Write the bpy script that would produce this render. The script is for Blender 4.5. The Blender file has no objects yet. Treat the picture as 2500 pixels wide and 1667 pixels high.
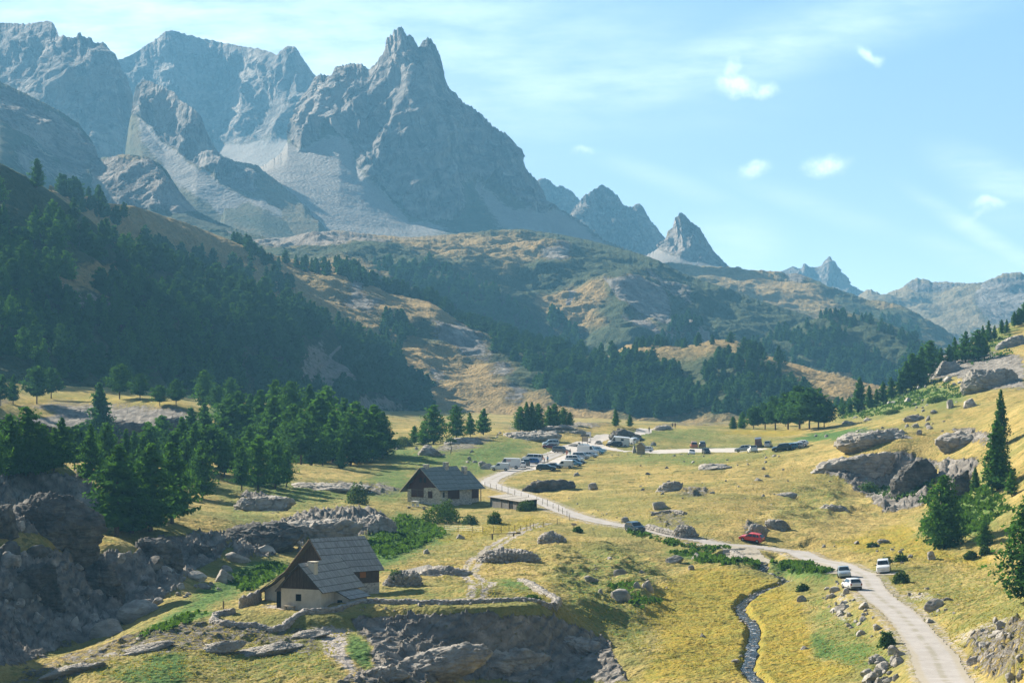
import bpy, bmesh, math, random
import numpy as np
from mathutils import Vector, Matrix
random.seed(7)
RNG = np.random.default_rng(11)
SC = bpy.context.scene
COL = SC.collection
R = math.radians

# ------------------------------------------------------------------ camera
F, CX, CY = 7290.0, 1250.0, 833.5          # focal length and centre in photograph pixels (2500 x 1667)
PITCH, CAMZ = math.atan(54.5 / 7290.0), 35.0
cam_d = bpy.data.cameras.new('camera')
cam = bpy.data.objects.new('camera', cam_d)
COL.objects.link(cam)
cam.location = (0, 0, CAMZ)
cam.rotation_euler = (R(90) - PITCH, 0, 0)
cam_d.sensor_width = 36.0
cam_d.lens = F * 36.0 / 2500.0
cam_d.clip_start, cam_d.clip_end = 1.0, 40000.0
SC.camera = cam

# ------------------------------------------------------------------ light
SUN_AZ, SUN_EL = R(-44), R(28)             # azimuth from +Y towards +X
SDIR = Vector((math.sin(SUN_AZ) * math.cos(SUN_EL), math.cos(SUN_AZ) * math.cos(SUN_EL), math.sin(SUN_EL)))
sun_d = bpy.data.lights.new('sun', 'SUN')
sun_d.energy, sun_d.angle, sun_d.color = 5.0, R(0.53), (1.0, 0.91, 0.76)
sun = bpy.data.objects.new('sun', sun_d)
COL.objects.link(sun)
sun.rotation_euler = SDIR.to_track_quat('Z', 'Y').to_euler()
SC.view_settings.view_transform = 'Standard'
SC.view_settings.look = 'None'
SC.view_settings.exposure = 1.62
SC.view_settings.gamma = 1.0
SC.cycles.use_denoising = True
try:
    SC.cycles.denoiser = 'OPENIMAGEDENOISE'
    SC.cycles.denoising_input_passes = 'RGB_ALBEDO_NORMAL'
except Exception:
    pass
SC.cycles.max_bounces = 5
SC.cycles.transparent_max_bounces = 16
SC.cycles.volume_bounces = 0
SC.cycles.sample_clamp_indirect = 4.0

def ray_dir(px, py):
    u = (px - CX) / F
    v = -(py - CY) / F
    c, s = math.cos(PITCH), math.sin(PITCH)
    dy = c + v * s
    return u / dy, (-s + v * c) / dy        # x and z per metre of depth

def P(px, py, d):
    a, b = ray_dir(px, py)
    return Vector((a * d, d, CAMZ + b * d))

def depth_for_z(py, z):
    a, b = ray_dir(1250, py)
    return (z - CAMZ) / b

def proj(x, y, z):
    c, s = math.cos(PITCH), math.sin(PITCH)
    zz = z - CAMZ
    f = y * c - zz * s
    up = y * s + zz * c
    return CX + F * x / f, CY - F * up / f

# ------------------------------------------------------------------ sky
def build_world():
    w = bpy.data.worlds.new('World')
    SC.world = w
    w.use_nodes = True
    nt = w.node_tree
    nt.nodes.clear()
    N = nt.nodes.new
    L = nt.links.new
    def math_(op, a, b=None, c=None):
        n = N('ShaderNodeMath'); n.operation = op
        for i, v in enumerate((a, b, c)):
            if v is None: continue
            if isinstance(v, (int, float)): n.inputs[i].default_value = v
            else: L(v, n.inputs[i])
        return n.outputs[0]
    sky = N('ShaderNodeTexSky'); sky.sky_type = 'NISHITA'; sky.sun_disc = False
    sky.sun_elevation, sky.sun_rotation = SUN_EL, SUN_AZ
    sky.altitude, sky.air_density, sky.dust_density, sky.ozone_density = 1900, 1.0, 1.2, 1.6
    tc = N('ShaderNodeTexCoord')
    sep = N('ShaderNodeSeparateXYZ'); L(tc.outputs['Generated'], sep.inputs[0])
    X, Y, Z = sep.outputs
    up = N('ShaderNodeCombineXYZ'); L(X, up.inputs[0]); L(Y, up.inputs[1]); L(math_('MULTIPLY_ADD', math_('MAXIMUM', Z, 0.0), 3.6, .06), up.inputs[2])
    upn = N('ShaderNodeVectorMath'); upn.operation = 'NORMALIZE'; L(up.outputs[0], upn.inputs[0]); L(upn.outputs[0], sky.inputs[0])
    ysafe = math_('MAXIMUM', Y, 0.05)
    ax = math_('DIVIDE', X, ysafe)          # horizontal and vertical tangents of the viewing azimuth (world north = +Y)
    az = math_('DIVIDE', Z, ysafe)
    comb = N('ShaderNodeCombineXYZ'); L(ax, comb.inputs[0]); L(az, comb.inputs[1])
    P2 = comb.outputs[0]
    def noise_(scale, detail, rough, vec=P2, stretch=None, rot=0, off=(0, 0, 0)):
        n = N('ShaderNodeTexNoise'); n.inputs['Scale'].default_value = scale
        n.inputs['Detail'].default_value = detail; n.inputs['Roughness'].default_value = rough
        mp = N('ShaderNodeMapping'); L(vec, mp.inputs[0])
        mp.inputs['Rotation'].default_value = (0, 0, rot); mp.inputs['Location'].default_value = off
        if stretch: mp.inputs['Scale'].default_value = stretch
        L(mp.outputs[0], n.inputs['Vector'])
        return n.outputs[0]
    warp = N('ShaderNodeTexNoise'); warp.inputs['Scale'].default_value = 78; warp.inputs['Detail'].default_value = 5
    L(P2, warp.inputs['Vector'])
    vs = N('ShaderNodeVectorMath'); vs.operation = 'SUBTRACT'; L(warp.outputs['Color'], vs.inputs[0]); vs.inputs[1].default_value = (.5, .5, .5)
    vm = N('ShaderNodeVectorMath'); vm.operation = 'SCALE'; L(vs.outputs[0], vm.inputs[0]); vm.inputs['Scale'].default_value = 0.010
    va = N('ShaderNodeVectorMath'); va.operation = 'ADD'; L(P2, va.inputs[0]); L(vm.outputs[0], va.inputs[1])
    PW = va.outputs[0]
    def blob(px, py, rx, ry, ang, soft, vec=PW):
        a, b = ray_dir(px, py)
        mp = N('ShaderNodeMapping'); mp.vector_type = 'TEXTURE'; L(vec, mp.inputs[0])
        mp.inputs['Location'].default_value = (a, b, 0)
        mp.inputs['Rotation'].default_value = (0, 0, R(ang))
        mp.inputs['Scale'].default_value = (rx * (.82 if vec is PW else 1) / F, ry * (.82 if vec is PW else 1) / F, 1)
        ln = N('ShaderNodeVectorMath'); ln.operation = 'LENGTH'; L(mp.outputs[0], ln.inputs[0])
        mr = N('ShaderNodeMapRange'); mr.interpolation_type = 'SMOOTHSTEP'
        L(ln.outputs['Value'], mr.inputs[0])
        mr.inputs[1].default_value = 1 + soft; mr.inputs[2].default_value = max(0.0, 1 - soft)
        mr.inputs[3].default_value = 0; mr.inputs[4].default_value = 1
        return mr.outputs[0]
    fine = noise_(210, 6, 0.6)
    def add(a, b): return math_('MAXIMUM', a, b)
    puffs = None
    for (px, py, rx, ry, ang, amp) in [(1788, 175, 26, 14, 60, .8), (1800, 208, 45, 26, -15, 1.0), (1868, 222, 30, 20, 15, .9),
                                       (1835, 230, 60, 12, 0, .5), (2125, 140, 34, 10, -35, .75), (2150, 155, 14, 12, 0, .6), (2018, 408, 50, 27, -4, 1.1), (1995, 420, 30, 16, 0, .8),
                                       (1838, 420, 34, 18, 12, .95), (1425, 366, 24, 9, 8, .55), (2412, 497, 38, 12, 0, .6), (2390, 520, 50, 10, 20, .35)]:
        b = math_('MULTIPLY', blob(px, py, rx, ry, ang, 0.85), amp)
        puffs = b if puffs is None else add(puffs, b)
    fr = N('ShaderNodeMapRange'); L(fine, fr.inputs[0]); fr.inputs[1].default_value = .28; fr.inputs[2].default_value = .62; fr.inputs[3].default_value = .12; fr.inputs[4].default_value = 1.15
    puffs = math_('MULTIPLY', puffs, fr.outputs[0])
    wisp = noise_(27, 7, .62, P2, (1.0, 4.5, 1), R(-14), (3.1, 0, 0))
    wr = N('ShaderNodeMapRange'); L(wisp, wr.inputs[0]); wr.inputs[1].default_value = .36; wr.inputs[2].default_value = .70
    cir = None
    for (px, py, rx, ry, ang, amp) in [(1830, 130, 520, 62, 15.5, .62), (1330, 215, 420, 62, 5, .62), (2050, 45, 220, 40, 25, .45),
                                       (2440, 440, 130, 40, -22, .55), (2420, 590, 160, 20, -32, .65), (2460, 470, 90, 60, -10, .3), (2400, 640, 130, 26, -18, .35),
                                       (1980, 500, 170, 24, -18, .25), (1600, 430, 200, 22, -20, .22), (1790, 590, 90, 60, 0, .35), (420, 80, 900, 190, -4, .95), (100, 60, 500, 160, 0, .85)]:
        b = math_('MULTIPLY', blob(px, py, rx, ry, ang, 1.0, P2), amp)
        cir = b if cir is None else add(cir, b)
    cir = math_('MULTIPLY', cir, math_('MULTIPLY_ADD', wr.outputs[0], .75, .25))
    tot = math_('MINIMUM', math_('ADD', math_('MULTIPLY', puffs, .9), cir), .95)
    front = math_('GREATER_THAN', Y, 0.05)
    tot = math_('MULTIPLY', tot, front)
    hs = N('ShaderNodeHueSaturation'); L(sky.outputs[0], hs.inputs['Color']); hs.inputs['Saturation'].default_value = .60
    tint = N('ShaderNodeMix'); tint.data_type = 'RGBA'; tint.blend_type = 'MULTIPLY'; tint.inputs[0].default_value = 1.0
    L(hs.outputs[0], tint.inputs[6]); tint.inputs[7].default_value = (0.93, 1.01, 1.04, 1)
    mx = N('ShaderNodeMix'); mx.data_type = 'RGBA'; L(tot, mx.inputs[0]); L(tint.outputs[2], mx.inputs[6])
    mx.inputs[7].default_value = (9.8, 10.4, 10.8, 1)
    bg = N('ShaderNodeBackground'); L(mx.outputs[2], bg.inputs[0]); bg.inputs[1].default_value = 0.056
    out = N('ShaderNodeOutputWorld'); L(bg.outputs[0], out.inputs[0])
build_world()

# ------------------------------------------------------------------ numpy noise
def _hash(ix, iy, iz, seed):
    h = (ix.astype(np.uint32) * np.uint32(374761393) + iy.astype(np.uint32) * np.uint32(668265263)
         + iz.astype(np.uint32) * np.uint32(2147483647 & 0x27d4eb2d) + np.uint32((seed * 3266489917) & 0xffffffff))
    h = (h ^ (h >> np.uint32(13))) * np.uint32(1274126177)
    return h ^ (h >> np.uint32(16))

_G = np.array([[1, 1, 0], [-1, 1, 0], [1, -1, 0], [-1, -1, 0], [1, 0, 1], [-1, 0, 1], [1, 0, -1], [-1, 0, -1],
               [0, 1, 1], [0, -1, 1], [0, 1, -1], [0, -1, -1], [1, 1, 0], [-1, 1, 0], [0, -1, 1], [0, -1, -1]], np.float32)

def pnoise(x, y, z=None, seed=0):
    x = np.asarray(x, np.float32); y = np.asarray(y, np.float32)
    z = np.zeros_like(x) if z is None else np.asarray(z, np.float32)
    xi, yi, zi = np.floor(x), np.floor(y), np.floor(z)
    fx, fy, fz = x - xi, y - yi, z - zi
    xi, yi, zi = xi.astype(np.int64), yi.astype(np.int64), zi.astype(np.int64)
    u = fx * fx * fx * (fx * (fx * 6 - 15) + 10)
    v = fy * fy * fy * (fy * (fy * 6 - 15) + 10)
    w = fz * fz * fz * (fz * (fz * 6 - 15) + 10)
    res = 0
    for dz in (0, 1):
        wz = w if dz else 1 - w
        for dy in (0, 1):
            wy = v if dy else 1 - v
            for dx in (0, 1):
                wx = u if dx else 1 - u
                g = _G[(_hash(xi + dx, yi + dy, zi + dz, seed) & np.uint32(15)).astype(np.int32)]
                res = res + wx * wy * wz * (g[..., 0] * (fx - dx) + g[..., 1] * (fy - dy) + g[..., 2] * (fz - dz))
    return res

def fbm(x, y, z=None, oct=5, seed=0, gain=.5, lac=2.03):
    s, a = 0, 1.0
    for i in range(oct):
        f = lac ** i
        s = s + a * pnoise(x * f + 17.3 * i, y * f - 9.1 * i, None if z is None else z * f + 4.7 * i, seed + i)
        a *= gain
    return s

def ridged(x, y, z=None, oct=5, seed=0, gain=.5, lac=2.1):
    s, a, wgt = 0, 1.0, 1.0
    for i in range(oct):
        f = lac ** i
        n = 1 - np.abs(pnoise(x * f + 7.9 * i, y * f + 3.3 * i, None if z is None else z * f - 2.9 * i, seed + i)) * 1.6
        n = np.clip(n, 0, 1) ** 2 * wgt
        wgt = np.clip(n * 1.6, 0, 1)
        s = s + a * n
        a *= gain
    return s

def worley(x, y, z, seed=0):
    """distance to the nearest and second nearest feature point, and a random value of the nearest cell"""
    x = np.asarray(x, np.float32); y = np.asarray(y, np.float32); z = np.asarray(z, np.float32)
    xi, yi, zi = [np.floor(a).astype(np.int64) for a in (x, y, z)]
    f1 = np.full(x.shape, 9.0, np.float32); f2 = f1.copy(); idv = np.zeros_like(f1)
    for dx in (-1, 0, 1):
        for dy in (-1, 0, 1):
            for dz in (-1, 0, 1):
                h = _hash(xi + dx, yi + dy, zi + dz, seed)
                jx = (h & np.uint32(1023)).astype(np.float32) / 1023
                jy = ((h >> np.uint32(10)) & np.uint32(1023)).astype(np.float32) / 1023
                jz = ((h >> np.uint32(20)) & np.uint32(1023)).astype(np.float32) / 1023
                d = np.sqrt((xi + dx + jx - x) ** 2 + (yi + dy + jy - y) ** 2 + (zi + dz + jz - z) ** 2)
                m = d < f1
                f2 = np.where(m, f1, np.minimum(f2, d))
                idv = np.where(m, jx, idv)
                f1 = np.where(m, d, f1)
    return f1, f2, idv

def sstep(a, b, x):
    t = np.clip((x - a) / (b - a), 0, 1)
    return t * t * (3 - 2 * t)

# ------------------------------------------------------------------ object helpers
def tag(o, label=None, cat=None, group=None, kind=None):
    if label: o['label'] = label
    if cat: o['category'] = cat
    if group: o['group'] = group
    if kind: o['kind'] = kind
    elif cat: o['kind'] = 'thing'
    return o

def mesh_np(name, verts, faces, mats=(), smooth=True, attr=None, mat_idx=None):
    """mesh from numpy arrays (faces: n x 3 or n x 4)"""
    me = bpy.data.meshes.new(name)
    verts = np.ascontiguousarray(verts, np.float32); faces = np.ascontiguousarray(faces, np.int32)
    n, k = faces.shape
    me.vertices.add(len(verts)); me.vertices.foreach_set('co', verts.ravel())
    me.loops.add(n * k); me.loops.foreach_set('vertex_index', faces.ravel())
    me.polygons.add(n)
    me.polygons.foreach_set('loop_start', np.arange(0, n * k, k, dtype=np.int32))
    if smooth: me.polygons.foreach_set('use_smooth', np.ones(n, bool))
    if mat_idx is not None: me.polygons.foreach_set('material_index', np.ascontiguousarray(mat_idx, np.int32))
    for m in mats: me.materials.append(m)
    if attr is not None:
        for an, arr in attr.items():
            if arr.ndim == 2:
                a = me.attributes.new(an, 'FLOAT_COLOR', 'POINT')
                a.data.foreach_set('color', np.ascontiguousarray(arr, np.float32).ravel())
            else:
                a = me.attributes.new(an, 'FLOAT', 'POINT')
                a.data.foreach_set('value', np.ascontiguousarray(arr, np.float32).ravel())
    me.update(calc_edges=True)
    return me

def link(name, me, parent=None, loc=None):
    o = bpy.data.objects.new(name, me)
    COL.objects.link(o)
    if parent is not None: o.parent = parent
    if loc is not None: o.location = loc
    return o

def empty(name, loc=(0, 0, 0), rz=0):
    o = bpy.data.objects.new(name, None)
    o.empty_display_size = 0.3
    COL.objects.link(o)
    o.location = loc; o.rotation_euler = (0, 0, rz)
    return o

def grid_faces(nr, nc):
    a = np.arange(nr * nc, dtype=np.int32).reshape(nr, nc)
    return np.stack([a[:-1, :-1], a[1:, :-1], a[1:, 1:], a[:-1, 1:]], -1).reshape(-1, 4)

def in_poly(px, py, poly):
    poly = np.asarray(poly, np.float32)
    ins = np.zeros(px.shape, bool)
    x1, y1 = poly[-1]
    for x2, y2 in poly:
        c = ((y2 > py) != (y1 > py))
        with np.errstate(divide='ignore', invalid='ignore'):
            xc = (x1 - x2) * (py - y2) / (y1 - y2 + 1e-9) + x2
        ins ^= c & (px < xc)
        x1, y1 = x2, y2
    return ins

def poly_dist(x, y, pts):
    """distance to a polyline and the arc length parameter of the nearest point"""
    best = np.full(x.shape, 1e9, np.float32); par = np.zeros(x.shape, np.float32)
    s = 0.0
    for (x1, y1), (x2, y2) in zip(pts[:-1], pts[1:]):
        dx, dy = x2 - x1, y2 - y1
        l2 = dx * dx + dy * dy + 1e-9
        t = np.clip(((x - x1) * dx + (y - y1) * dy) / l2, 0, 1)
        d = np.hypot(x - x1 - t * dx, y - y1 - t * dy)
        m = d < best
        best = np.where(m, d, best); par = np.where(m, s + t * math.sqrt(l2), par)
        s += math.sqrt(l2)
    return best, par
# ------------------------------------------------------------------ materials
class NB:
    """small node-building helper"""
    def __init__(s, name):
        s.m = bpy.data.materials.new(name); s.m.use_nodes = True
        s.nt = s.m.node_tree; s.nt.nodes.clear()
        s.out = s.N('ShaderNodeOutputMaterial')
    def N(s, t, **kw):
        n = s.nt.nodes.new(t)
        for k, v in kw.items(): setattr(n, k, v)
        return n
    def L(s, a, b): s.nt.links.new(a, b)
    def setin(s, sock, v):
        if hasattr(v, 'node'): s.L(v, sock)
        else:
            if isinstance(v, tuple) and len(v) == 3 and sock.type == 'RGBA': v = (*v, 1)
            sock.default_value = v
    def math(s, op, a, b=0.0, c=0.0, clamp=False):
        n = s.N('ShaderNodeMath', operation=op); n.use_clamp = clamp
        for i, v in enumerate((a, b, c)): s.setin(n.inputs[i], v)
        return n.outputs[0]
    def mix(s, f, a, b, blend='MIX'):
        n = s.N('ShaderNodeMix', data_type='RGBA', blend_type=blend)
        s.setin(n.inputs[0], f); s.setin(n.inputs[6], a); s.setin(n.inputs[7], b)
        return n.outputs[2]
    def rng(s, v, a, b, c=0.0, d=1.0, smooth=True):
        n = s.N('ShaderNodeMapRange'); n.interpolation_type = 'SMOOTHSTEP' if smooth else 'LINEAR'
        s.setin(n.inputs[0], v)
        for i, k in enumerate((a, b, c, d)): n.inputs[i + 1].default_value = k
        return n.outputs[0]
    def coord(s, kind='Object', scale=(1, 1, 1), rot=(0, 0, 0), loc=(0, 0, 0)):
        tc = s.N('ShaderNodeTexCoord'); mp = s.N('ShaderNodeMapping')
        s.L(tc.outputs[kind], mp.inputs[0])
        mp.inputs['Scale'].default_value = scale; mp.inputs['Rotation'].default_value = rot; mp.inputs['Location'].default_value = loc
        return mp.outputs[0]
    def noise(s, vec, scale, detail=4.0, rough=.55, dist=0.0, out=0):
        n = s.N('ShaderNodeTexNoise'); s.L(vec, n.inputs['Vector'])
        n.inputs['Scale'].default_value = scale; n.inputs['Detail'].default_value = detail
        n.inputs['Roughness'].default_value = rough; n.inputs['Distortion'].default_value = dist
        return n.outputs[out]
    def voro(s, vec, scale, feature='F1', out=0, rand=1.0):
        n = s.N('ShaderNodeTexVoronoi', feature=feature); s.L(vec, n.inputs['Vector'])
        n.inputs['Scale'].default_value = scale; n.inputs['Randomness'].default_value = rand
        return n.outputs[out]
    def wave(s, vec, scale, dist=2.0, detail=3.0, dscale=1.5, direction='Z'):
        n = s.N('ShaderNodeTexWave', bands_direction=direction); s.L(vec, n.inputs['Vector'])
        n.inputs['Scale'].default_value = scale; n.inputs['Distortion'].default_value = dist
        n.inputs['Detail'].default_value = detail; n.inputs['Detail Scale'].default_value = dscale
        return n.outputs[1]
    def bump(s, h, strength=.5, dist=1.0, normal=None):
        n = s.N('ShaderNodeBump'); s.setin(n.inputs['Height'], h)
        n.inputs['Strength'].default_value = strength; n.inputs['Distance'].default_value = dist
        if normal is not None: s.L(normal, n.inputs['Normal'])
        return n.outputs[0]
    def ramp(s, v, stops):
        n = s.N('ShaderNodeValToRGB'); s.L(v, n.inputs[0]); e = n.color_ramp.elements
        while len(e) > len(stops): e.remove(e[-1])
        while len(e) < len(stops): e.new(.5)
        for el, (p, c) in zip(e, stops): el.position = p; el.color = (*c, 1)
        return n.outputs[0]
    def finish(s, col, rough=.9, normal=None, spec=.15, metal=0.0, **kw):
        b = s.N('ShaderNodeBsdfPrincipled')
        s.setin(b.inputs['Base Color'], col); s.setin(b.inputs['Roughness'], rough)
        b.inputs['Specular IOR Level'].default_value = spec; b.inputs['Metallic'].default_value = metal
        for k, v in kw.items(): s.setin(b.inputs[k.replace('_', ' ')], v)
        if normal is not None: s.L(normal, b.inputs['Normal'])
        s.L(b.outputs[0], s.out.inputs[0])
        return s.m

STRAW, STRAW2, OLIVE = (.44, .325, .115), (.335, .245, .075), (.15, .162, .042)
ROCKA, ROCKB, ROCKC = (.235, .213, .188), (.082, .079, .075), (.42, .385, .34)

def terrain_mat(name, s, rock_rot=(0, 0, 0), far=False, rocks=(ROCKA, ROCKB, ROCKC), straw=(STRAW, STRAW2, OLIVE), lush=((.05, .115, .022), (.105, .185, .035)),
                gold=((.335, .23, .03), (.23, .215, .03)), dirt=((.40, .36, .335), (.27, .24, .215)), bump_d=1.0, streak=0.0):
    """ground with four painted covers (rock, lush green, gold, bare stones); s = size of one mottle in metres"""
    b = NB(name)
    v = b.coord('Object')
    at = b.N('ShaderNodeAttribute', attribute_name='cover')
    sep = b.N('ShaderNodeSeparateColor'); b.L(at.outputs['Color'], sep.inputs[0])
    rock, green, goldm = sep.outputs[0], sep.outputs[1], sep.outputs[2]
    dirtm = at.outputs['Alpha']
    n1 = b.noise(v, .09 / s, 5, .6)
    n2 = b.noise(v, .55 / s, 5, .62)
    n3 = b.noise(v, 3.2 / s, 3, .65)
    n4 = b.noise(v, 1.3 / s, 6, .7, .4)
    tuft = b.voro(v, 1.9 / s, 'F1')
    n0 = b.noise(v, .028 / s, 4, .6)
    c = b.mix(b.rng(n1, .38, .62), straw[0], straw[1])
    c = b.mix(b.math('MULTIPLY', b.rng(n0, .44, .64), .75), c, straw[2])
    c = b.mix(b.math('MULTIPLY', b.rng(n2, .46, .66), .75), c, straw[2])
    c = b.mix(b.math('MULTIPLY', b.rng(n3, .40, .72), .5), c, tuple(k * .5 for k in straw[2]))
    c = b.mix(b.math('MULTIPLY', b.math('MULTIPLY', green, 1.3, clamp=True), b.rng(n2, .25, .6)), c, straw[2])
    nh = b.noise(v, .30 / s, 5, .7, .5)
    heath = b.math('MULTIPLY', b.rng(nh, .565, .63), b.rng(n1, .40, .56))
    c = b.mix(b.math('MULTIPLY', heath, .75), c, tuple(k * .5 for k in straw[2]))
    soil = b.math('MULTIPLY', b.rng(b.noise(v, .7 / s, 5, .7, .3), .65, .71), .5)
    c = b.mix(soil, c, tuple(k * .8 for k in dirt[1]))
    g = b.mix(b.rng(n2, .35, .68), lush[0], lush[1])
    g = b.mix(b.math('MULTIPLY', b.rng(n3, .45, .7), .6), g, tuple(k * .45 for k in lush[0]))
    def edge(m, k=.34):        # broken, natural edge of a painted cover
        q = b.math('ADD', m, b.math('MULTIPLY', b.math('SUBTRACT', n4, .5), 1.9))
        return b.rng(q, .5 - k / 2, .5 + k / 2)
    c = b.mix(edge(green, .5), c, g)
    gg = b.mix(b.rng(n2, .35, .7), gold[0], gold[1])
    gg = b.mix(b.math('MULTIPLY', b.rng(n3, .42, .72), .6), gg, straw[2])
    gg = b.mix(b.math('MULTIPLY', b.rng(n1, .45, .62), .25), gg, straw[2])
    c = b.mix(edge(goldm, .6), c, gg)
    d = b.mix(b.rng(n3, .35, .7), dirt[0], dirt[1])
    d = b.mix(b.math('MULTIPLY', b.rng(n1, .4, .7), .35), d, tuple(k * .7 for k in dirt[1]))
    c = b.mix(edge(dirtm, .35), c, d)
    # rock
    vr = b.coord('Object', rot=rock_rot)
    strata = b.wave(vr, .16 / s, 6, 5, 1.0, 'Z')
    rn = b.noise(vr, .35 / s, 9, .68)
    rf = b.noise(vr, 2.2 / s, 5, .7)
    crack = b.voro(vr, .30 / s, 'DISTANCE_TO_EDGE')
    crk = b.rng(crack, .0, .06)
    rc = b.ramp(rn, [(.30, rocks[1]), (.52, rocks[0]), (.72, rocks[2])])
    rc = b.mix(b.math('MULTIPLY', strata, .35), rc, rocks[1])
    rc = b.mix(b.math('MULTIPLY', b.rng(rf, .5, .72), .45), rc, tuple(k * .6 for k in rocks[1]))
    if streak:                 # fissures and water stains that run down the walls
        sm = b.N('ShaderNodeMapping'); b.L(vr, sm.inputs[0]); sm.inputs['Scale'].default_value = (1, .35, .13)
        s1 = b.noise(sm.outputs[0], .55 / s, 7, .7, .4); s2 = b.noise(sm.outputs[0], .16 / s, 5, .6, .3)
        rc = b.mix(b.math('MULTIPLY', b.rng(s1, .50, .62), streak), rc, tuple(k * .7 for k in rocks[1]))
        rc = b.mix(b.math('MULTIPLY', b.rng(s2, .52, .62), streak * .7), rc, rocks[2])
        rn = b.math('ADD', rn, b.math('MULTIPLY', s1, -1.1))
    rm = edge(rock, .22)
    c = b.mix(rm, c, rc)
    hgrass = b.math('ADD', b.math('MULTIPLY', n3, .5), b.math('MULTIPLY', tuft, -.35))
    hrock = b.math('ADD', b.math('MULTIPLY', rn, 1.1), b.math('ADD', b.math('MULTIPLY', strata, .25), b.math('MULTIPLY', crk, .25)))
    if streak: hgrass = b.math('MULTIPLY', hgrass, .3)
    hm = b.N('ShaderNodeMix', data_type='FLOAT'); b.L(rm, hm.inputs[0]); b.L(hgrass, hm.inputs[2]); b.L(hrock, hm.inputs[3])
    nrm = b.bump(hm.outputs[0], .8, bump_d * s)
    return b.finish(c, .95, nrm, .08)

M = {}
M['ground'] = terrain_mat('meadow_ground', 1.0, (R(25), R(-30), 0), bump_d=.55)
M['hill'] = terrain_mat('hill_ground', 3.8, (R(15), R(-20), 0), straw=((.30, .205, .085), (.22, .15, .06), (.085, .09, .038)),
                        lush=((.035, .055, .022), (.06, .075, .03)), gold=((.34, .235, .10), (.26, .175, .07)),
                        dirt=((.27, .235, .20), (.18, .155, .135)), bump_d=.8)
M['mountain'] = terrain_mat('mountain_rock', 9.0, (R(10), R(12), 0), rocks=((.21, .19, .172), (.075, .07, .068), (.36, .32, .28)),
                            straw=((.17, .135, .08), (.12, .10, .06), (.075, .08, .045)), lush=((.04, .055, .03), (.06, .07, .038)),
                            gold=((.27, .21, .13), (.22, .165, .09)), dirt=((.275, .255, .235), (.20, .19, .18)), bump_d=1.3, streak=.85)

def gravel_mat(name, c1, c2, c3, ruts=False):
    b = NB(name); v = b.coord('Object')
    n1 = b.noise(v, .35, 5, .6); n2 = b.noise(v, 9, 4, .7); n3 = b.noise(v, 1.6, 5, .65)
    c = b.mix(b.rng(n1, .35, .65), c1, c2)
    c = b.mix(b.math('MULTIPLY', b.rng(n3, .5, .72), .5), c, c3)
    c = b.mix(b.math('MULTIPLY', b.rng(n2, .52, .75), .45), c, c3)
    if ruts:                    # two pale wheel tracks, a greener crown and dusty edges
        at = b.N('ShaderNodeAttribute', attribute_name='off'); o = b.math('ADD', at.outputs['Fac'], b.math('MULTIPLY', b.math('SUBTRACT', n3, .5), .8))
        crown = b.math('MULTIPLY', b.math('SUBTRACT', 1.0, b.rng(o, .10, .55)), b.rng(n1, .35, .6))
        c = b.mix(b.math('MULTIPLY', crown, .55), c, (.22, .20, .13))
        c = b.mix(b.math('MULTIPLY', b.rng(o, 1.45, 2.0), .6), c, (.33, .285, .20))
    return b.finish(c, .95, b.bump(b.math('ADD', n2, n3), .5, .06), .08)
M['road'] = gravel_mat('lane_gravel', (.39, .365, .35), (.34, .318, .30), (.24, .222, .205), True)
M['gravel'] = gravel_mat('park_gravel', (.50, .465, .43), (.43, .395, .36), (.29, .26, .225))

def water_mat():
    b = NB('brook_water'); v = b.coord('Object')
    n = b.noise(v, 2.6, 4, .6, 1.2); n2 = b.noise(v, 1.3, 5, .7, .6)
    foam = b.rng(n2, .56, .66)
    c = b.mix(foam, (.02, .02, .02), (.55, .58, .62))
    return b.finish(c, b.math('ADD', b.math('MULTIPLY', foam, .5), .08), b.bump(n, .9, .2), .15, IOR=1.13)
M['water'] = water_mat()

def foliage_mat(name, c1, c2, c3, trans=.3, nscale=1.2):
    b = NB(name); v = b.coord('Object')
    oi = b.N('ShaderNodeObjectInfo')
    n = b.noise(v, nscale, 3, .6)
    c = b.mix(b.rng(n, .36, .66), c1, c2)
    c = b.mix(b.math('MULTIPLY', b.rng(oi.outputs['Random'], .1, 1.0, smooth=False), .8), c, c3)
    d = b.N('ShaderNodeBsdfDiffuse'); b.L(c, d.inputs[0])
    t = b.N('ShaderNodeBsdfTranslucent')
    b.L(b.mix(1.0, c, (1.25, 1.35, .55), 'MULTIPLY'), t.inputs[0])
    m = b.N('ShaderNodeMixShader'); m.inputs[0].default_value = trans
    b.L(d.outputs[0], m.inputs[1]); b.L(t.outputs[0], m.inputs[2]); b.L(m.outputs[0], b.out.inputs[0])
    return b.m
M['larch'] = foliage_mat('larch_needles', (.048, .120, .028), (.085, .180, .036), (.040, .095, .026), .36)
M['pine'] = foliage_mat('pine_needles', (.038, .094, .030), (.062, .135, .036), (.036, .085, .028), .32)
M['forest'] = foliage_mat('forest_needles', (.036, .090, .028), (.066, .138, .036), (.04, .09, .03), .25, .16)
M['shrub'] = foliage_mat('shrub_leaves', (.040, .085, .020), (.075, .135, .030), (.06, .09, .03), .3, 2.0)
M['willow'] = foliage_mat('willow_leaves', (.065, .11, .055), (.11, .16, .075), (.085, .12, .06), .3, 2.0)
M['weed'] = foliage_mat('weed_leaves', (.042, .088, .022), (.075, .135, .032), (.06, .11, .028), .35, 1.0)
M['tuft'] = foliage_mat('grass_blades', (.42, .32, .125), (.33, .27, .09), (.24, .225, .065), .3, .25)

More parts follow.
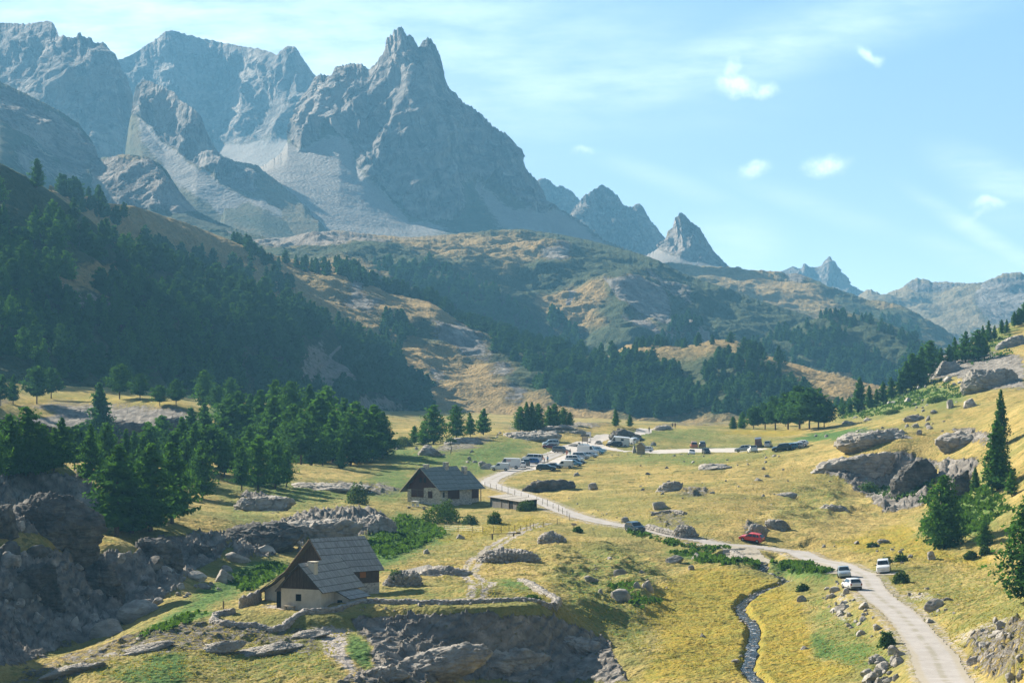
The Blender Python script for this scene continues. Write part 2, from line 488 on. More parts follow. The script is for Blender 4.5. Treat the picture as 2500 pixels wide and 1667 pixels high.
def bark_mat(name, c1, c2):
    b = NB(name); v = b.coord('Object', scale=(1, 1, .25)); n = b.noise(v, 9, 5, .7)
    return b.finish(b.mix(b.rng(n, .35, .65), c1, c2), .95, b.bump(n, .6, .05), .05)
M['bark'] = bark_mat('larch_bark', (.075, .052, .036), (.14, .105, .08))

def rock_mat(name, cs, s=1.0, lichen=.35):
    b = NB(name); v = b.coord('Object'); oi = b.N('ShaderNodeObjectInfo')
    off = b.N('ShaderNodeVectorMath', operation='ADD'); b.L(v, off.inputs[0])
    sc = b.N('ShaderNodeVectorMath', operation='SCALE'); b.L(oi.outputs['Location'], sc.inputs[0]); sc.inputs['Scale'].default_value = .37
    b.L(sc.outputs[0], off.inputs[1]); v = off.outputs[0]
    n = b.noise(v, .8 / s, 8, .66); f = b.noise(v, 5 / s, 5, .7)
    st = b.N('ShaderNodeMapping'); b.L(v, st.inputs[0]); st.inputs['Rotation'].default_value = (R(28), R(-22), 0); st.inputs['Scale'].default_value = (.35, .35, 2.2)
    lay = b.noise(st.outputs[0], 1.6 / s, 6, .65, .6)
    c = b.ramp(n, [(.28, cs[1]), (.5, cs[0]), (.72, cs[2])])
    c = b.mix(b.math('MULTIPLY', b.rng(lay, .5, .62), .55), c, cs[1])
    c = b.mix(b.math('MULTIPLY', b.rng(f, .54, .7), lichen), c, tuple(k * .55 for k in cs[1]))
    h = b.math('ADD', b.math('MULTIPLY', n, .8), b.math('ADD', b.math('MULTIPLY', lay, 1.0), b.math('MULTIPLY', f, .22)))
    return b.finish(c, .93, b.bump(h, .9, .35 * s), .1)
M['boulder'] = rock_mat('boulder_rock', ((.37, .34, .30), (.17, .162, .15), (.54, .50, .445)))
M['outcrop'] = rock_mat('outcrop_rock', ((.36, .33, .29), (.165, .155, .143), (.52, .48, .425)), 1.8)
M['shaderock'] = rock_mat('shade_darkened_rock', ((.135, .128, .117), (.048, .047, .046), (.27, .255, .23)), 1.8)  # darker copy of the outcrop rock, the crags' deep shade put into the colour
M['paleslab'] = rock_mat('pale_slab_rock', ((.47, .43, .385), (.28, .255, .23), (.60, .56, .51)))
M['drystone'] = rock_mat('dry_stone', ((.36, .33, .295), (.17, .16, .148), (.52, .48, .43)), .3)

def plank_mat(name, c1, c2, axis='X', scale=5.0, dark=.4, rows=0.0):
    """weathered boards side by side, with course lines when rows > 0"""
    b = NB(name); v = b.coord('Object')
    sp = b.N('ShaderNodeSeparateXYZ'); b.L(v, sp.inputs[0])
    u = sp.outputs['XYZ'.index(axis)]
    w = b.math('MULTIPLY', u, scale)
    idn = b.N('ShaderNodeTexWhiteNoise', noise_dimensions='1D'); b.L(b.math('FLOOR', w), idn.inputs['W'])
    fr = b.math('FRACT', w)
    gap = b.math('MULTIPLY', b.rng(fr, 0, .10), b.rng(fr, 1, .90))
    st = b.N('ShaderNodeMapping'); b.L(v, st.inputs[0]); st.inputs['Scale'].default_value = {'X': (6, 6, .8), 'Y': (6, 6, .8), 'Z': (.8, .8, 6)}[axis]
    n = b.noise(st.outputs[0], 2.2, 6, .7)
    c = b.mix(b.rng(n, .3, .7), c1, c2)
    c = b.mix(b.math('MULTIPLY', idn.outputs[0], .5), c, tuple(k * .55 for k in c1))
    c = b.mix(gap, tuple(k * dark * .5 for k in c1), c)
    return b.finish(c, .85, b.bump(b.math('ADD', gap, b.math('MULTIPLY', n, .4)), .6, .04), .15)
M['boards'] = plank_mat('dark_barn_boards', (.060, .042, .032), (.115, .085, .066), 'Y', 5.5)
M['boardsx'] = plank_mat('dark_barn_boards_long', (.060, .042, .032), (.115, .085, .066), 'X', 5.5)
M['redboards'] = plank_mat('red_brown_boards', (.085, .030, .017), (.12, .046, .026), 'Y', 5.0)
M['redboardsx'] = plank_mat('red_brown_boards_long', (.085, .030, .017), (.12, .046, .026), 'X', 5.0)
M['greyplank'] = plank_mat('silver_planks', (.34, .31, .27), (.50, .46, .41), 'X', 4.5)
M['greywall'] = plank_mat('grey_shed_boards', (.10, .095, .09), (.19, .18, .165), 'X', 5.0)

def roof_mat(name, c1, c2, course=1.05, along='X'):
    b = NB(name); v = b.coord('UV')
    sp = b.N('ShaderNodeSeparateXYZ'); b.L(v, sp.inputs[0])
    u, t = sp.outputs[0], sp.outputs[1]
    w = b.math('MULTIPLY', u, 6.5)
    row = b.math('FLOOR', b.math('DIVIDE', t, course))
    idn = b.N('ShaderNodeTexWhiteNoise', noise_dimensions='2D')
    cmb = b.N('ShaderNodeCombineXYZ'); b.L(b.math('FLOOR', w), cmb.inputs[0]); b.L(row, cmb.inputs[1]); b.L(cmb.outputs[0], idn.inputs['Vector'])
    fr = b.math('FRACT', w); gap = b.math('MULTIPLY', b.rng(fr, 0, .13), b.rng(fr, 1, .87))
    ft = b.math('FRACT', b.math('DIVIDE', t, course)); lip = b.rng(ft, .03, .13)
    n = b.noise(b.coord('Object', scale=(1, 1, 1)), 1.4, 6, .7)
    c = b.mix(idn.outputs[0], c1, c2)
    c = b.mix(b.math('MULTIPLY', b.rng(n, .45, .7), .4), c, tuple(k * .6 for k in c1))
    c = b.mix(gap, tuple(k * .6 for k in c1), c)
    c = b.mix(lip, tuple(k * .25 for k in c1), c)
    return b.finish(c, .75, b.bump(b.math('ADD', gap, b.math('MULTIPLY', lip, 2)), .6, .04), .25)
M['shingle'] = roof_mat('larch_board_roof', (.27, .26, .245), (.40, .39, .37))
M['slate'] = roof_mat('dark_board_roof', (.19, .215, .21), (.27, .295, .285), 1.25)

def plaster_mat(name, c1, c2):
    b = NB(name); v = b.coord('Object'); n = b.noise(v, .9, 7, .68); f = b.noise(v, 9, 4, .6)
    sp = b.N('ShaderNodeSeparateXYZ'); b.L(v, sp.inputs[0])
    c = b.mix(b.rng(n, .35, .68), c1, c2)
    return b.finish(c, .95, b.bump(b.math('ADD', n, b.math('MULTIPLY', f, .4)), .4, .05), .08)
M['plaster'] = plaster_mat('lime_plaster', (.58, .53, .44), (.44, .40, .33))

def masonry_mat(name, c1, c2, c3, mortar, sc=2.6):
    b = NB(name); v = b.coord('Object', scale=(1, 1, 1.5))
    wv = b.N('ShaderNodeVectorMath', operation='ADD'); nn = b.noise(v, 2.0, 3, .6, out=1); b.L(v, wv.inputs[0])
    s2 = b.N('ShaderNodeVectorMath', operation='SCALE'); b.L(nn, s2.inputs[0]); s2.inputs['Scale'].default_value = .3; b.L(s2.outputs[0], wv.inputs[1])
    e = b.voro(wv.outputs[0], sc, 'DISTANCE_TO_EDGE'); cid = b.voro(wv.outputs[0], sc, 'F1', 1)
    sp = b.N('ShaderNodeSeparateColor'); b.L(cid, sp.inputs[0])
    n = b.noise(v, 7, 5, .7)
    c = b.ramp(sp.outputs[0], [(.1, c2), (.5, c1), (.9, c3)])
    c = b.mix(b.math('MULTIPLY', b.rng(n, .45, .7), .4), c, c2)
    ed = b.rng(e, .02, .09)
    c = b.mix(ed, mortar, c)
    return b.finish(c, .93, b.bump(b.math('ADD', ed, b.math('MULTIPLY', n, .4)), .8, .06), .1)
M['masonry'] = masonry_mat('rubble_masonry', (.52, .49, .45), (.30, .285, .27), (.66, .63, .58), (.60, .57, .52))
M['drywall'] = masonry_mat('dry_stone_wall', (.25, .232, .21), (.14, .132, .125), (.38, .355, .32), (.025, .024, .022), 3.0)

def flat_mat(name, c, rough=.6, spec=.3, metal=0.0, nz=.12, coat=0.0):
    b = NB(name); v = b.coord('Object'); n = b.noise(v, 3, 4, .6)
    col = b.mix(b.math('MULTIPLY', b.rng(n, .35, .7), nz * 3), c, tuple(k * .7 for k in c))
    kw = {'Coat_Weight': coat * .45} if coat else {}
    return b.finish(col, rough, None, spec, metal, **kw)
M['dark'] = flat_mat('dark_opening', (.012, .011, .010), .9, .05)
M['wood'] = flat_mat('weathered_wood', (.17, .13, .095), .85, .1)
M['palewood'] = flat_mat('pale_wood', (.42, .36, .28), .85, .1)
M['hutwood'] = plank_mat('hut_boards', (.33, .25, .16), (.42, .33, .22), 'Z', 6.0)
M['shutter'] = flat_mat('orange_shutter', (.30, .125, .03), .7, .2)
M['rust'] = flat_mat('red_larch_poles', (.30, .11, .05), .8, .1)
M['whitepaint'] = flat_mat('white_painted_metal', (.72, .72, .70), .5, .3)
M['tin'] = flat_mat('dull_metal', (.22, .23, .24), .5, .4, .5)
M['black'] = flat_mat('black_plastic', (.012, .012, .013), .55, .3)
M['tyre'] = flat_mat('tyre_rubber', (.016, .016, .017), .85, .15)
M['rim'] = flat_mat('alloy_rim', (.42, .43, .45), .35, .5, .7)
M['glass'] = flat_mat('car_glass', (.018, .026, .032), .06, .8, 0, .02, .4)
M['lamp'] = flat_mat('headlamp_glass', (.55, .58, .60), .15, .7, .2, .03)
M['tail'] = flat_mat('tail_lamp', (.25, .015, .012), .25, .6, 0, .03)
M['plate'] = flat_mat('number_plate', (.70, .70, .66), .5, .3, 0, .03)
M['marking'] = flat_mat('red_marking', (.45, .03, .03), .5, .3, 0, .03)
PAINT = {}
def paint_mat(key, c, metal=.25):
    if key not in PAINT: PAINT[key] = flat_mat(key + '_car_paint', c, .28, .5, metal, .02, .7)
    return PAINT[key]
COLORS = {'white': (.72, .73, .74), 'silver': (.42, .45, .48), 'bluesilver': (.36, .44, .50), 'darkblue': (.018, .045, .075), 'red': (.62, .04, .025), 'darkred': (.16, .025, .03), 'black': (.016, .018, .020), 'darkgreen': (.02, .035, .035), 'grey': (.09, .10, .11),
          'blue': (.02, .10, .30), 'teal': (.05, .17, .26), 'lightblue': (.22, .36, .46), 'brown': (.10, .05, .045), 'orange': (.33, .10, .035), 'taupe': (.17, .155, .14), 'green': (.22, .25, .20)}
# ------------------------------------------------------------------ far terrain: lofted sheets at their own distances
SHEETS = {}

def paint(px, py, rules, warp=(0, 0), feather=None):
    cov = np.zeros(px.shape + (4,), np.float32)
    qx, qy = px + warp[0], py + warp[1]
    fw = feather or {'R': 7, 'G': 34, 'B': 30, 'S': 14}
    for r in rules:
        ch = 'RGBS'.index(r[0])
        kind, w = r[1], fw[r[0]]
        if kind == 'all': m = np.ones(px.shape, np.float32)
        elif kind == 'poly':
            p = np.array(r[2], np.float32)
            m = np.zeros(px.shape, np.float32)
            box = (qx > p[:, 0].min() - w) & (qx < p[:, 0].max() + w) & (qy > p[:, 1].min() - w) & (qy < p[:, 1].max() + w)
            if box.any():
                bx, by = qx[box], qy[box]
                d, _ = poly_dist(bx, by * 1.0, [tuple(q) for q in p] + [tuple(p[0])])
                d = np.where(in_poly(bx, by, p), d, -d)
                m[box] = sstep(-w, w, d)
        elif kind == 'ell':
            cx, cy, rx, ry, an = r[2]
            c, s = math.cos(R(an)), math.sin(R(an))
            dx, dy = qx - cx, qy - cy
            d = np.hypot((dx * c + dy * s) / rx, (-dx * s + dy * c) / ry)
            m = 1 - sstep(.45, 1.4, d)
        elif kind == 'line':
            pts, lw = r[2]
            d, _ = poly_dist(qx, qy, pts)
            m = 1 - sstep(lw * .6, lw * 1.3, d)
        val = r[3]
        cov[..., ch] = cov[..., ch] * (1 - m) + val * m
        if len(r) > 4:                                  # the other covers fade where this one lies
            for o in range(4):
                if o != ch: cov[..., o] *= 1 - m
    return cov

def sheet(name, px0, px1, rows, nu, nv, mat, rules, label=None, amp=0, wl=100, aniso=(1, 1, .45), jag=0.0, jwl=12, seed=1, rock_only=True,
          back=None, soft=6, rough=0, warpamp=10, kb=3.0, kk=.8, stepped=0.0, kind='structure'):
    """rows: top to bottom polylines of (px, py, depth); column by column between px0 and px1"""
    c = np.linspace(px0, px1, nu)
    RY, RD = [], []
    for i, row in enumerate(rows):
        a = np.array(row, float)
        py, d = np.interp(c, a[:, 0], a[:, 1]), np.interp(c, a[:, 0], a[:, 2])
        k = max(3, nu // 40) if i else max(3, nu // 60)
        ker = np.hanning(k + 2)[1:-1]; ker /= ker.sum()
        pad = lambda q: np.convolve(np.pad(q, (k // 2, k - 1 - k // 2), mode='edge'), ker, 'valid')
        d = pad(d)
        if i: py = pad(py)
        elif jag: py = py - jag * ridged(c / jwl, c * 0 + seed, None, 4, seed) + jag * .9 + jag * .5 * fbm(c / (jwl * .35), c * 0, None, 3, seed + 5)
        RY.append(py); RD.append(d)
    RY, RD = np.array(RY), np.array(RD)
    R0 = RD.copy()                              # the surveyed depths are spread to the long view: foot by kb, relief behind it by kk
    RD = kb * R0[-1] + kk * (R0 - R0[-1])
    ms = float(np.median(RD) / (3.0 * np.median(R0)))
    amp, wl, rough = amp * ms, wl * ms, rough * ms
    for i in range(1, len(RY)):
        RY[i] = np.maximum(RY[i], RY[i - 1] + .8)
    t = np.linspace(0, len(rows) - 1, nv)
    i0 = np.minimum(t.astype(int), len(rows) - 2); f = (t - i0)[:, None]
    PY = RY[i0] * (1 - f) + RY[i0 + 1] * f
    DD = RD[i0] * (1 - f) + RD[i0 + 1] * f
    if soft > 1 and nv > 3 * soft:
        ker = np.hanning(soft * 2 + 3)[1:-1]; ker /= ker.sum(); h = len(ker) // 2
        def sm(A):
            Ap = np.pad(A, ((h, h), (0, 0)), mode='reflect', reflect_type='odd')
            return sum(k * Ap[j:j + A.shape[0]] for j, k in enumerate(ker))
        DD = sm(DD)
        P2 = sm(PY); P2[0] = PY[0]; PY = P2
    PX = np.broadcast_to(c, PY.shape).copy()
    ax = (PX - CX) / F; av = -(PY - CY) / F
    cs, sn = math.cos(PITCH), math.sin(PITCH)
    dy = cs + av * sn
    X, Y, Z = ax / dy * DD, DD.copy(), CAMZ + (-sn + av * cs) / dy * DD
    # back side falls away behind the ridge
    bk = back or 9
    XB, YB, ZB = [], [], []
    drop = max(40.0, float(np.median(Z[0]) + 60)) if back is None or back > 3 else 60.0
    for j in range(bk, 0, -1):
        q = j / bk
        YB.append(Y[0] + drop * 1.1 * q); XB.append(X[0] * (1 + drop * 1.1 * q / Y[0])); ZB.append(Z[0] - (Z[0] + 60) * q ** 1.15)
    nb = len(YB)
    wx = fbm(PX / 60, PY / 60, None, 4, seed + 31) * warpamp
    wy = fbm(PX / 60 + 40, PY / 60, None, 4, seed + 37) * warpamp
    cov = paint(PX, PY, rules, (wx, wy))
    # displacement along the normal
    dXu, dYu, dZu = np.gradient(X, axis=1), np.gradient(Y, axis=1), np.gradient(Z, axis=1)
    dXv, dYv, dZv = np.gradient(X, axis=0), np.gradient(Y, axis=0), np.gradient(Z, axis=0)
    nx, ny, nz = dYu * dZv - dZu * dYv, dZu * dXv - dXu * dZv, dXu * dYv - dYu * dXv
    ln = np.sqrt(nx * nx + ny * ny + nz * nz) + 1e-6
    sg = np.where(ny * -1 + nz > 0, 1, -1)
    nx, ny, nz = nx / ln * sg, ny / ln * sg, nz / ln * sg
    if amp:
        fx, fy, fz = X / wl * aniso[0], Y / wl * aniso[1], Z / wl * aniso[2]
        if rock_only:
            w0 = .35 * fbm(fx * .6, fy * .6, fz * .6, 3, seed + 77)
            n = ridged(fx + w0, fy + w0, fz, 6, seed, .55) - .75
            n = 1.0 * n + 1.0 * fbm(fx * .4 + 9, fy * .4, fz * .4, 3, seed + 9)
            f1, f2, idv = worley(fx * 2.2 + w0, fy * 2.2, fz * 2.2, seed + 2)
            n = n + .30 * (idv - .5) + .26 * (ridged(fx * 3.1 + w0, fy * 3.1, fz * 2.4, 4, seed + 14, .6) - .75)
        else:
            n = 1.1 * fbm(fx, fy, fz, 5, seed, .48) + .35 * (ridged(fx * .8, fy * .8, fz * .8, 4, seed + 4) - .7)
        m = (cov[..., 0] if rock_only else 1.0)
        fade = np.clip((np.arange(nv) + 1) / (nv * .15), 0, 1)[:, None]
        dsp = amp * n * m * fade
        if stepped:
            st = Z / (wl * stepped) + .8 * fbm(X / wl, Y / wl, Z / wl, 3, seed + 3)
            dsp = dsp + amp * .35 * (np.abs((st % 1) - .5) * 2) * m * fade
    else: dsp = 0
    if rough:
        fade = np.clip(np.arange(nv) / (nv * .05), 0, 1)[:, None]
        dsp = dsp + rough * (fbm(X / (45 * ms), Y / (45 * ms), Z / (45 * ms), 5, seed + 50) + .25 * fbm(X / (9 * ms), Y / (9 * ms), Z / (9 * ms), 3, seed + 60)) * fade
    kz = .22 if rock_only else .8               # relief grows outward from a wall more than upward
    kx = .45 if rock_only else 1.0
    X2, Y2, Z2 = X + nx * dsp * kx, Y + ny * dsp, Z + nz * dsp * kz
    V = np.stack([np.vstack([np.array(XB).reshape(nb, nu), X2]), np.vstack([np.array(YB).reshape(nb, nu), Y2]), np.vstack([np.array(ZB).reshape(nb, nu), Z2])], -1)
    C = np.concatenate([np.repeat(cov[:1], nb, 0), cov], 0)
    me = mesh_np(name, V.reshape(-1, 3), grid_faces(nb + nv, nu), [mat], True, {'cover': C.reshape(-1, 4)})
    o = link(name, me)
    tag(o, label, None, None, kind)
    SHEETS[name if name not in SHEETS else name + '2'] = dict(c=c, X=X2, Y=Y2, Z=Z2, PY=PY, nu=nu, nv=nv)
    return o

def sheet_at(name, px, py):
    """point of a sheet that shows at photograph pixel px, py (undisplaced rows)"""
    S = SHEETS[name]
    j = int(round((px - S['c'][0]) / (S['c'][-1] - S['c'][0]) * (S['nu'] - 1)))
    j = min(max(j, 0), S['nu'] - 1)
    col = S['PY'][:, j]
    i = int(np.searchsorted(col, py)); i = min(max(i, 0), S['nv'] - 1)
    return Vector((float(S['X'][i, j]), float(S['Y'][i, j]), float(S['Z'][i, j])))

def build_far():
    mt, hl = M['mountain'], M['hill']
    # far massif behind the couloir
    sheet('mountain_massif', 255, 830,
          [[(255, 175, 3500), (283, 149, 3500), (325, 132, 3500), (352, 115, 3500), (383, 94, 3500), (405, 78, 3480), (417, 76, 3480), (440, 80, 3480), (459, 86, 3480), (536, 103, 3450), (585, 114, 3430), (628, 118, 3400),
            (655, 127, 3350), (677, 134, 3300), (686, 124, 3280), (693, 117, 3280), (702, 113, 3280), (712, 112, 3280), (721, 116, 3280), (727, 124, 3280), (735, 137, 3280), (750, 159, 3260), (769, 184, 3250), (830, 250, 3200)],
           [(255, 260, 3200), (440, 230, 3200), (600, 230, 3150), (720, 200, 3100), (830, 290, 3000)],
           [(255, 340, 2900), (540, 345, 2900), (620, 330, 2850), (830, 330, 2800)],
           [(255, 460, 2500), (540, 400, 2550), (700, 420, 2450), (830, 430, 2400)]],
          420, 230, mt, [('R', 'all', 0, 1), ('S', 'poly', [(520, 350), (610, 350), (690, 335), (730, 300), (760, 330), (830, 330), (830, 480), (500, 480)], 1, 1),
                         ('B', 'poly', [(530, 395), (600, 382), (640, 372), (690, 345), (720, 380), (640, 410), (560, 400)], .6)],
          'grey limestone massif with a small knob on its ridge behind the bowl', amp=66, wl=240, aniso=(1, .4, .42), jag=2.5, jwl=18, kb=2.0, kk=.5, seed=3, soft=5, rough=4)
    # left massif: pale wall and darker towers
    sheet('mountain_wall', -420, 380,
          [[(-420, 120, 2750), (-200, 70, 2750), (0, 57, 2700), (54, 59, 2700), (88, 57, 2680), (100, 55, 2670), (117, 51, 2660), (132, 59, 2640), (140, 78, 2560), (143, 88, 2480), (148, 90, 2420), (153, 87, 2400), (168, 92, 2380), (178, 93, 2370),
            (187, 90, 2370), (190, 82, 2370), (196, 80, 2370), (201, 88, 2370), (207, 90, 2370), (210, 95, 2370), (217, 92, 2370), (224, 95, 2370), (228, 104, 2360), (237, 106, 2360), (240, 104, 2350), (249, 103, 2350), (258, 109, 2350), (268, 124, 2340),
            (283, 153, 2320), (302, 184, 2300), (318, 214, 2280), (325, 237, 2260), (333, 275, 2220), (380, 330, 2150)],
           [(-420, 200, 2450), (0, 150, 2450), (90, 190, 2300), (140, 150, 2230), (240, 190, 2180), (325, 300, 2120), (380, 350, 2100)],
           [(-420, 260, 2200), (0, 230, 2150), (100, 240, 2080), (240, 290, 2020), (330, 350, 1980), (380, 390, 1960)],
           [(-420, 400, 1800), (0, 330, 1800), (150, 370, 1780), (260, 400, 1780), (380, 450, 1800)]],
          520, 240, mt, [('R', 'all', 0, 1), ('G', 'poly', [(-420, 230), (60, 240), (150, 300), (260, 340), (330, 420), (-420, 420)], .5)],
          'jagged rock wall with small towers above the shaded slopes', amp=62, wl=210, aniso=(1, .4, .40), jag=2.5, jwl=14, kb=2.35, kk=.5, seed=5, soft=5, rough=4)
    # buttress between the wall and the bowl, with its scree ribbon
    sheet('mountain_buttress', 296, 830,
          [[(296, 440, 1900), (306, 380, 1980), (316, 310, 2050), (323, 255, 2080), (329, 215, 2080), (333, 208, 2080), (345, 200, 2080), (352, 195, 2080), (371, 201, 2070), (400, 214, 2060), (425, 226, 2050), (440, 245, 2030), (455, 254, 2010), (471, 264, 2000), (490, 283, 1980), (501, 314, 1950),
            (520, 352, 1920), (536, 377, 1900), (574, 394, 1870), (628, 404, 1840), (660, 430, 1780), (720, 478, 1730), (770, 530, 1650), (830, 600, 1600)],
           [(300, 300, 1960), (340, 292, 1950), (400, 370, 1850), (480, 420, 1760), (560, 450, 1700), (640, 470, 1680), (720, 500, 1650)],
           [(300, 420, 1750), (345, 400, 1720), (430, 470, 1600), (520, 520, 1530), (600, 540, 1500), (720, 540, 1500)],
           [(300, 560, 1400), (480, 580, 1350), (600, 590, 1350), (720, 590, 1350)]],
          330, 260, mt, [('R', 'poly', [(290, 180), (360, 180), (480, 260), (540, 370), (600, 420), (640, 470), (560, 455), (470, 400), (400, 345), (340, 290), (300, 270)], 1),
                         ('S', 'poly', [(330, 285), (350, 292), (400, 345), (470, 405), (560, 460), (640, 500), (610, 540), (560, 530), (500, 490), (420, 440), (350, 350)], 1, 1),
                         ('G', 'poly', [(300, 330), (345, 380), (420, 460), (520, 530), (560, 590), (300, 600)], .75),
                         ('R', 'ell', (600, 425, 40, 16, 20), .8)],
          'dark pyramid buttress above a pale ribbon of scree', amp=48, wl=150, aniso=(1, .4, .42), jag=2.0, jwl=12, kb=2.6, kk=.55, seed=8, soft=5, rough=5)
    # shaded rocky slope and dome at the foot of the wall
    sheet('mountain_slope', -420, 720,
          [[(-420, 120, 1700), (0, 199, 1650), (65, 230, 1620), (134, 264, 1600), (191, 300, 1570), (225, 345, 1500), (240, 385, 1400), (260, 384, 1340), (302, 377, 1300), (330, 379, 1290), (364, 385, 1280), (390, 400, 1270), (406, 415, 1260), (421, 440, 1250), (448, 482, 1230), (478, 513, 1210), (540, 545, 1180), (600, 566, 1160), (720, 600, 1120)],
           [(-420, 250, 1350), (0, 300, 1350), (134, 380, 1300), (240, 430, 1250), (302, 440, 1230), (364, 460, 1210), (421, 490, 1180), (478, 530, 1150), (720, 625, 1060)],
           [(-420, 380, 1100), (0, 390, 1050), (134, 450, 1080), (230, 500, 1130), (330, 512, 1150), (420, 530, 1120), (478, 545, 1100), (720, 650, 1000)],
           [(-420, 560, 850), (0, 520, 850), (134, 560, 880), (260, 600, 900), (478, 650, 900), (720, 720, 880)]],
          620, 260, mt, [('G', 'all', 0, .75), ('R', 'poly', [(-420, 160), (0, 205), (134, 268), (230, 350), (260, 380), (200, 420), (100, 350), (0, 290), (-420, 260)], .7),
                         ('R', 'poly', [(222, 400), (300, 377), (366, 388), (420, 440), (480, 515), (440, 525), (330, 515), (255, 500), (225, 440)], 1),
                         ('R', 'ell', (90, 390, 60, 40, 30), .75), ('R', 'ell', (170, 415, 50, 30, 0), .65), ('B', 'ell', (310, 381, 45, 6, 5), .9, 1), ('B', 'poly', [(0, 196), (134, 262), (134, 268), (0, 206)], .8)],
          'shaded slope with a bulging grey rock dome below the wall', amp=24, wl=120, aniso=(1, .4, .42), jag=1.5, jwl=12, kb=3.0, kk=.8, seed=12, soft=6, rough=7)
    # the main peak
    ridge = [(520, 500, 2000), (560, 455, 2150), (600, 428, 2250), (650, 402, 2350), (690, 372, 2420), (703, 345, 2470), (710, 315, 2500), (718, 290, 2530), (726, 275, 2550), (738, 262, 2560), (750, 232, 2590), (769, 188, 2620), (785, 180, 2620), (811, 186, 2620), (813, 174, 2620), (818, 166, 2620), (842, 158, 2620), (865, 156, 2620), (886, 158, 2610), (895, 166, 2600), (899, 172, 2580), (915, 157, 2550), (926, 142, 2530), (935, 131, 2520),
             (940, 118, 2510), (942, 100, 2505), (946, 90, 2505), (953, 85, 2500), (958, 87, 2500), (961, 75, 2500), (968, 69, 2500), (976, 65, 2500), (982, 68, 2500), (986, 73, 2500), (991, 86, 2500), (997, 84, 2500), (1003, 86, 2500), (1010, 96, 2500), (1016, 106, 2500), (1022, 118, 2500), (1026, 112, 2500), (1030, 103, 2500),
             (1037, 98, 2500), (1045, 91, 2500), (1051, 95, 2500), (1056, 102, 2500), (1064, 110, 2500), (1068, 120, 2500), (1071, 128, 2500), (1074, 145, 2500), (1078, 160, 2490), (1081, 172, 2490), (1089, 199, 2480), (1098, 218, 2480), (1114, 230, 2470), (1129, 249, 2460), (1139, 257, 2450), (1148, 256, 2450),
             (1163, 269, 2440), (1183, 285, 2430), (1206, 310, 2420), (1232, 325, 2410), (1252, 346, 2400), (1271, 379, 2390), (1286, 413, 2380), (1309, 437, 2370), (1328, 471, 2360), (1336, 492, 2340), (1412, 536, 2300), (1477, 588, 2250), (1560, 620, 2150), (1640, 652, 2050)]
    sheet('mountain_peak', 520, 1640,
          [ridge,
           [(640, 350, 2400), (700, 320, 2380), (760, 260, 2430), (842, 230, 2430), (900, 230, 2400), (975, 170, 2370), (1050, 190, 2370), (1110, 300, 2330), (1200, 380, 2300), (1290, 450, 2270), (1340, 505, 2260), (1412, 550, 2220), (1640, 660, 2000)],
           [(640, 380, 2200), (700, 350, 2230), (740, 345, 2250), (830, 310, 2280), (890, 380, 2180), (975, 350, 2180), (1050, 380, 2160), (1110, 430, 2130), (1200, 460, 2110), (1290, 480, 2130), (1340, 520, 2120), (1412, 570, 2050), (1640, 672, 1900)],
           [(640, 420, 1980), (700, 400, 2020), (760, 390, 2060), (830, 390, 2060), (890, 430, 2020), (940, 480, 1960), (1000, 530, 1900), (1100, 545, 1880), (1180, 525, 1900), (1290, 530, 1930), (1412, 600, 1850), (1640, 690, 1700)],
           [(640, 470, 1650), (700, 505, 1580), (830, 560, 1500), (1000, 585, 1500), (1150, 595, 1500), (1350, 625, 1550), (1500, 660, 1500), (1640, 710, 1500)],
           [(640, 600, 1150), (830, 640, 1150), (1000, 660, 1150), (1350, 700, 1200), (1640, 760, 1200)]],
          620, 430, mt,
          [('G', 'all', 0, .35), ('S', 'poly', [(640, 360), (760, 340), (850, 330), (900, 420), (1000, 540), (1150, 560), (1330, 500), (1420, 545), (1500, 620), (1300, 610), (1000, 600), (830, 580), (700, 540), (560, 470)], 1),
           ('R', 'poly', [(700, 300), (770, 170), (900, 130), (980, 50), (1100, 150), (1300, 400), (1350, 510), (1300, 520), (1230, 470), (1190, 430), (1160, 500), (1130, 545), (1060, 545), (1000, 525), (940, 470), (880, 430), (860, 350), (830, 330), (800, 300), (780, 330), (760, 360), (735, 365), (700, 345)], 1, 1),
           ('S', 'poly', [(1155, 440), (1200, 470), (1290, 540), (1340, 590), (1280, 590), (1200, 530), (1150, 470)], 1, 1),
           ('G', 'poly', [(1120, 440), (1150, 450), (1200, 540), (1240, 570), (1130, 560), (1100, 545), (1130, 500)], .8, 1), ('G', 'ell', (860, 440, 70, 18, 25), .7), ('G', 'ell', (690, 560, 120, 22, 15), .8),
           ('G', 'poly', [(1000, 590), (1100, 560), (1250, 570), (1420, 620), (1420, 660), (1000, 640)], .9, 1), ('B', 'ell', (720, 400, 60, 14, -30), .8), ('B', 'poly', [(560, 610), (830, 545), (1000, 590), (1000, 640), (600, 660)], .55)],
          'tall grey twin-pointed limestone peak above fans of scree', amp=74, wl=170, aniso=(1, .35, .36), jag=4.0, jwl=9, kb=3.0, kk=.5, seed=21, soft=5, rough=5)
    sheet('mountain_ridge', 1290, 1520,
          [[(1290, 450, 3900), (1300, 442, 3900), (1315, 440, 3900), (1330, 436, 3900), (1347, 444, 3900), (1358, 455, 3900), (1370, 453, 3900), (1385, 462, 3900), (1395, 466, 3900), (1416, 490, 3900), (1440, 510, 3900), (1520, 560, 3900)],
           [(1290, 600, 3400), (1520, 660, 3400)]],
          150, 90, mt, [('R', 'all', 0, 1)], 'hazy blue ridge behind the shoulder of the tall peak', amp=70, wl=250, jag=3, jwl=12, kb=1.65, kk=.4, seed=31, rough=4)
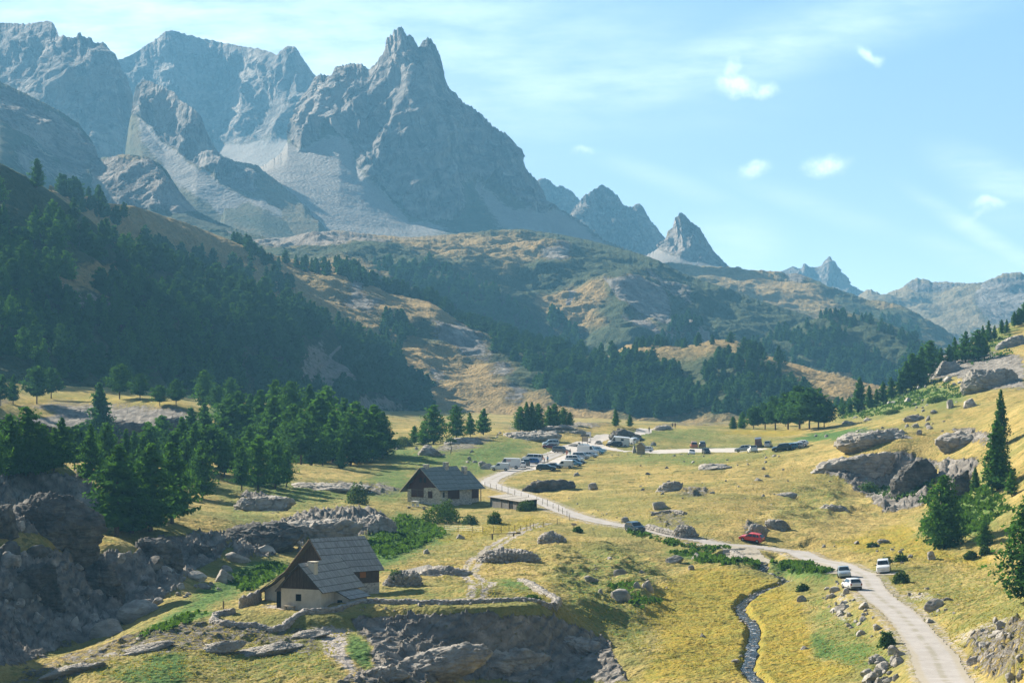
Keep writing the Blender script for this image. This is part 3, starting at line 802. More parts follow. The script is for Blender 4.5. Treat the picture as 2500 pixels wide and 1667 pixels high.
    sheet('mountain_crag', 1370, 1660,
          [[(1370, 560, 3300), (1400, 510, 3300), (1416, 490, 3300), (1422, 482, 3300), (1428, 476, 3300), (1438, 471, 3300), (1447, 463, 3300), (1458, 458, 3300), (1468, 450, 3300), (1476, 455, 3300), (1485, 459, 3300), (1497, 468, 3300), (1508, 478, 3290), (1519, 497, 3280), (1530, 503, 3280), (1542, 506, 3270), (1549, 501, 3270), (1556, 496, 3270), (1564, 500, 3260),
            (1573, 509, 3260), (1580, 524, 3250), (1588, 536, 3250), (1607, 559, 3240), (1623, 579, 3230), (1660, 612, 3200)],
           [(1370, 600, 3000), (1470, 540, 3030), (1556, 560, 3000), (1660, 640, 2950)],
           [(1370, 700, 2500), (1470, 680, 2600), (1660, 690, 2600)]],
          200, 150, mt, [('R', 'all', 0, 1), ('S', 'poly', [(1370, 600), (1500, 610), (1660, 640), (1660, 720), (1370, 720)], .9)],
          'broken rock crag with several summits beside the tall peak', amp=70, wl=170, aniso=(1, .4, .4), jag=2.2, jwl=11, kb=1.9, kk=.45, seed=35, rough=4)
    sheet('mountain_tooth', 1560, 1830,
          [[(1560, 632, 2700), (1590, 616, 2700), (1615, 601, 2700), (1622, 590, 2700), (1625, 580, 2700), (1631, 564, 2700), (1642, 555, 2700), (1646, 540, 2700), (1648, 532, 2700), (1651, 530, 2700), (1655, 528, 2700), (1658, 520, 2700), (1662, 518, 2700), (1668, 521, 2700), (1673, 525, 2700), (1688, 542, 2690), (1709, 555, 2680), (1726, 586, 2670), (1745, 615, 2660),
            (1768, 638, 2640), (1782, 652, 2600), (1830, 668, 2500)],
           [(1560, 640, 2550), (1620, 620, 2540), (1662, 610, 2520), (1700, 620, 2520), (1745, 640, 2500), (1782, 655, 2480), (1830, 672, 2400)],
           [(1560, 650, 2350), (1620, 650, 2300), (1700, 660, 2300), (1830, 690, 2200)],
           [(1560, 720, 1900), (1830, 740, 1900)]],
          200, 150, mt, [('B', 'all', 0, .6), ('S', 'poly', [(1560, 610), (1620, 600), (1700, 610), (1790, 645), (1800, 670), (1640, 660), (1560, 650)], 1),
                         ('R', 'poly', [(1610, 606), (1640, 540), (1664, 510), (1720, 550), (1790, 655), (1740, 645), (1690, 640), (1650, 622)], 1, 1)],
          'dark sharp rock tooth standing on a pale scree saddle', amp=45, wl=120, aniso=(1, .3, .30), jag=2, jwl=9, kb=2.2, kk=.45, seed=41, rough=3)
    sheet('mountain_fortress', 1870, 2150,
          [[(1870, 680, 4600), (1906, 663, 4600), (1925, 655, 4600), (1934, 650, 4600), (1939, 651, 4600), (1946, 655, 4600), (1953, 656, 4600), (1958, 653, 4600), (1960, 645, 4600), (1965, 643, 4600), (1969, 645, 4600), (1974, 650, 4600), (1985, 652, 4600), (2006, 649, 4600), (2011, 640, 4600), (2015, 635, 4600), (2019, 632, 4600), (2022, 627, 4600), (2026, 626, 4600),
            (2030, 631, 4600), (2032, 645, 4600), (2038, 643, 4600), (2043, 650, 4600), (2050, 655, 4600), (2055, 672, 4600), (2063, 688, 4600), (2082, 699, 4600), (2105, 710, 4600), (2150, 735, 4600)],
           [(1870, 720, 4200), (2020, 700, 4200), (2150, 760, 4200)], [(1870, 800, 3600), (2150, 820, 3600)]],
          200, 110, mt, [('R', 'all', 0, 1)], 'far blue castle-like rock crest with a single finger of stone', amp=60, wl=150, aniso=(1, .4, .4), jag=1.2, jwl=8, kb=1.7, kk=.4, seed=44, rough=4)
    sheet('mountain_range', 2060, 2760,
          [[(2060, 745, 3400), (2094, 722, 3350), (2117, 707, 3300), (2128, 707, 3300), (2155, 719, 3300), (2168, 716, 3300), (2182, 710, 3300), (2201, 703, 3300), (2220, 688, 3300), (2237, 678, 3300), (2258, 682, 3300), (2281, 689, 3300), (2312, 688, 3300), (2340, 691, 3250), (2365, 692, 3200), (2400, 691, 3100), (2423, 680, 3000), (2450, 668, 2950), (2465, 668, 2950),
            (2478, 666, 2950), (2488, 664, 2950), (2500, 668, 2950), (2600, 640, 2900), (2760, 620, 2900)],
           [(2060, 770, 3000), (2128, 730, 3000), (2200, 740, 2950), (2300, 740, 2900), (2400, 720, 2750), (2500, 710, 2650), (2760, 680, 2600)],
           [(2060, 800, 2500), (2200, 780, 2500), (2350, 780, 2400), (2500, 770, 2300), (2760, 760, 2200)],
           [(2060, 880, 1700), (2500, 880, 1700), (2760, 880, 1700)]],
          400, 190, mt, [('B', 'all', 0, .55), ('R', 'poly', [(2400, 700), (2470, 670), (2560, 680), (2560, 760), (2460, 790), (2400, 780), (2380, 750)], .8, 1), ('R', 'ell', (2250, 700, 60, 14, 5), .6), ('G', 'ell', (2180, 745, 40, 20, 20), .6),
                         ('R', 'ell', (2310, 700, 60, 10, 0), .7)],
          'brown and golden far range closing the valley head', amp=26, wl=180, aniso=(1, 1, .5), jag=2, jwl=14, kb=2.45, kk=.8, seed=47, rough=4, rock_only=False)
    # golden hills in front of it
    sheet('hill_shoulder', 1560, 2330,
          [[(1560, 648, 2000), (1640, 640, 1980), (1700, 648, 1950), (1782, 652, 1950), (1799, 655, 1950), (1814, 658, 1950), (1837, 659, 1950), (1868, 661, 1950), (1891, 661, 1940), (1905, 664, 1920), (1918, 669, 1900), (1944, 668, 1880), (1967, 674, 1860), (2002, 688, 1820), (2032, 705, 1780), (2059, 710, 1750), (2094, 726, 1700),
            (2113, 733, 1680), (2155, 734, 1650), (2185, 741, 1620), (2212, 750, 1600), (2251, 778, 1550), (2330, 820, 1500)],
           [(1560, 660, 1800), (1782, 675, 1750), (1905, 695, 1700), (2000, 715, 1620), (2094, 745, 1550), (2212, 785, 1450), (2330, 840, 1400)],
           [(1560, 720, 1500), (1782, 715, 1500), (1905, 745, 1450), (2000, 765, 1400), (2094, 785, 1380), (2212, 815, 1300), (2330, 860, 1250)],
           [(1560, 900, 1000), (2330, 960, 1000)]],
          440, 200, hl, [('G', 'all', 0, .35), ('B', 'poly', [(1660, 650), (1900, 668), (2000, 700), (2060, 740), (2090, 770), (2000, 775), (1870, 735), (1780, 700), (1690, 665)], .95, 1),
                         ('R', 'ell', (1940, 676, 40, 8, 8), .7), ('G', 'ell', (1960, 750, 26, 14, 60), .9), ('G', 'ell', (2005, 757, 20, 14, 60), .9), ('B', 'ell', (2140, 745, 60, 10, 10), .7, 1), ('G', 'ell', (1850, 690, 60, 12, 15), .8), ('G', 'poly', [(1990, 690), (2100, 735), (2240, 790), (2240, 850), (2080, 770), (2030, 720)], .9, 1)],
          'rolling golden alp below the rock tooth', amp=14, wl=110, aniso=(1, 1, .8), jag=1.5, jwl=20, kb=3.0, kk=.9, seed=51, rough=5, rock_only=False)
    # slopes under the main peak: benches, knoll and shaded flank
    sheet('hill_bench', 470, 2120,
          [[(470, 560, 1330), (540, 560, 1340), (620, 585, 1360), (700, 580, 1400), (760, 568, 1400), (830, 562, 1420), (880, 570, 1400), (1000, 580, 1400), (1106, 572, 1420), (1200, 562, 1450), (1280, 560, 1480), (1366, 573, 1500), (1450, 590, 1480), (1530, 610, 1450), (1600, 632, 1420), (1669, 668, 1380), (1784, 708, 1320), (1868, 738, 1270), (1967, 768, 1220), (2040, 800, 1170), (2120, 830, 1120)],
           [(470, 580, 1250), (620, 600, 1260), (760, 590, 1260), (880, 600, 1250), (1000, 620, 1220), (1106, 608, 1250), (1200, 604, 1290), (1290, 610, 1330), (1366, 612, 1300), (1450, 650, 1260), (1600, 690, 1240), (1784, 750, 1180), (1967, 800, 1110), (2120, 860, 1050)],
           [(470, 610, 1120), (620, 630, 1120), (760, 625, 1120), (880, 640, 1090), (1000, 660, 1080), (1106, 650, 1110), (1200, 650, 1150), (1290, 655, 1150), (1366, 660, 1150), (1420, 690, 1120), (1480, 690, 1130), (1520, 700, 1100), (1600, 750, 1070), (1784, 800, 1040), (1967, 850, 1000), (2120, 900, 980)],
           [(470, 640, 1000), (760, 660, 1000), (1000, 710, 960), (1106, 720, 970), (1200, 740, 960), (1310, 715, 1040), (1400, 730, 1050), (1480, 735, 1060), (1530, 760, 1010), (1600, 815, 960), (1784, 850, 950), (2120, 930, 940)],
           [(470, 700, 850), (1000, 800, 850), (1200, 810, 860), (1320, 790, 950), (1430, 800, 950), (1500, 830, 900), (1600, 880, 860), (1784, 900, 850), (2120, 970, 860)],
           [(470, 800, 750), (1000, 950, 760), (1320, 940, 780), (1600, 980, 740), (2120, 1020, 800)]],
          760, 330, hl, [('G', 'all', 0, .8), ('S', 'poly', [(540, 555), (1100, 556), (1130, 580), (1010, 604), (820, 604), (600, 608)], .62, 1), ('S', 'poly', [(1000, 575), (1100, 600), (1060, 640), (980, 620)], .5), ('B', 'poly', [(470, 600), (640, 640), (760, 640), (900, 660), (960, 680), (900, 690), (700, 670), (470, 650)], .9, 1),
                         ('B', 'poly', [(900, 556), (1000, 590), (1106, 574), (1240, 575), (1370, 600), (1340, 620), (1290, 640), (1240, 660), (1190, 640), (1110, 640), (1000, 612)], .85, 1),
                         ('B', 'poly', [(1330, 720), (1390, 698), (1480, 695), (1480, 720), (1450, 760), (1480, 790), (1400, 800), (1340, 775), (1310, 740)], .9, 1),
                         ('R', 'ell', (1360, 628, 44, 26, 0), .8, 1), ('R', 'poly', [(1480, 690), (1530, 690), (1600, 700), (1640, 740), (1640, 800), (1580, 780), (1520, 740)], .85, 1), ('R', 'poly', [(1560, 660), (1660, 690), (1700, 740), (1640, 730)], .6),
                         ('S', 'poly', [(1525, 770), (1560, 765), (1600, 800), (1660, 830), (1620, 832), (1570, 810)], 1, 1), ('S', 'line', ([(1560, 740), (1640, 790), (1700, 830), (1760, 850)], 5), .9), ('S', 'ell', (700, 575, 200, 16, 5), .85), ('R', 'ell', (1000, 560, 90, 12, 0), .5), ('S', 'line', ([(1390, 700), (1400, 720), (1385, 735)], 6), .9)],
          'grassy bench and shaded flank under the tall peak', amp=16, wl=120, aniso=(1, 1, .7), jag=1.5, jwl=24, kb=3.0, kk=.85, seed=55, rough=6, rock_only=False)
    sheet('hill_wooded', 1780, 2360,
          [[(1780, 850, 1000), (1860, 825, 1000), (1933, 800, 1020), (2006, 774, 1040), (2040, 766, 1040), (2074, 764, 1040), (2136, 776, 1020), (2212, 807, 980), (2250, 830, 960), (2270, 838, 940), (2360, 890, 900)],
           [(1780, 880, 930), (2006, 830, 930), (2136, 850, 900), (2250, 890, 860), (2360, 930, 820)],
           [(1780, 960, 800), (2006, 950, 800), (2360, 980, 760)], [(1780, 1030, 700), (2360, 1030, 690)]],
          330, 140, hl, [('G', 'all', 0, 1), ('B', 'poly', [(2020, 770), (2080, 762), (2090, 770), (2030, 776)], .8), ('B', 'poly', [(2000, 900), (2150, 890), (2250, 920), (2200, 950), (2050, 940)], .7)],
          'dark rounded hill with bands of forest', amp=8, wl=70, kb=3.0, kk=.9, seed=61, rough=6, rock_only=False)
    # valley side with golden clearings and forest
    sheet('hill_side', 120, 2320,
          [[(120, 452, 600), (180, 472, 620), (230, 492, 640), (290, 500, 660), (330, 504, 680), (400, 528, 720), (460, 546, 750), (540, 578, 800), (600, 602, 830), (650, 617, 850), (740, 640, 880), (800, 645, 900), (840, 648, 900), (900, 690, 900), (950, 715, 890), (1050, 735, 880), (1100, 770, 870), (1150, 800, 860), (1250, 830, 850), (1320, 850, 850), (1420, 868, 850), (1490, 868, 840), (1530, 842, 830), (1590, 838, 830), (1660, 848, 820), (1710, 838, 810),
            (1740, 829, 810), (1795, 830, 810), (1850, 862, 800), (1950, 890, 780), (2100, 935, 740), (2320, 960, 700)],
           [(120, 500, 560), (330, 540, 620), (540, 610, 720), (740, 690, 780), (840, 705, 790), (950, 760, 780), (1100, 820, 770), (1250, 870, 760), (1420, 895, 750), (1530, 875, 740), (1740, 862, 730), (1800, 868, 730), (1950, 925, 690), (2320, 985, 640)],
           [(120, 600, 520), (330, 620, 580), (540, 680, 650), (740, 770, 690), (840, 790, 700), (950, 840, 690), (1100, 890, 680), (1250, 915, 670), (1420, 940, 660), (1530, 940, 650), (1740, 935, 640), (1950, 965, 600), (2320, 1005, 560)],
           [(120, 760, 500), (540, 800, 570), (840, 880, 620), (1000, 930, 620), (1150, 965, 600), (1300, 985, 585), (1500, 1008, 570), (1700, 1022, 560), (1900, 1032, 530), (2320, 1042, 500)],
           [(120, 900, 470), (540, 950, 520), (840, 1010, 540), (1150, 1045, 520), (1500, 1075, 490), (1900, 1085, 460), (2320, 1080, 430)]],
          900, 300, hl, [('B', 'all', 0, .75), ('G', 'poly', [(830, 720), (1000, 760), (1150, 820), (1300, 850), (1500, 870), (1600, 900), (1500, 1000), (1250, 960), (1180, 900), (1100, 880), (950, 800)], .85, 1),
                         ('R', 'ell', (900, 745, 70, 18, 15), .8, 1), ('R', 'ell', (1070, 785, 70, 18, 10), .75, 1), ('R', 'ell', (1130, 840, 80, 28, 25), .9, 1), ('R', 'ell', (1200, 905, 60, 22, 0), .8, 1), ('R', 'ell', (1250, 955, 45, 22, 0), .9, 1), ('R', 'ell', (1080, 900, 40, 24, 45), .85, 1), ('R', 'ell', (870, 690, 26, 40, 10), .7, 1),
                         ('B', 'ell', (1020, 765, 120, 22, 5), .9, 1), ('B', 'ell', (1120, 885, 90, 26, 10), 1, 1), ('B', 'ell', (1170, 935, 90, 24, 15), 1, 1), ('G', 'poly', [(1500, 880), (1750, 860), (1900, 900), (2000, 960), (1900, 1030), (1500, 1020)], .75, 1), ('B', 'ell', (1900, 965, 70, 18, 0), .8, 1), ('B', 'ell', (1570, 842, 60, 8, 0), .9, 1), ('B', 'ell', (1765, 835, 50, 10, 5), .9, 1)],
          'golden valley side with rock steps and clearings', amp=7, wl=60, aniso=(1, 1, 1), jag=1.2, jwl=30, kb=3.0, kk=1.1, seed=66, rough=3, rock_only=False)
    # the dark wooded spur
    sheet('hill_spur', -420, 1240,
          [[(-420, 180, 370), (-150, 330, 380), (0, 398, 385), (60, 428, 390), (110, 458, 395), (170, 500, 405), (230, 545, 410), (290, 605, 420), (405, 650, 435), (536, 690, 460), (650, 712, 480), (765, 768, 505), (880, 825, 530), (934, 858, 545), (1030, 925, 565), (1106, 962, 580), (1156, 998, 590), (1240, 1042, 600)],
           [(-420, 560, 320), (-150, 620, 330), (0, 640, 338), (230, 710, 362), (405, 775, 388), (650, 815, 442), (880, 900, 500), (1030, 965, 545), (1156, 1012, 582), (1240, 1046, 597)],
           [(-420, 940, 285), (0, 935, 300), (230, 945, 325), (405, 950, 355), (650, 975, 410), (770, 995, 440), (880, 1012, 475), (1030, 1015, 530), (1156, 1032, 575), (1240, 1050, 595)],
           [(-420, 1010, 270), (0, 1000, 285), (405, 1020, 335), (650, 1050, 385), (880, 1060, 450), (1156, 1050, 555), (1240, 1058, 585)]],
          760, 260, hl, [('G', 'all', 0, .85), ('B', 'ell', (240, 670, 50, 16, -12), 1, 1), ('B', 'ell', (190, 690, 90, 40, 10), .75), ('S', 'poly', [(740, 835), (790, 830), (860, 900), (845, 955), (790, 985), (735, 930)], .62), ('S', 'poly', [(880, 962), (950, 972), (1010, 1010), (900, 1012), (845, 1000)], .62), ('S', 'line', ([(782, 890), (810, 875), (830, 852)], 4), 1), ('S', 'ell', (130, 710, 70, 20, 20), .55), ('S', 'ell', (220, 760, 60, 14, 30), .55)],
          'steep shaded spur under dark larch forest', amp=5, wl=32, aniso=(1, 1, 1), jag=1.0, jwl=30, kb=3.0, kk=3.9, seed=71, rough=3, rock_only=False)

def build_haze():
    b = NB('haze_air')
    v = b.N('ShaderNodeVolumePrincipled')
    v.inputs['Color'].default_value = HAZE_COL
    v.inputs['Density'].default_value = HAZE_DENS
    v.inputs['Anisotropy'].default_value = .08
    v.inputs['Density Attribute'].default_value = ''
    b.L(v.outputs[0], b.out.inputs['Volume'])
    b.m.cycles.homogeneous_volume = True
    x0, x1, y0, y1, z0, z1 = -6000, 6000, -300, 8600, -90, 1130
    vs = np.array([(x, y, z) for z in (z0, z1) for y in (y0, y1) for x in (x0, x1)], float)
    f = np.array([(0, 2, 3, 1), (4, 5, 7, 6), (0, 1, 5, 4), (2, 6, 7, 3), (0, 4, 6, 2), (1, 3, 7, 5)])
    tag(link('haze', mesh_np('haze', vs, f, [b.m], False)), 'thin blue mountain haze', kind='stuff')
HAZE_COL, HAZE_DENS = (.24, .62, 1.0, 1), 0.82e-4
# ------------------------------------------------------------------ near ground: a height field through surveyed points
CTRL = [  # photograph pixel, height above the valley floor
    # road and car parks
    (2320, 1667, .5), (2240, 1560, .3), (2150, 1480, .2), (2080, 1430, .1), (2000, 1385, 0), (1850, 1345, 0), (1700, 1315, 0), (1550, 1290, 0), (1480, 1278, .2), (1400, 1262, .3),
    (1320, 1225, .3), (1250, 1195, .2), (1190, 1185, .2), (1200, 1165, .3), (1280, 1130, .5), (1350, 1100, .8), (1450, 1075, 1.2), (1500, 1052, 1.4), (1600, 1105, .6), (1700, 1107, .6), (1850, 1100, .8), (1950, 1092, 1.0),
    # golden meadow behind the road
    (1500, 1200, 1.2), (1700, 1180, 1.5), (1900, 1180, 2), (1400, 1140, .8), (1650, 1240, 1.9), (1850, 1280, 1.0), (2000, 1290, .3), (2150, 1300, .3), (2250, 1330, .5), (2300, 1370, .7), (1750, 1060, 1), (1900, 1055, 1.2),
    # rock step and the right hillside
    (2180, 1100, 7.4), (2080, 1120, 5.5), (2000, 1142, 3.6), (2320, 1120, 8.5), (2390, 1170, 7), (2180, 1190, .2), (2240, 1195, .6), (2120, 1180, 1.2), (2300, 1215, 2.2), (2270, 1270, 1.2), (2100, 1050, 6), (2300, 1050, 10), (2400, 1080, 11), (2480, 1110, 12.5), (2350, 1290, 2.6), (2450, 1260, 6), (2480, 1180, 9),
    (2490, 1000, 16.5), (2400, 960, 17), (2250, 960, 11), (2100, 985, 6), (2000, 1002, 3), (1900, 1022, 1), (2300, 1480, 1.4), (2420, 1450, 2.6), (2490, 1400, 3.6), (2420, 1560, 2.6), (2490, 1600, 4.2), (2490, 1500, 4.0), (2200, 1420, .3), (2400, 1360, 1.5),
    # hump with the upper car park
    (1317, 1040, 3.3), (1144, 1070, 3.0), (1026, 1100, 2.6), (1400, 1034, 3.8), (1489, 1034, 4), (1560, 1052, .6), (1623, 1042, 1.2), (1700, 1036, .6), (1944, 1038, -.3), (1200, 1092, 2), (1100, 1130, 1.4),
    # house and gardens
    (1000, 1236, .2), (1080, 1240, 0), (1130, 1208, .3), (1200, 1250, .2), (1200, 1290, -.3), (950, 1330, -.8), (1300, 1280, .2), (1040, 1290, -.6), (1150, 1400, .8), (1250, 1360, .6),
    # barn yard on its knoll
    (900, 1450, 1.4), (900, 1480, 1.5), (1250, 1470, 1.9), (1000, 1492, 1.6), (1150, 1485, 1.8), (1345, 1478, 1.7), (600, 1488, .7), (700, 1490, 1.5), (800, 1492, 1.5), (1100, 1440, 1.3), (560, 1500, 1.2), (640, 1462, -.3), (780, 1400, .5),
    # its flanks
    (1500, 1330, -.2), (1420, 1380, .3), (1600, 1400, -1.6), (1450, 1450, .2), (1550, 1500, -1.8), (1400, 1520, -.4), (1500, 1590, -2.8), (1450, 1560, -2.6), (1400, 1575, -2.6), (1380, 1640, -4.8), (1000, 1525, .2), (1000, 1580, -.9), (1000, 1660, -2.8), (1110, 1660, -4.0), (1200, 1530, -.1), (1200, 1590, -2.6), (1200, 1660, -5.4),
    (540, 1515, .7), (450, 1545, .3), (300, 1605, -1.3), (150, 1640, -2.4), (300, 1667, -2.7), (600, 1600, -1.4), (600, 1667, -2.9), (800, 1600, -1.0), (800, 1667, -2.4), (800, 1535, .2), (680, 1540, .3),
    # stream meadow
    (1850, 1375, -2), (1950, 1405, -1.8), (1900, 1450, -2.3), (1800, 1500, -2.5), (1850, 1600, -2.8), (1750, 1440, -2.3), (1650, 1450, -2.1), (1650, 1560, -2.6), (1700, 1667, -3.4), (1600, 1667, -3.9), (2000, 1600, -2.3), (2060, 1550, -1.6), (2000, 1500, -1.8), (2120, 1600, -1.1), (2150, 1650, -.9), (2030, 1480, -.9), (1720, 1360, -1.6), (1600, 1340, -1.2),
    # gully and shaded crags on the other side
    (400, 1480, -1.5), (330, 1530, -2.2), (250, 1570, -2.6), (100, 1630, -3.4), (0, 1660, -4), (500, 1440, -1.2), (600, 1410, -1), (700, 1360, -.6), (300, 1445, -1.0), (200, 1475, -1.6), (100, 1497, -2), (0, 1510, -2), (400, 1385, -.8), (100, 1350, 5), (300, 1345, 4), (420, 1305, 3), (150, 1335, 5.2), (0, 1335, 6), (150, 1312, 5), (280, 1302, 3.6), (480, 1330, 1.6), 
    (100, 1265, 4.6), (200, 1275, 4.2), (0, 1290, 5), (100, 1170, 10.5), (200, 1180, 9.4), (0, 1180, 11), (235, 1240, 6), (100, 1158, 9.6), (250, 1192, 5), (400, 1205, 3), (600, 1205, 2.5), (480, 1240, 2.4), (700, 1250, 1), (620, 1180, 3), (800, 1195, 1.8), (900, 1185, 1.3), (850, 1245, 2.3), (900, 1295, .4), (650, 1290, 1.8), (560, 1335, 1.1), (750, 1300, .8),
    (700, 1135, 3), (900, 1135, 1), (500, 1150, 5), (960, 1100, .4), (850, 1100, 2),
    # far knoll
    (180, 967, 12), (400, 990, 11), (300, 975, 12), (480, 1035, 7), (250, 1095, 0), (350, 1100, -.5), (0, 995, 12), (0, 1110, 1.5), (440, 1095, 1.5), (600, 1045, 4), (800, 1065, 2), (100, 1095, .5),
    # off the frame
    (-300, 1400, 8), (-300, 1180, 13), (-300, 1000, 15), (-300, 1640, -2), (2800, 1100, 24), (2800, 1300, 14), (2800, 1500, 9), (2800, 1640, 7)]
XYZ = [(-120, 1035, 9), (-60, 1050, 3), (-10, 1035, -4), (40, 1050, -4), (-110, 1140, 4), (0, 1260, -12), (60, 1290, -14), (120, 1290, -13), (160, 1410, -13), (30, 1560, -16), (130, 1680, -18), (-60, 1290, -6), (220, 1440, -5), (-60, 1620, -14), (100, 2100, -20), (250, 2100, -15), (-100, 2100, -15), (0, 2700, -20), (400, 2700, -10), (-400, 2700, -10), (0, 6000, -20), (2000, 7000, -20), (-2000, 7000, -20), (2500, 4500, 0), (-2500, 4500, 0), (0, 9000, -20),
       (0, 180, -8), (-30, 180, -8), (30, 180, -4), (-60, 180, -4), (60, 180, 2), (0, 75, -12), (-400, 1200, 60), (400, 1260, 40), (-300, 450, 30), (300, 450, 40),
       # crest of the right hillside and the fall behind it
       (188, 1095, 35.6), (176, 1080, 31.3), (170, 1074, 29), (154, 1029, 22), (148, 1035, 20.5), (140, 1035, 16), (133, 1038, 11), (127, 1050, 7), (122, 1068, 3.2), (112, 1086, .8), (215, 1155, 41), (250, 1260, 46),
       (225, 1410, 8), (190, 1290, 6), (150, 1230, -3), (130, 1215, -8), (160, 900, 20.5), (178, 1020, 27), (152, 750, 17.5)]
_pts = []
for (px, py, z) in CTRL:
    d = depth_for_z(py, z); _pts.append((ray_dir(px, py)[0] * d, d, z))
_pts += XYZ
_pts = np.array(_pts, float)
# work in a log-polar plan so that the spacing of the survey stays even with distance
def _plan(x, y):
    return x / np.maximum(y, 10) * 27.0, np.log(np.maximum(y, 10)) * 14.0
_pu, _pv = _plan(_pts[:, 0], _pts[:, 1])
def _tps(r2): return .5 * r2 * np.log(r2 + 1e-9)
def _fit():
    n = len(_pts)
    K = _tps((_pu[:, None] - _pu) ** 2 + (_pv[:, None] - _pv) ** 2) + np.eye(n) * .004
    A = np.zeros((n + 3, n + 3)); A[:n, :n] = K
    A[:n, n] = A[n, :n] = 1; A[:n, n + 1] = A[n + 1, :n] = _pu; A[:n, n + 2] = A[n + 2, :n] = _pv
    return np.linalg.solve(A, np.concatenate([_pts[:, 2], np.zeros(3)]))
_W = _fit()
def base_z(x, y):
    x = np.asarray(x, float); y = np.asarray(y, float); sh = x.shape
    u, v = _plan(x.ravel(), y.ravel())
    out = np.empty(len(u))
    for a in range(0, len(u), 60000):
        b = slice(a, a + 60000)
        out[b] = _tps((u[b, None] - _pu) ** 2 + (v[b, None] - _pv) ** 2) @ _W[:-3] + _W[-3] + _W[-2] * u[b] + _W[-1] * v[b]
    return out.reshape(sh)

def base_grid(us, ds):
    """the smooth surface over a whole polar grid, from a coarser evaluation of the same points"""
    tu = (us - CX) / F * 27.0; lv = np.log(ds)
    cu = np.unique(np.concatenate([np.linspace(tu[0], tu[-1], 90), np.linspace((-460 - CX) / F * 27, (2920 - CX) / F * 27, 330)]))
    cv = np.linspace(lv[0], lv[-1], 620)
    Y = np.broadcast_to(np.exp(cv)[:, None], (len(cv), len(cu))); Z = base_z(cu[None] / 27.0 * Y, Y)
    i = np.clip(np.searchsorted(cu, tu) - 1, 0, len(cu) - 2); f = (tu - cu[i]) / (cu[i + 1] - cu[i])
    Zu = Z[:, i] * (1 - f) + Z[:, i + 1] * f
    j = np.clip(np.searchsorted(cv, lv) - 1, 0, len(cv) - 2); g = ((lv - cv[j]) / (cv[j + 1] - cv[j]))[:, None]
    return Zu[j] * (1 - g) + Zu[j + 1] * g

def gpt(px, py):
    """ground point (x, y) seen at a photograph pixel, on the smooth surface"""
    a, b = ray_dir(px, py)
    d = np.exp(np.linspace(math.log(180), math.log(2700), 900))
    g = base_z(a * d, d) - (CAMZ + b * d)
    i = np.argmax(g > 0)
    if i == 0: i = len(d) - 1
    t = g[i - 1] / (g[i - 1] - g[i] + 1e-9)
    dd = d[i - 1] + t * (d[i] - d[i - 1])
    return a * dd, dd

def gpts(px, py):
    px = np.asarray(px, float); py = np.asarray(py, float)
    u = (px - CX) / F; v = -(py - CY) / F
    cs, sn = math.cos(PITCH), math.sin(PITCH)
    a, b = u / (cs + v * sn), (-sn + v * cs) / (cs + v * sn)
    d = np.exp(np.linspace(math.log(240), math.log(1500), 110))
    g = base_z(a[:, None] * d, np.broadcast_to(d, (len(a), len(d)))) - (CAMZ + b[:, None] * d)
    i = np.clip(np.argmax(g > 0, 1), 1, len(d) - 1); r = np.arange(len(a))
    t = np.clip(g[r, i - 1] / (g[r, i - 1] - g[r, i] + 1e-9), 0, 1)
    dd = d[i - 1] + t * (d[i] - d[i - 1])
    return np.stack([a * dd, dd], -1)

def gline(pts): return [gpt(*p) for p in pts]

ROAD = gline([(2420, 1760), (2340, 1667), (2282, 1598), (2252, 1562), (2225, 1527), (2189, 1489), (2158, 1467), (2136, 1448), (2122, 1431), (2112, 1413), (2100, 1399), (2075, 1387), (2040, 1376), (2000, 1368), (1950, 1357), (1850, 1339), (1750, 1321), (1650, 1304), (1560, 1290), (1480, 1277), (1420, 1263), (1370, 1246), (1330, 1228), (1290, 1212), (1240, 1196), (1205, 1186), (1192, 1178), (1205, 1168), (1240, 1153), (1280, 1140), (1320, 1124), (1360, 1108)])
ROAD_END = gline([(1360, 1108), (1400, 1090), (1440, 1078), (1480, 1062)])
LOT_A = gline([(1215, 1158), (1240, 1140), (1300, 1118), (1370, 1092), (1405, 1080), (1440, 1078), (1470, 1082), (1490, 1096), (1455, 1112), (1400, 1130), (1340, 1142), (1290, 1150)])
LOT_B = gline([(1560, 1104), (1600, 1098), (1700, 1094), (1800, 1093), (1880, 1094), (1850, 1100), (1760, 1104), (1680, 1106), (1600, 1108)])
LOT_LINK = gline([(1440, 1080), (1480, 1094), (1530, 1101), (1600, 1103)])
SPUR_ROAD = gline([(2170, 1402), (2140, 1400), (2108, 1404)])
PATH_UP = gline([(1490, 1064), (1540, 1062), (1570, 1054), (1600, 1046), (1630, 1042)])
STREAM = gline([(1862, 1368), (1866, 1378), (1858, 1386), (1870, 1396), (1900, 1404), (1925, 1410), (1915, 1418), (1890, 1426), (1860, 1436), (1835, 1450), (1815, 1465), (1806, 1480), (1818, 1496), (1836, 1512), (1844, 1530), (1842, 1548), (1836, 1568), (1834, 1590), (1828, 1610), (1822, 1622), (1832, 1636), (1850, 1652), (1862, 1672), (1880, 1740)])
STREAM_UP = gline([(1870, 1352), (1900, 1336), (1960, 1330), (1990, 1318), (2040, 1326), (2100, 1320)])
SHOULDER = gline([(1740, 1330), (1800, 1341), (1850, 1350), (1930, 1367), (2000, 1383), (2050, 1399)])
TRACK = gline([(1330, 1276), (1280, 1290), (1210, 1330), (1165, 1370), (1140, 1395), (1165, 1415), (1190, 1425), (1165, 1445), (1100, 1450)])

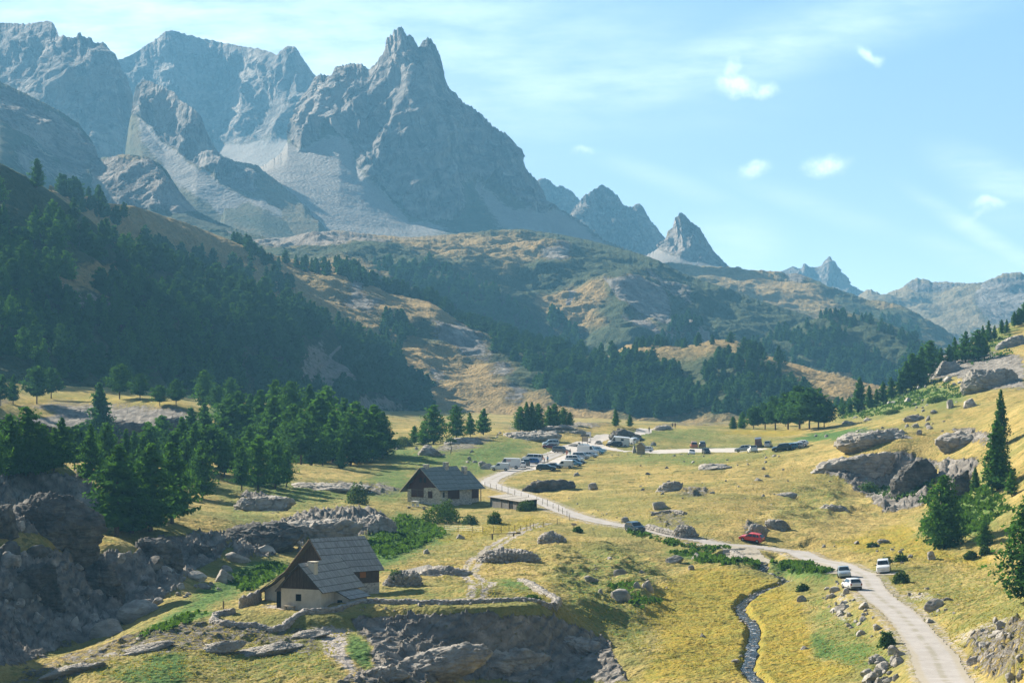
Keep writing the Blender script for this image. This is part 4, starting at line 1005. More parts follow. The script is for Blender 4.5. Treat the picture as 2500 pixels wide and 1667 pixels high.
def _profile(line, n=240):
    p = np.array(line); s = np.concatenate([[0], np.cumsum(np.hypot(*np.diff(p, axis=0).T))])
    t = np.linspace(0, s[-1], n)
    x, y = np.interp(t, s, p[:, 0]), np.interp(t, s, p[:, 1])
    z = base_z(x, y); k = np.hanning(31); k /= k.sum()
    z = np.convolve(np.pad(z, 15, mode='edge'), k, 'valid')
    return t, z
_RT, _RZ = _profile(ROAD)
_ST, _SZ = _profile(STREAM)
_SZ = np.minimum.accumulate(_SZ)

RUT = []
def ground_z(x, y, detail=True, base=None):
    """height of the finished ground"""
    x = np.asarray(x, float); y = np.asarray(y, float)
    b0 = base_z(x, y) if base is None else base
    z = b0
    near = sstep(2700, 900, y)
    hum = .55 * fbm(x / 16, y / 16, None, 4, 101) * near
    med = .22 * fbm(x / 3.1, y / 3.1, None, 3, 104)
    z = z + hum + med * near
    # heathery hummocks on the open flank of the knoll and on the rough bank
    qx, qy = proj(x, y, b0)
    hm = paint(qx, qy, [('G', 'poly', [(1340, 1340), (1480, 1330), (1640, 1390), (1620, 1480), (1540, 1540), (1440, 1500), (1340, 1430)], 1), ('G', 'poly', [(1950, 1190), (2060, 1180), (2120, 1250), (2040, 1290), (1860, 1270)], 1)])[..., 1]
    z = z + hm * (1.15 * fbm(x / 6.5, y / 11, None, 4, 131) + .25)
    # barn yard and house terrace are level
    for (cx, cy, rx, ry, zz) in FLATS:
        m = 1 - sstep(.75, 1.2, np.hypot((x - cx) / rx, (y - cy) / ry))
        z = z * (1 - m) + (zz + .06 * fbm(x / 3, y / 3, None, 3, 9)) * m
    ds, ps = poly_dist(x, y, STREAM)
    wid = .42 + .34 * pnoise(ps / 4.0, ps * 0, None, 5)
    m = 1 - sstep(wid, wid + 1.0, ds)
    z = z * (1 - m) + (np.interp(ps, _ST, _SZ) - .75) * m
    du, pu = poly_dist(x, y, STREAM_UP)
    z = z - .45 * (1 - sstep(.3, 1.3, du))
    dr, pr = poly_dist(x, y, ROAD)
    m = 1 - sstep(2.4, 5.5, dr)
    z = z * (1 - m) + np.interp(pr, _RT, _RZ) * m
    dq, _ = poly_dist(x, y, SHOULDER)
    m = 1 - sstep(3.4, 6.0, dq)
    z = z * (1 - m) + np.interp(pr, _RT, _RZ) * m
    for poly, zz in LOTS:
        m = in_poly(x, y, poly)
        pd, _ = poly_dist(x, y, list(poly) + [poly[0]])
        m = np.where(m, 1.0, 1 - sstep(0, 4, pd))
        z = z * (1 - m) + b0 * m
    if detail:
        return z, dr, ds, ps, wid
    return z

def _flat(px, py, rx, ry, dz=0):
    x, y = gpt(px, py)
    return (x, y, rx, ry, float(base_z(np.array([x]), np.array([y]))[0]) + dz)
FLATS = [_flat(775, 1489, 7.5, 8, 0), _flat(950, 1462, 10, 9, 0), _flat(1150, 1470, 9, 7, 0), _flat(1060, 1225, 6.5, 7, 0)]
LOTS = [(LOT_A, 0), (LOT_B, 0)]

GRULES = [
    ('G', 'poly', [(1330, 1380), (1480, 1330), (1640, 1390), (1600, 1500), (1560, 1600), (1450, 1540), (1380, 1480)], .42), ('G', 'poly', [(2040, 1420), (2200, 1380), (2520, 1400), (2520, 1560), (2350, 1560), (2180, 1460)], .32), ('G', 'poly', [(860, 1420), (1250, 1420), (1340, 1480), (880, 1490)], .36),
    ('G', 'poly', [(880, 1240), (1340, 1260), (1330, 1300), (900, 1400)], .3), ('G', 'poly', [(1500, 1050), (1900, 1050), (1960, 1090), (1900, 1130), (1500, 1130)], .34), ('G', 'poly', [(1950, 1440), (2060, 1440), (2200, 1600), (2160, 1667), (2000, 1667)], .4), ('G', 'poly', [(60, 1667), (400, 1560), (800, 1560), (860, 1667)], .4), ('G', 'poly', [(500, 1190), (960, 1150), (960, 1230), (560, 1290)], .4),
    ('G', 'poly', [(1900, 1170), (2050, 1160), (2100, 1220), (2000, 1290), (1880, 1270)], .34),
    ('G', 'poly', [(880, 1350), (930, 1290), (980, 1265), (1060, 1290), (1100, 1310), (1030, 1330), (960, 1370), (900, 1400)], 1),
    ('G', 'poly', [(860, 1070), (1100, 1090), (1250, 1060), (1330, 1090), (1280, 1110), (1230, 1140), (1170, 1170), (1090, 1160), (960, 1140), (880, 1110)], .62),
    ('G', 'poly', [(400, 1500), (480, 1450), (560, 1400), (660, 1370), (720, 1400), (600, 1440), (540, 1470), (430, 1530), (330, 1560)], .85), ('G', 'ell', (460, 1510, 60, 10, -15), .8), ('G', 'ell', (640, 1390, 70, 18, -10), .9),
    ('G', 'poly', [(1620, 1350), (1720, 1340), (1860, 1370), (1850, 1392), (1760, 1385), (1680, 1380)], .8), ('G', 'poly', [(1880, 1370), (1960, 1390), (2030, 1400), (2010, 1420), (1940, 1412), (1880, 1390)], .9),
    ('G', 'ell', (1960, 1580, 80, 26, 5), .7), ('G', 'ell', (2080, 1600, 60, 30, -20), .62), ('G', 'ell', (2040, 1060, 110, 10, -8), .95), ('G', 'ell', (400, 1640, 60, 40, -30), .8), ('G', 'ell', (330, 1650, 60, 22, 0), .7), ('G', 'ell', (520, 1010, 60, 16, 8), .8),
    ('G', 'ell', (720, 1200, 140, 24, 5), .55), ('G', 'ell', (960, 1180, 70, 40, 0), .6), ('G', 'ell', (1260, 1428, 50, 14, 10), .6), ('G', 'ell', (1200, 960, 120, 40, 10), .6), ('G', 'ell', (1560, 1400, 110, 40, 30), .42), ('G', 'ell', (1650, 1060, 160, 14, 0), .5), ('G', 'ell', (1650, 1120, 160, 14, 0), .5),
    ('G', 'poly', [(2040, 1000), (2200, 930), (2300, 930), (2380, 970), (2330, 1000), (2260, 990), (2160, 1020), (2050, 1030)], .6), ('G', 'poly', [(2290, 1230), (2420, 1180), (2470, 1240), (2380, 1310), (2290, 1330), (2240, 1300)], .66), ('G', 'ell', (2420, 830, 90, 40, -40), .5),
    ('B', 'poly', [(1600, 1440), (1700, 1380), (1800, 1390), (1900, 1420), (1960, 1460), (1980, 1560), (2000, 1667), (1560, 1667), (1620, 1560), (1570, 1500)], .85, 1), ('G', 'ell', (1960, 1570, 100, 30, 10), .7), ('B', 'ell', (1960, 1640, 130, 30, 0), .9, 1), ('G', 'ell', (1900, 1500, 60, 30, 0), .5),
    ('B', 'poly', [(2020, 1330), (2150, 1290), (2210, 1270), (2240, 1310), (2330, 1350), (2430, 1370), (2400, 1390), (2280, 1370), (2120, 1350)], .9), ('B', 'ell', (1870, 1056, 110, 9, 0), .95), ('B', 'poly', [(1080, 1320), (1150, 1290), (1300, 1260), (1340, 1280), (1250, 1300), (1130, 1320)], .85),
    ('R', 'poly', [(-420, 1100), (60, 1150), (200, 1160), (245, 1230), (220, 1290), (100, 1302), (-420, 1310)], 1), ('R', 'poly', [(-420, 1345), (100, 1350), (250, 1350), (320, 1350), (400, 1310), (480, 1300), (560, 1310), (560, 1340), (470, 1400), (420, 1450), (330, 1500), (220, 1560), (60, 1620), (-420, 1667)], .92),
    ('R', 'poly', [(90, 970), (190, 962), (320, 975), (440, 985), (500, 1030), (480, 1070), (380, 1100), (130, 1110), (-420, 1100), (-420, 990)], .9), ('B', 'poly', [(-100, 1000), (0, 985), (110, 958), (300, 964), (440, 978), (505, 1010), (440, 1000), (300, 986), (120, 984), (0, 1004)], .75, 1), ('B', 'ell', (200, 1322, 130, 11, -3), .4, 1), ('B', 'ell', (60, 1010, 70, 12, 0), .4, 1),
    ('R', 'poly', [(560, 1330), (640, 1280), (760, 1250), (860, 1235), (940, 1260), (950, 1300), (880, 1310), (760, 1310), (680, 1350), (600, 1370)], .95), ('R', 'ell', (640, 1225, 70, 22, 10), .8), ('R', 'ell', (900, 1190, 110, 16, 5), .62),
    ('R', 'poly', [(0, 1667), (160, 1600), (330, 1545), (470, 1520), (700, 1530), (840, 1545), (760, 1600), (620, 1570), (420, 1600), (300, 1600), (150, 1667)], .5), ('R', 'poly', [(850, 1510), (1000, 1500), (1330, 1500), (1480, 1560), (1540, 1667), (820, 1667), (900, 1600)], .78), ('S', 'poly', [(760, 1530), (860, 1540), (880, 1600), (860, 1650), (800, 1600)], .75, 1), ('G', 'ell', (880, 1590, 28, 50, -30), .8, 1),
    ('R', 'ell', (1360, 1040, 150, 16, -3), .66), ('R', 'ell', (1130, 1085, 90, 14, -12), .6), ('R', 'ell', (1700, 1034, 160, 7, 0), .5), ('R', 'poly', [(2010, 1150), (2090, 1110), (2200, 1100), (2290, 1130), (2280, 1160), (2250, 1240), (2160, 1250), (2100, 1200), (2040, 1160)], .9), ('R', 'poly', [(2290, 1120), (2390, 1120), (2360, 1220), (2290, 1240)], .8),
    ('R', 'poly', [(2250, 880), (2330, 850), (2500, 870), (2500, 950), (2420, 950), (2330, 920), (2260, 930)], .8), ('R', 'ell', (2110, 1055, 70, 12, -8), .5), ('R', 'ell', (2380, 1065, 70, 18, 10), .7), ('R', 'poly', [(2320, 1600), (2400, 1540), (2500, 1510), (2700, 1520), (2700, 1667), (2420, 1667)], .55), ('S', 'ell', (2400, 1540, 90, 26, -20), .55),
    ('R', 'ell', (1640, 1270, 60, 24, 15), .5), ('R', 'ell', (1840, 1290, 40, 20, 20), .6), ('R', 'ell', (1700, 1200, 50, 14, 0), .55), ('S', 'ell', (2060, 1480, 40, 30, 60), .45), ('S', 'ell', (2240, 1455, 50, 14, 0), .5), ('S', 'ell', (700, 1482, 80, 5, 0), .7),
]

def build_ground():
    us = np.concatenate([np.linspace(-2300, -460, 36), np.linspace(-440, 2900, 1060), np.linspace(2920, 4800, 36)])
    ds = np.concatenate([np.exp(np.linspace(math.log(60), math.log(262), 40))[:-1], np.linspace(262, 302, 90)[:-1], np.linspace(302, 352, 380)[:-1], np.linspace(352, 470, 360)[:-1], np.exp(np.linspace(math.log(470), math.log(1440), 460)), np.exp(np.linspace(math.log(1460), math.log(8200), 60))])
    tx = (us - CX) / F
    Xg = ds[:, None] * tx[None]; Yg = np.broadcast_to(ds[:, None], Xg.shape).copy()
    z, dr, dst, pst, wid = ground_z(Xg, Yg, True, base_grid(us, ds))
    px, py = proj(Xg, Yg, z)
    wx = fbm(Xg / 9, Yg / 9, None, 4, 201) * 16; wy = fbm(Xg / 9 + 50, Yg / 9, None, 4, 205) * 9
    cov = paint(px, py, GRULES, (wx, wy))
    vis = (ds[:, None] > 250) & (ds[:, None] < 1440)
    cov *= vis[..., None]
    dt, _ = poly_dist(Xg, Yg, TRACK)
    clear = 1 - sstep(2.6, 4.2, dr)
    for poly, _ in LOTS:
        clear = np.maximum(clear, in_poly(Xg, Yg, poly))
    cov[..., 0] *= 1 - clear
    cov[..., 3] = np.maximum(cov[..., 3], .46 * (1 - sstep(2.9, 3.9, dr)))
    tr = np.minimum(np.abs(dt - .8), 9)
    cov[..., 3] = np.maximum(cov[..., 3], .60 * (1 - sstep(.3, 1.0, tr)))
    bank = (1 - sstep(wid, wid + .45, dst)) * (dr > 3.4)
    cov[..., 3] = np.maximum(cov[..., 3], bank * .95)
    rk = cov[..., 0] * vis
    # rock stands proud: tilted beds that break off in steps, rounded backs and a few open joints
    lo = .5 * pnoise(Xg / 7, Yg / 7, None, 3)
    tb = (z * 1.0 - Xg * .50 + Yg * .05 + 1.1 * fbm(Xg / 6, Yg / 6, None, 4, 33)) / 1.25
    fr = tb - np.floor(tb)
    step = (fr ** 3 - .4 * fr) * .8
    tb2 = (z * .8 - Xg * .2 + Yg * .35 + .7 * fbm(Xg / 3, Yg / 3, None, 4, 37)) / .5
    fr2 = tb2 - np.floor(tb2)
    f1, f2, idv = worley(Xg / 5.2 + lo, Yg / 6.5 + lo, z / 3.5, 7)
    g1, g2, id2 = worley(Xg / 1.7 + lo, Yg / 2.4, z / 1.4, 17)
    joint = -.5 * (1 - sstep(0, .09, f2 - f1)) + (idv - .4) * .75 * sstep(.0, .2, f2 - f1)
    rub = np.clip(fbm(Xg / 9 + 30, Yg / 9, None, 3, 81) * 2.2, 0, 1)
    blocks = 1.25 * step + .2 * fr2 ** 2 + joint + rub * .55 * (id2 - .45) * sstep(.02, .22, g2 - g1)
    fine = .75 * fbm(Xg / 3.4, Yg / 3.4, z / 2.4, 5, 71, .52)
    slab = paint(px, py, [('G', 'poly', [(0, 1600), (480, 1525), (840, 1520), (1000, 1505), (1330, 1505), (1480, 1560), (1560, 1700), (0, 1700)], 1)])[..., 1]
    blocks = blocks * (1 - slab) + slab * (.85 * step + .10 * fr2 ** 2 - .22 * (1 - sstep(0, .06, f2 - f1)))
    fine = fine * (1 - .55 * slab)
    far_r = 1 - .72 * sstep(520, 700, Yg)
    blocks, fine = blocks * far_r, fine * far_r
    m = sstep(.38, .72, rk + .30 * fbm(Xg / 5, Yg / 5, None, 4, 77))
    z = z + m * (blocks + fine + .15)
    # grass tussocks
    tus = .13 * np.clip(fbm(Xg / .8, Yg / .9, None, 3, 91), -.2, 1) * (1 - m) * (1 - clear) * sstep(780, 390, Yg) * vis
    z = z + tus
    V = np.stack([Xg, Yg, z], -1)
    nr, nc = Xg.shape
    faces = grid_faces(nr, nc)
    me = mesh_np('ground', V.reshape(-1, 3), faces, [M['ground']], True, {'cover': cov.reshape(-1, 4)})
    tag(link('ground', me), kind='structure')
    # surfaces laid on the ground where their masks hold
    def lay(name, mask, dz, mat, label=None, attr=None):
        fm = mask.reshape(-1)[faces].min(1)
        f = faces[fm]
        u, inv = np.unique(f, return_inverse=True)
        v = V.reshape(-1, 3)[u].copy(); v[:, 2] += dz if np.isscalar(dz) else dz.reshape(-1)[u]
        o = link(name, mesh_np(name, v, inv.reshape(f.shape), [mat], True, None if attr is None else {'off': attr.reshape(-1)[u]}))
        return tag(o, label, kind='structure')
    edge = .55 * fbm(Xg / 2.2, Yg / 2.2, None, 4, 55)
    da, _ = poly_dist(Xg, Yg, ROAD_END); dl, _ = poly_dist(Xg, Yg, LOT_LINK); dsr, _ = poly_dist(Xg, Yg, SPUR_ROAD); dpu, _ = poly_dist(Xg, Yg, PATH_UP)
    dsd, _ = poly_dist(Xg, Yg, SHOULDER)
    near_w = 2.1 + .5 * sstep(345, 285, Yg)
    lots = np.zeros(Xg.shape, bool)
    for poly, _ in LOTS: lots |= in_poly(Xg + edge * 1.5, Yg + edge * 2, poly)
    lay('road', ((dr + edge * .5 < near_w) | (dsd + edge * .5 < 3.2) | (dsr + edge * .5 < 1.6)) & vis, .05, M['road'], 'pale gravel lane curving through the meadow', dr)
    lay('car_park', (lots | (da + edge < 3.2) | (dl + edge < 2.6)) & vis & ~((dr + edge * .5 < near_w)), .04, M['gravel'], 'stony parking ground beside the lane')
    lay('path', (dpu + edge < 2.4) & vis & ~lots, .03, M['gravel'], 'stony path over the rocky hump')
    wl = np.interp(pst, _ST, _SZ) - .42 + .03 * fbm(Xg / .5, Yg / .5, None, 2, 61)
    lay('stream', (dst < wid + .28) & vis & (dr > 3.6) & (dsd > 4.2), wl - z, M['water'], 'narrow brook running over dark stones')
    return V, cov, Xg, Yg
# ------------------------------------------------------------------ trees
def leaf_quads(cen, size, rng, flat=.5, elong=1.8, out=None):
    n = len(cen)
    a = rng.normal(size=(n, 3)); a[:, 2] *= flat
    if out is not None:                       # sprays lie roughly along the surface of the crown
        nn = out / (np.linalg.norm(out, axis=1)[:, None] + 1e-6) + rng.normal(0, .42, (n, 3))
        nn /= np.linalg.norm(nn, axis=1)[:, None] + 1e-6
        a = a - nn * (a * nn).sum(1)[:, None]
    a /= np.linalg.norm(a, axis=1)[:, None] + 1e-6
    b = np.cross(nn, a) if out is not None else np.cross(a, rng.normal(size=(n, 3))); b /= np.linalg.norm(b, axis=1)[:, None] + 1e-6
    s = (size * rng.uniform(.65, 1.35, n))[:, None]
    a = a * s * elong * .5; b = b * s * .5
    v = np.stack([cen - a - b * .5, cen + a * .1 - b, cen + a, cen - a * .1 + b], 1).reshape(-1, 3)
    return v, np.arange(4 * n, dtype=np.int32).reshape(n, 4)

def tube(pts, radii, k=6):
    pts = np.asarray(pts, float); n = len(pts)
    t = np.gradient(pts, axis=0); t /= np.linalg.norm(t, axis=1)[:, None] + 1e-9
    up = np.where(np.abs(t[:, 2:3]) > .9, np.array([[1., 0, 0]]), np.array([[0, 0, 1.]]))
    u = np.cross(t, up); u /= np.linalg.norm(u, axis=1)[:, None] + 1e-9
    w = np.cross(t, u)
    an = np.linspace(0, 2 * math.pi, k, endpoint=False)
    r = np.asarray(radii, float)[:, None, None]
    v = pts[:, None] + r * (np.cos(an)[None, :, None] * u[:, None] + np.sin(an)[None, :, None] * w[:, None])
    f = []
    for i in range(n - 1):
        for j in range(k):
            f.append((i * k + j, i * k + (j + 1) % k, (i + 1) * k + (j + 1) % k, (i + 1) * k + j))
    return v.reshape(-1, 3), np.array(f, np.int32)

def join(parts):
    V, Fc, o = [], [], 0
    for v, f in parts:
        V.append(v); Fc.append(np.asarray(f) + o); o += len(v)
    return np.concatenate(V), np.concatenate(Fc)

def conifer(seed, h=15.0, spread=.20, bare=.10, levels=34, per=6, tuft=.42, dens=11, taper=.85, droop=.18, ragged=.3, lean=0.0):
    """trunk and crown meshes: whorls of limbs that each carry needle sprays"""
    rng = np.random.default_rng(seed)
    bend = rng.normal(0, .012 * h, 2)
    def axis(t): return np.array([bend[0] * t * t + lean * h * t, bend[1] * t * t, h * t])
    tp = [tube([axis(t) for t in np.linspace(-.02, .985, 12)], [h * .017 * (1 - t) ** .8 + .02 for t in np.linspace(0, .985, 12)], 7)]
    cen, outw = [], []
    lob = rng.uniform(0, 6.28, 3)
    for i in range(levels):
        t = bare + (1 - bare) * ((i + rng.uniform(0, .8)) / levels)
        if t > .99: continue
        rel = (t - bare) / (1 - bare)
        prof = spread * h * (1 - rel) ** taper * (.55 + .45 * min(1, rel * 7)) + .012 * h
        k = per if rel < .8 else max(3, per - 2)
        a0 = rng.uniform(0, 6.28)
        for j in range(k):
            an = a0 + j * 6.283 / k + rng.normal(0, .25)
            L = prof * (1 + ragged * (math.sin(2 * an + lob[0]) * .3 + math.sin(5 * rel * 6 + an + lob[1]) * .55) + rng.normal(0, ragged * .45))
            if rng.random() < .07: L *= .35
            L = max(L, .15)
            p0 = axis(t)
            d = np.array([math.cos(an), math.sin(an), 0])
            rise = -droop * (1 - rel) + .25 * rel + rng.normal(0, .06)
            def bp(q): return p0 + d * L * q + np.array([0, 0, L * (rise * q + .22 * q * q)])
            if L > .7 and i % 2 == 0:
                tp.append(tube([bp(0), bp(.5), bp(.95)], [h * .0035 * (1 - rel) + .012, .02, .006], 4))
            n = max(3, int(dens * (L / (spread * h)) * 2.0) + 2)
            q = rng.uniform(.12, 1.05, n) ** .75
            for qq in q:
                c = bp(qq)
                w = .15 * L * (1.1 - qq * .5) + .10
                c = c + np.array([rng.normal(0, w), rng.normal(0, w), rng.normal(-.05, .10 + .05 * L)])
                cen.append(c); outw.append((c[0] - p0[0], c[1] - p0[1], .35 * L))
    for t in np.linspace(.9, 1.0, 12):
        e = rng.normal(0, .08, 3); cen.append(axis(t) + e); outw.append((e[0], e[1], .1))
    cen = np.array(cen)
    lv, lf = leaf_quads(cen, tuft, rng, out=np.array(outw))
    tv, tf = join(tp)
    return (tv, tf), (lv, lf)

TREE_KINDS = {}
def make_kinds():
    spec = {
        'larch': [dict(seed=s, h=15, spread=sp, levels=36, per=6, taper=tp, ragged=rg, bare=bb, dens=12) for s, sp, tp, rg, bb in
                  [(1, .19, .75, .48, .09), (2, .22, .62, .55, .12), (3, .18, .85, .42, .06), (4, .24, .58, .6, .10), (5, .21, .9, .62, .14), (6, .20, .52, .5, .16), (7, .17, .7, .7, .08)]],
        'spruce': [dict(seed=s, h=15, spread=sp, levels=42, per=7, taper=tp, ragged=rg, bare=.05, dens=12, tuft=.38, droop=.3) for s, sp, tp, rg in [(11, .20, .80, .22), (12, .26, .62, .34)]],
        'pine': [dict(seed=s, h=12, spread=sp, levels=22, per=5, taper=.45, ragged=.6, bare=.22, dens=15, tuft=.5, droop=-.05) for s, sp in [(21, .27), (22, .32), (23, .24)]],
        'young': [dict(seed=s, h=5, spread=.24, levels=18, per=5, taper=.8, ragged=.35, bare=.06, dens=8, tuft=.28) for s in (31, 32)],
    }
    for k, L in spec.items():
        out = []
        for i, s in enumerate(L):
            (tv, tf), (lv, lf) = conifer(**s)
            out.append((mesh_np(k + '_trunk', tv, tf, [M['bark']]), mesh_np(k + '_crown', lv, lf, [M['pine' if k == 'pine' else 'larch']], False), s['h']))
        TREE_KINDS[k] = out

TREE_COUNT = [0]
def plant(kind, loc, height, label, group=None, variant=None, rng=random, wide=1.0, name='larch_tree', cat='tree'):
    L = TREE_KINDS[kind]
    tm, cm, h = L[rng.randrange(len(L)) if variant is None else variant % len(L)]
    r = empty(name, loc, rng.uniform(0, 6.28))
    s = height / h
    r.scale = (s * wide, s * wide, s)
    tag(r, label, cat, group)
    link('trunk', tm, r); link('crown', cm, r)
    TREE_COUNT[0] += 1
    return r

def gz(x, y): return float(ground_z(np.array([x]), np.array([y]), False)[0])
def gp(px, py, sink=0.0):
    x, y = gpt(px, py)
    return Vector((x, y, gz(x, y) - sink))

ORD = ['first', 'second', 'third', 'fourth', 'fifth', 'sixth', 'seventh', 'eighth', 'ninth', 'tenth', 'eleventh', 'twelfth', 'thirteenth', 'fourteenth', 'fifteenth', 'sixteenth', 'seventeenth', 'eighteenth', 'nineteenth', 'twentieth', 'twenty-first', 'twenty-second', 'twenty-third', 'twenty-fourth', 'twenty-fifth', 'twenty-sixth']

# (photograph pixel of the foot, pixel of the top, kind, width) in named stands
STANDS = [
    ('larches beside the dark crag above the barn', 'larch', 'larch {} from the west in the close group on the dark crag above the barn', [
        (285, 1312, 1088, 'larch', 1.6), (322, 1306, 1130, 'larch', 1.6), (368, 1302, 1088, 'larch', 1.5), (420, 1276, 1078, 'larch', 1.4), (494, 1216, 1075, 'larch', 1.0)]),
    ('larches behind the dark crag', 'larch', 'larch {} from the west in the row behind the dark rock bluff', [
        (-20, 1172, 1015, 'larch', 1.1), (22, 1170, 1008, 'larch', 1.1), (66, 1166, 992, 'larch', 1.1), (103, 1162, 1040, 'larch', 1.1), (220, 1184, 1036, 'larch', 1.0), (262, 1192, 1032, 'larch', 1.0), (303, 1196, 1048, 'larch', 1.0), (350, 1196, 1060, 'larch', 1.0), (455, 1190, 1075, 'larch', 1)]),
    ('trees on the crest of the far knoll', 'pine', 'ragged pine {} from the west along the crest of the far rock knoll', [
        (0, 992, 915, 'pine', 1.1), (32, 986, 914, 'larch', 1.1), (90, 986, 895, 'pine', 1.15), (125, 972, 897, 'pine', 1.1), (292, 974, 890, 'pine', 1.15), (342, 976, 912, 'pine', 1.1), (390, 990, 940, 'pine', 1.2), (430, 994, 928, 'pine', 1.1), (498, 1000, 902, 'larch', 1.15), (530, 1010, 942, 'pine', 1.1), (565, 1014, 924, 'larch', 1.2)]),
    ('trees at the foot of the far knoll', 'larch', 'dark larch {} from the west against the face of the far knoll', [
        (243, 1104, 934, 'larch', 1.3), (200, 1106, 1030, 'larch', 1.1), (400, 1110, 1046, 'larch', 1.1), (432, 1116, 1050, 'larch', 1.1)]),
    ('larches in the hollow behind the dark crag', 'larch', 'larch {} from the west in the hollow between the dark bluff and the far knoll', [
        (132, 1160, 1050, 'larch', 1.3), (152, 1142, 1022, 'larch', 1.3), (182, 1152, 1040, 'pine', 1.3), (330, 1150, 1050, 'larch', 1.3), (362, 1142, 1028, 'larch', 1.3), (394, 1134, 1010, 'larch', 1.4), (420, 1172, 1060, 'pine', 1.3), (442, 1142, 1018, 'larch', 1.4), (466, 1112, 992, 'larch', 1.3), (478, 1152, 1030, 'larch', 1.4), (500, 1112, 984, 'larch', 1.3), (512, 1152, 1040, 'pine', 1.3), (548, 1162, 1058, 'larch', 1.3), (580, 1160, 1070, 'larch', 1.2)]),
    ('dense stand west of the stone house', 'larch', 'larch {} from the west in the dense stand near the stone house', [
        (556, 1112, 972, 'larch', 1.56), (590, 1100, 985, 'larch', 1.44), (636, 1098, 950, 'larch', 1.38), (672, 1070, 926, 'larch', 1.38), (671, 1126, 965, 'larch', 1.44), (708, 1080, 930, 'larch', 1.32), (716, 1130, 985, 'larch', 1.44), (750, 1080, 942, 'larch', 1.32), (760, 1136, 985, 'larch', 1.38), (797, 1085, 940, 'larch', 1.32), (812, 1130, 1000, 'larch', 1.38), (838, 1110, 972, 'larch', 1.38), (856, 1136, 1005, 'larch', 1.32), (868, 1112, 980, 'larch', 1.32), (892, 1128, 996, 'larch', 1.38), (915, 1120, 990, 'larch', 1.32), (934, 1118, 1004, 'larch', 1.32),
        (610, 1140, 1040, 'larch', 1.56), (530, 1130, 1040, 'larch', 1.56), (575, 1060, 960, 'pine', 1.3), (615, 1066, 962, 'larch', 1.56), (652, 1118, 1010, 'pine', 1.3), (690, 1120, 990, 'larch', 1.68), (735, 1136, 1010, 'pine', 1.2), (780, 1118, 968, 'larch', 1.56)]),
    ('larches on the grass below the dense stand', 'larch', 'separate larch {} from the west on the grass below the dense stand', [
        (590, 1196, 1090, 'larch', 1.0), (630, 1194, 1062, 'larch', 1.15), (672, 1192, 1066, 'larch', 1.1), (700, 1190, 1100, 'larch', 1.0), (787, 1136, 1052, 'larch', 1.0), (832, 1146, 1080, 'larch', 1.0)]),
    ('larches on the green bank behind the stone house', 'larch', 'conical larch {} from the west on the green bank behind the stone house', [
        (1012, 1086, 1040, 'larch', 1.2), (1034, 1086, 1030, 'larch', 1.2), (1058, 1084, 986, 'larch', 1.25), (1114, 1070, 988, 'larch', 1.2), (1148, 1066, 1006, 'larch', 1.2), (1180, 1060, 994, 'larch', 1.45)]),
    ('larches behind the rocky hump', 'larch', 'larch {} from the west in the row behind the rocky hump by the car park', [
        (1270, 1052, 990, 'larch', 1.2), (1287, 1052, 978, 'larch', 1.2), (1300, 1052, 978, 'larch', 1.2), (1314, 1050, 984, 'larch', 1.2), (1340, 1046, 990, 'larch', 1.3), (1354, 1046, 984, 'larch', 1.3), (1376, 1040, 994, 'larch', 1.2), (1392, 1040, 1004, 'larch', 1.2), (1504, 1040, 996, 'larch', 1.3), (1538, 1044, 1010, 'larch', 1.2)]),
    ('pines at the edge of the upper meadow', 'pine', 'pine {} from the west in the clump at the edge of the upper meadow', [
        (1790, 1046, 1014, 'spruce', 1.3), (1812, 1046, 1006, 'spruce', 1.3), (1840, 1048, 992, 'pine', 1.3), (1868, 1048, 984, 'pine', 1.3), (1893, 1050, 968, 'pine', 1.3), (1924, 1050, 958, 'pine', 1.3), (1952, 1050, 946, 'pine', 1.35), (1976, 1050, 950, 'pine', 1.3), (1998, 1048, 962, 'pine', 1.3), (2012, 1046, 980, 'pine', 1.2), (1918, 1042, 1008, 'pine', 1.1), (1951, 1044, 1003, 'pine', 1.2)]),
    ('larches below the eastern slope', 'larch', 'larch {} from the west at the foot of the eastern rocky slope', [
        (2056, 1012, 968, 'larch', 1.3), (2074, 1012, 974, 'larch', 1.3), (2097, 1004, 920, 'larch', 1.3), (2124, 998, 942, 'larch', 1.2), (2140, 990, 950, 'larch', 1.2)]),
    ('larches climbing the eastern skyline', 'larch', 'larch {} from the bottom of the line climbing the eastern skyline', [
        (2156, 984, 930, 'larch', 1.2), (2176, 972, 918, 'larch', 1.2), (2198, 962, 904, 'larch', 1.2), (2212, 956, 880, 'larch', 1.2), (2226, 950, 862, 'larch', 1.25), (2248, 940, 846, 'larch', 1.25), (2270, 920, 832, 'larch', 1.2), (2297, 900, 846, 'larch', 1.25), (2318, 894, 840, 'larch', 1.0), (2332, 884, 820, 'larch', 1.1), (2357, 886, 808, 'larch', 1.3), (2386, 882, 804, 'larch', 1.2), (2404, 878, 824, 'larch', 1.2),
        (2400, 836, 794, 'larch', 1.0), (2414, 834, 782, 'larch', 1.0), (2428, 830, 794, 'larch', 1.0), (2446, 818, 780, 'larch', .9), (2458, 812, 778, 'larch', .9), (2476, 800, 760, 'larch', 1.0), (2488, 796, 750, 'larch', 1.0), (2501, 792, 736, 'larch', 1.0)]),
]
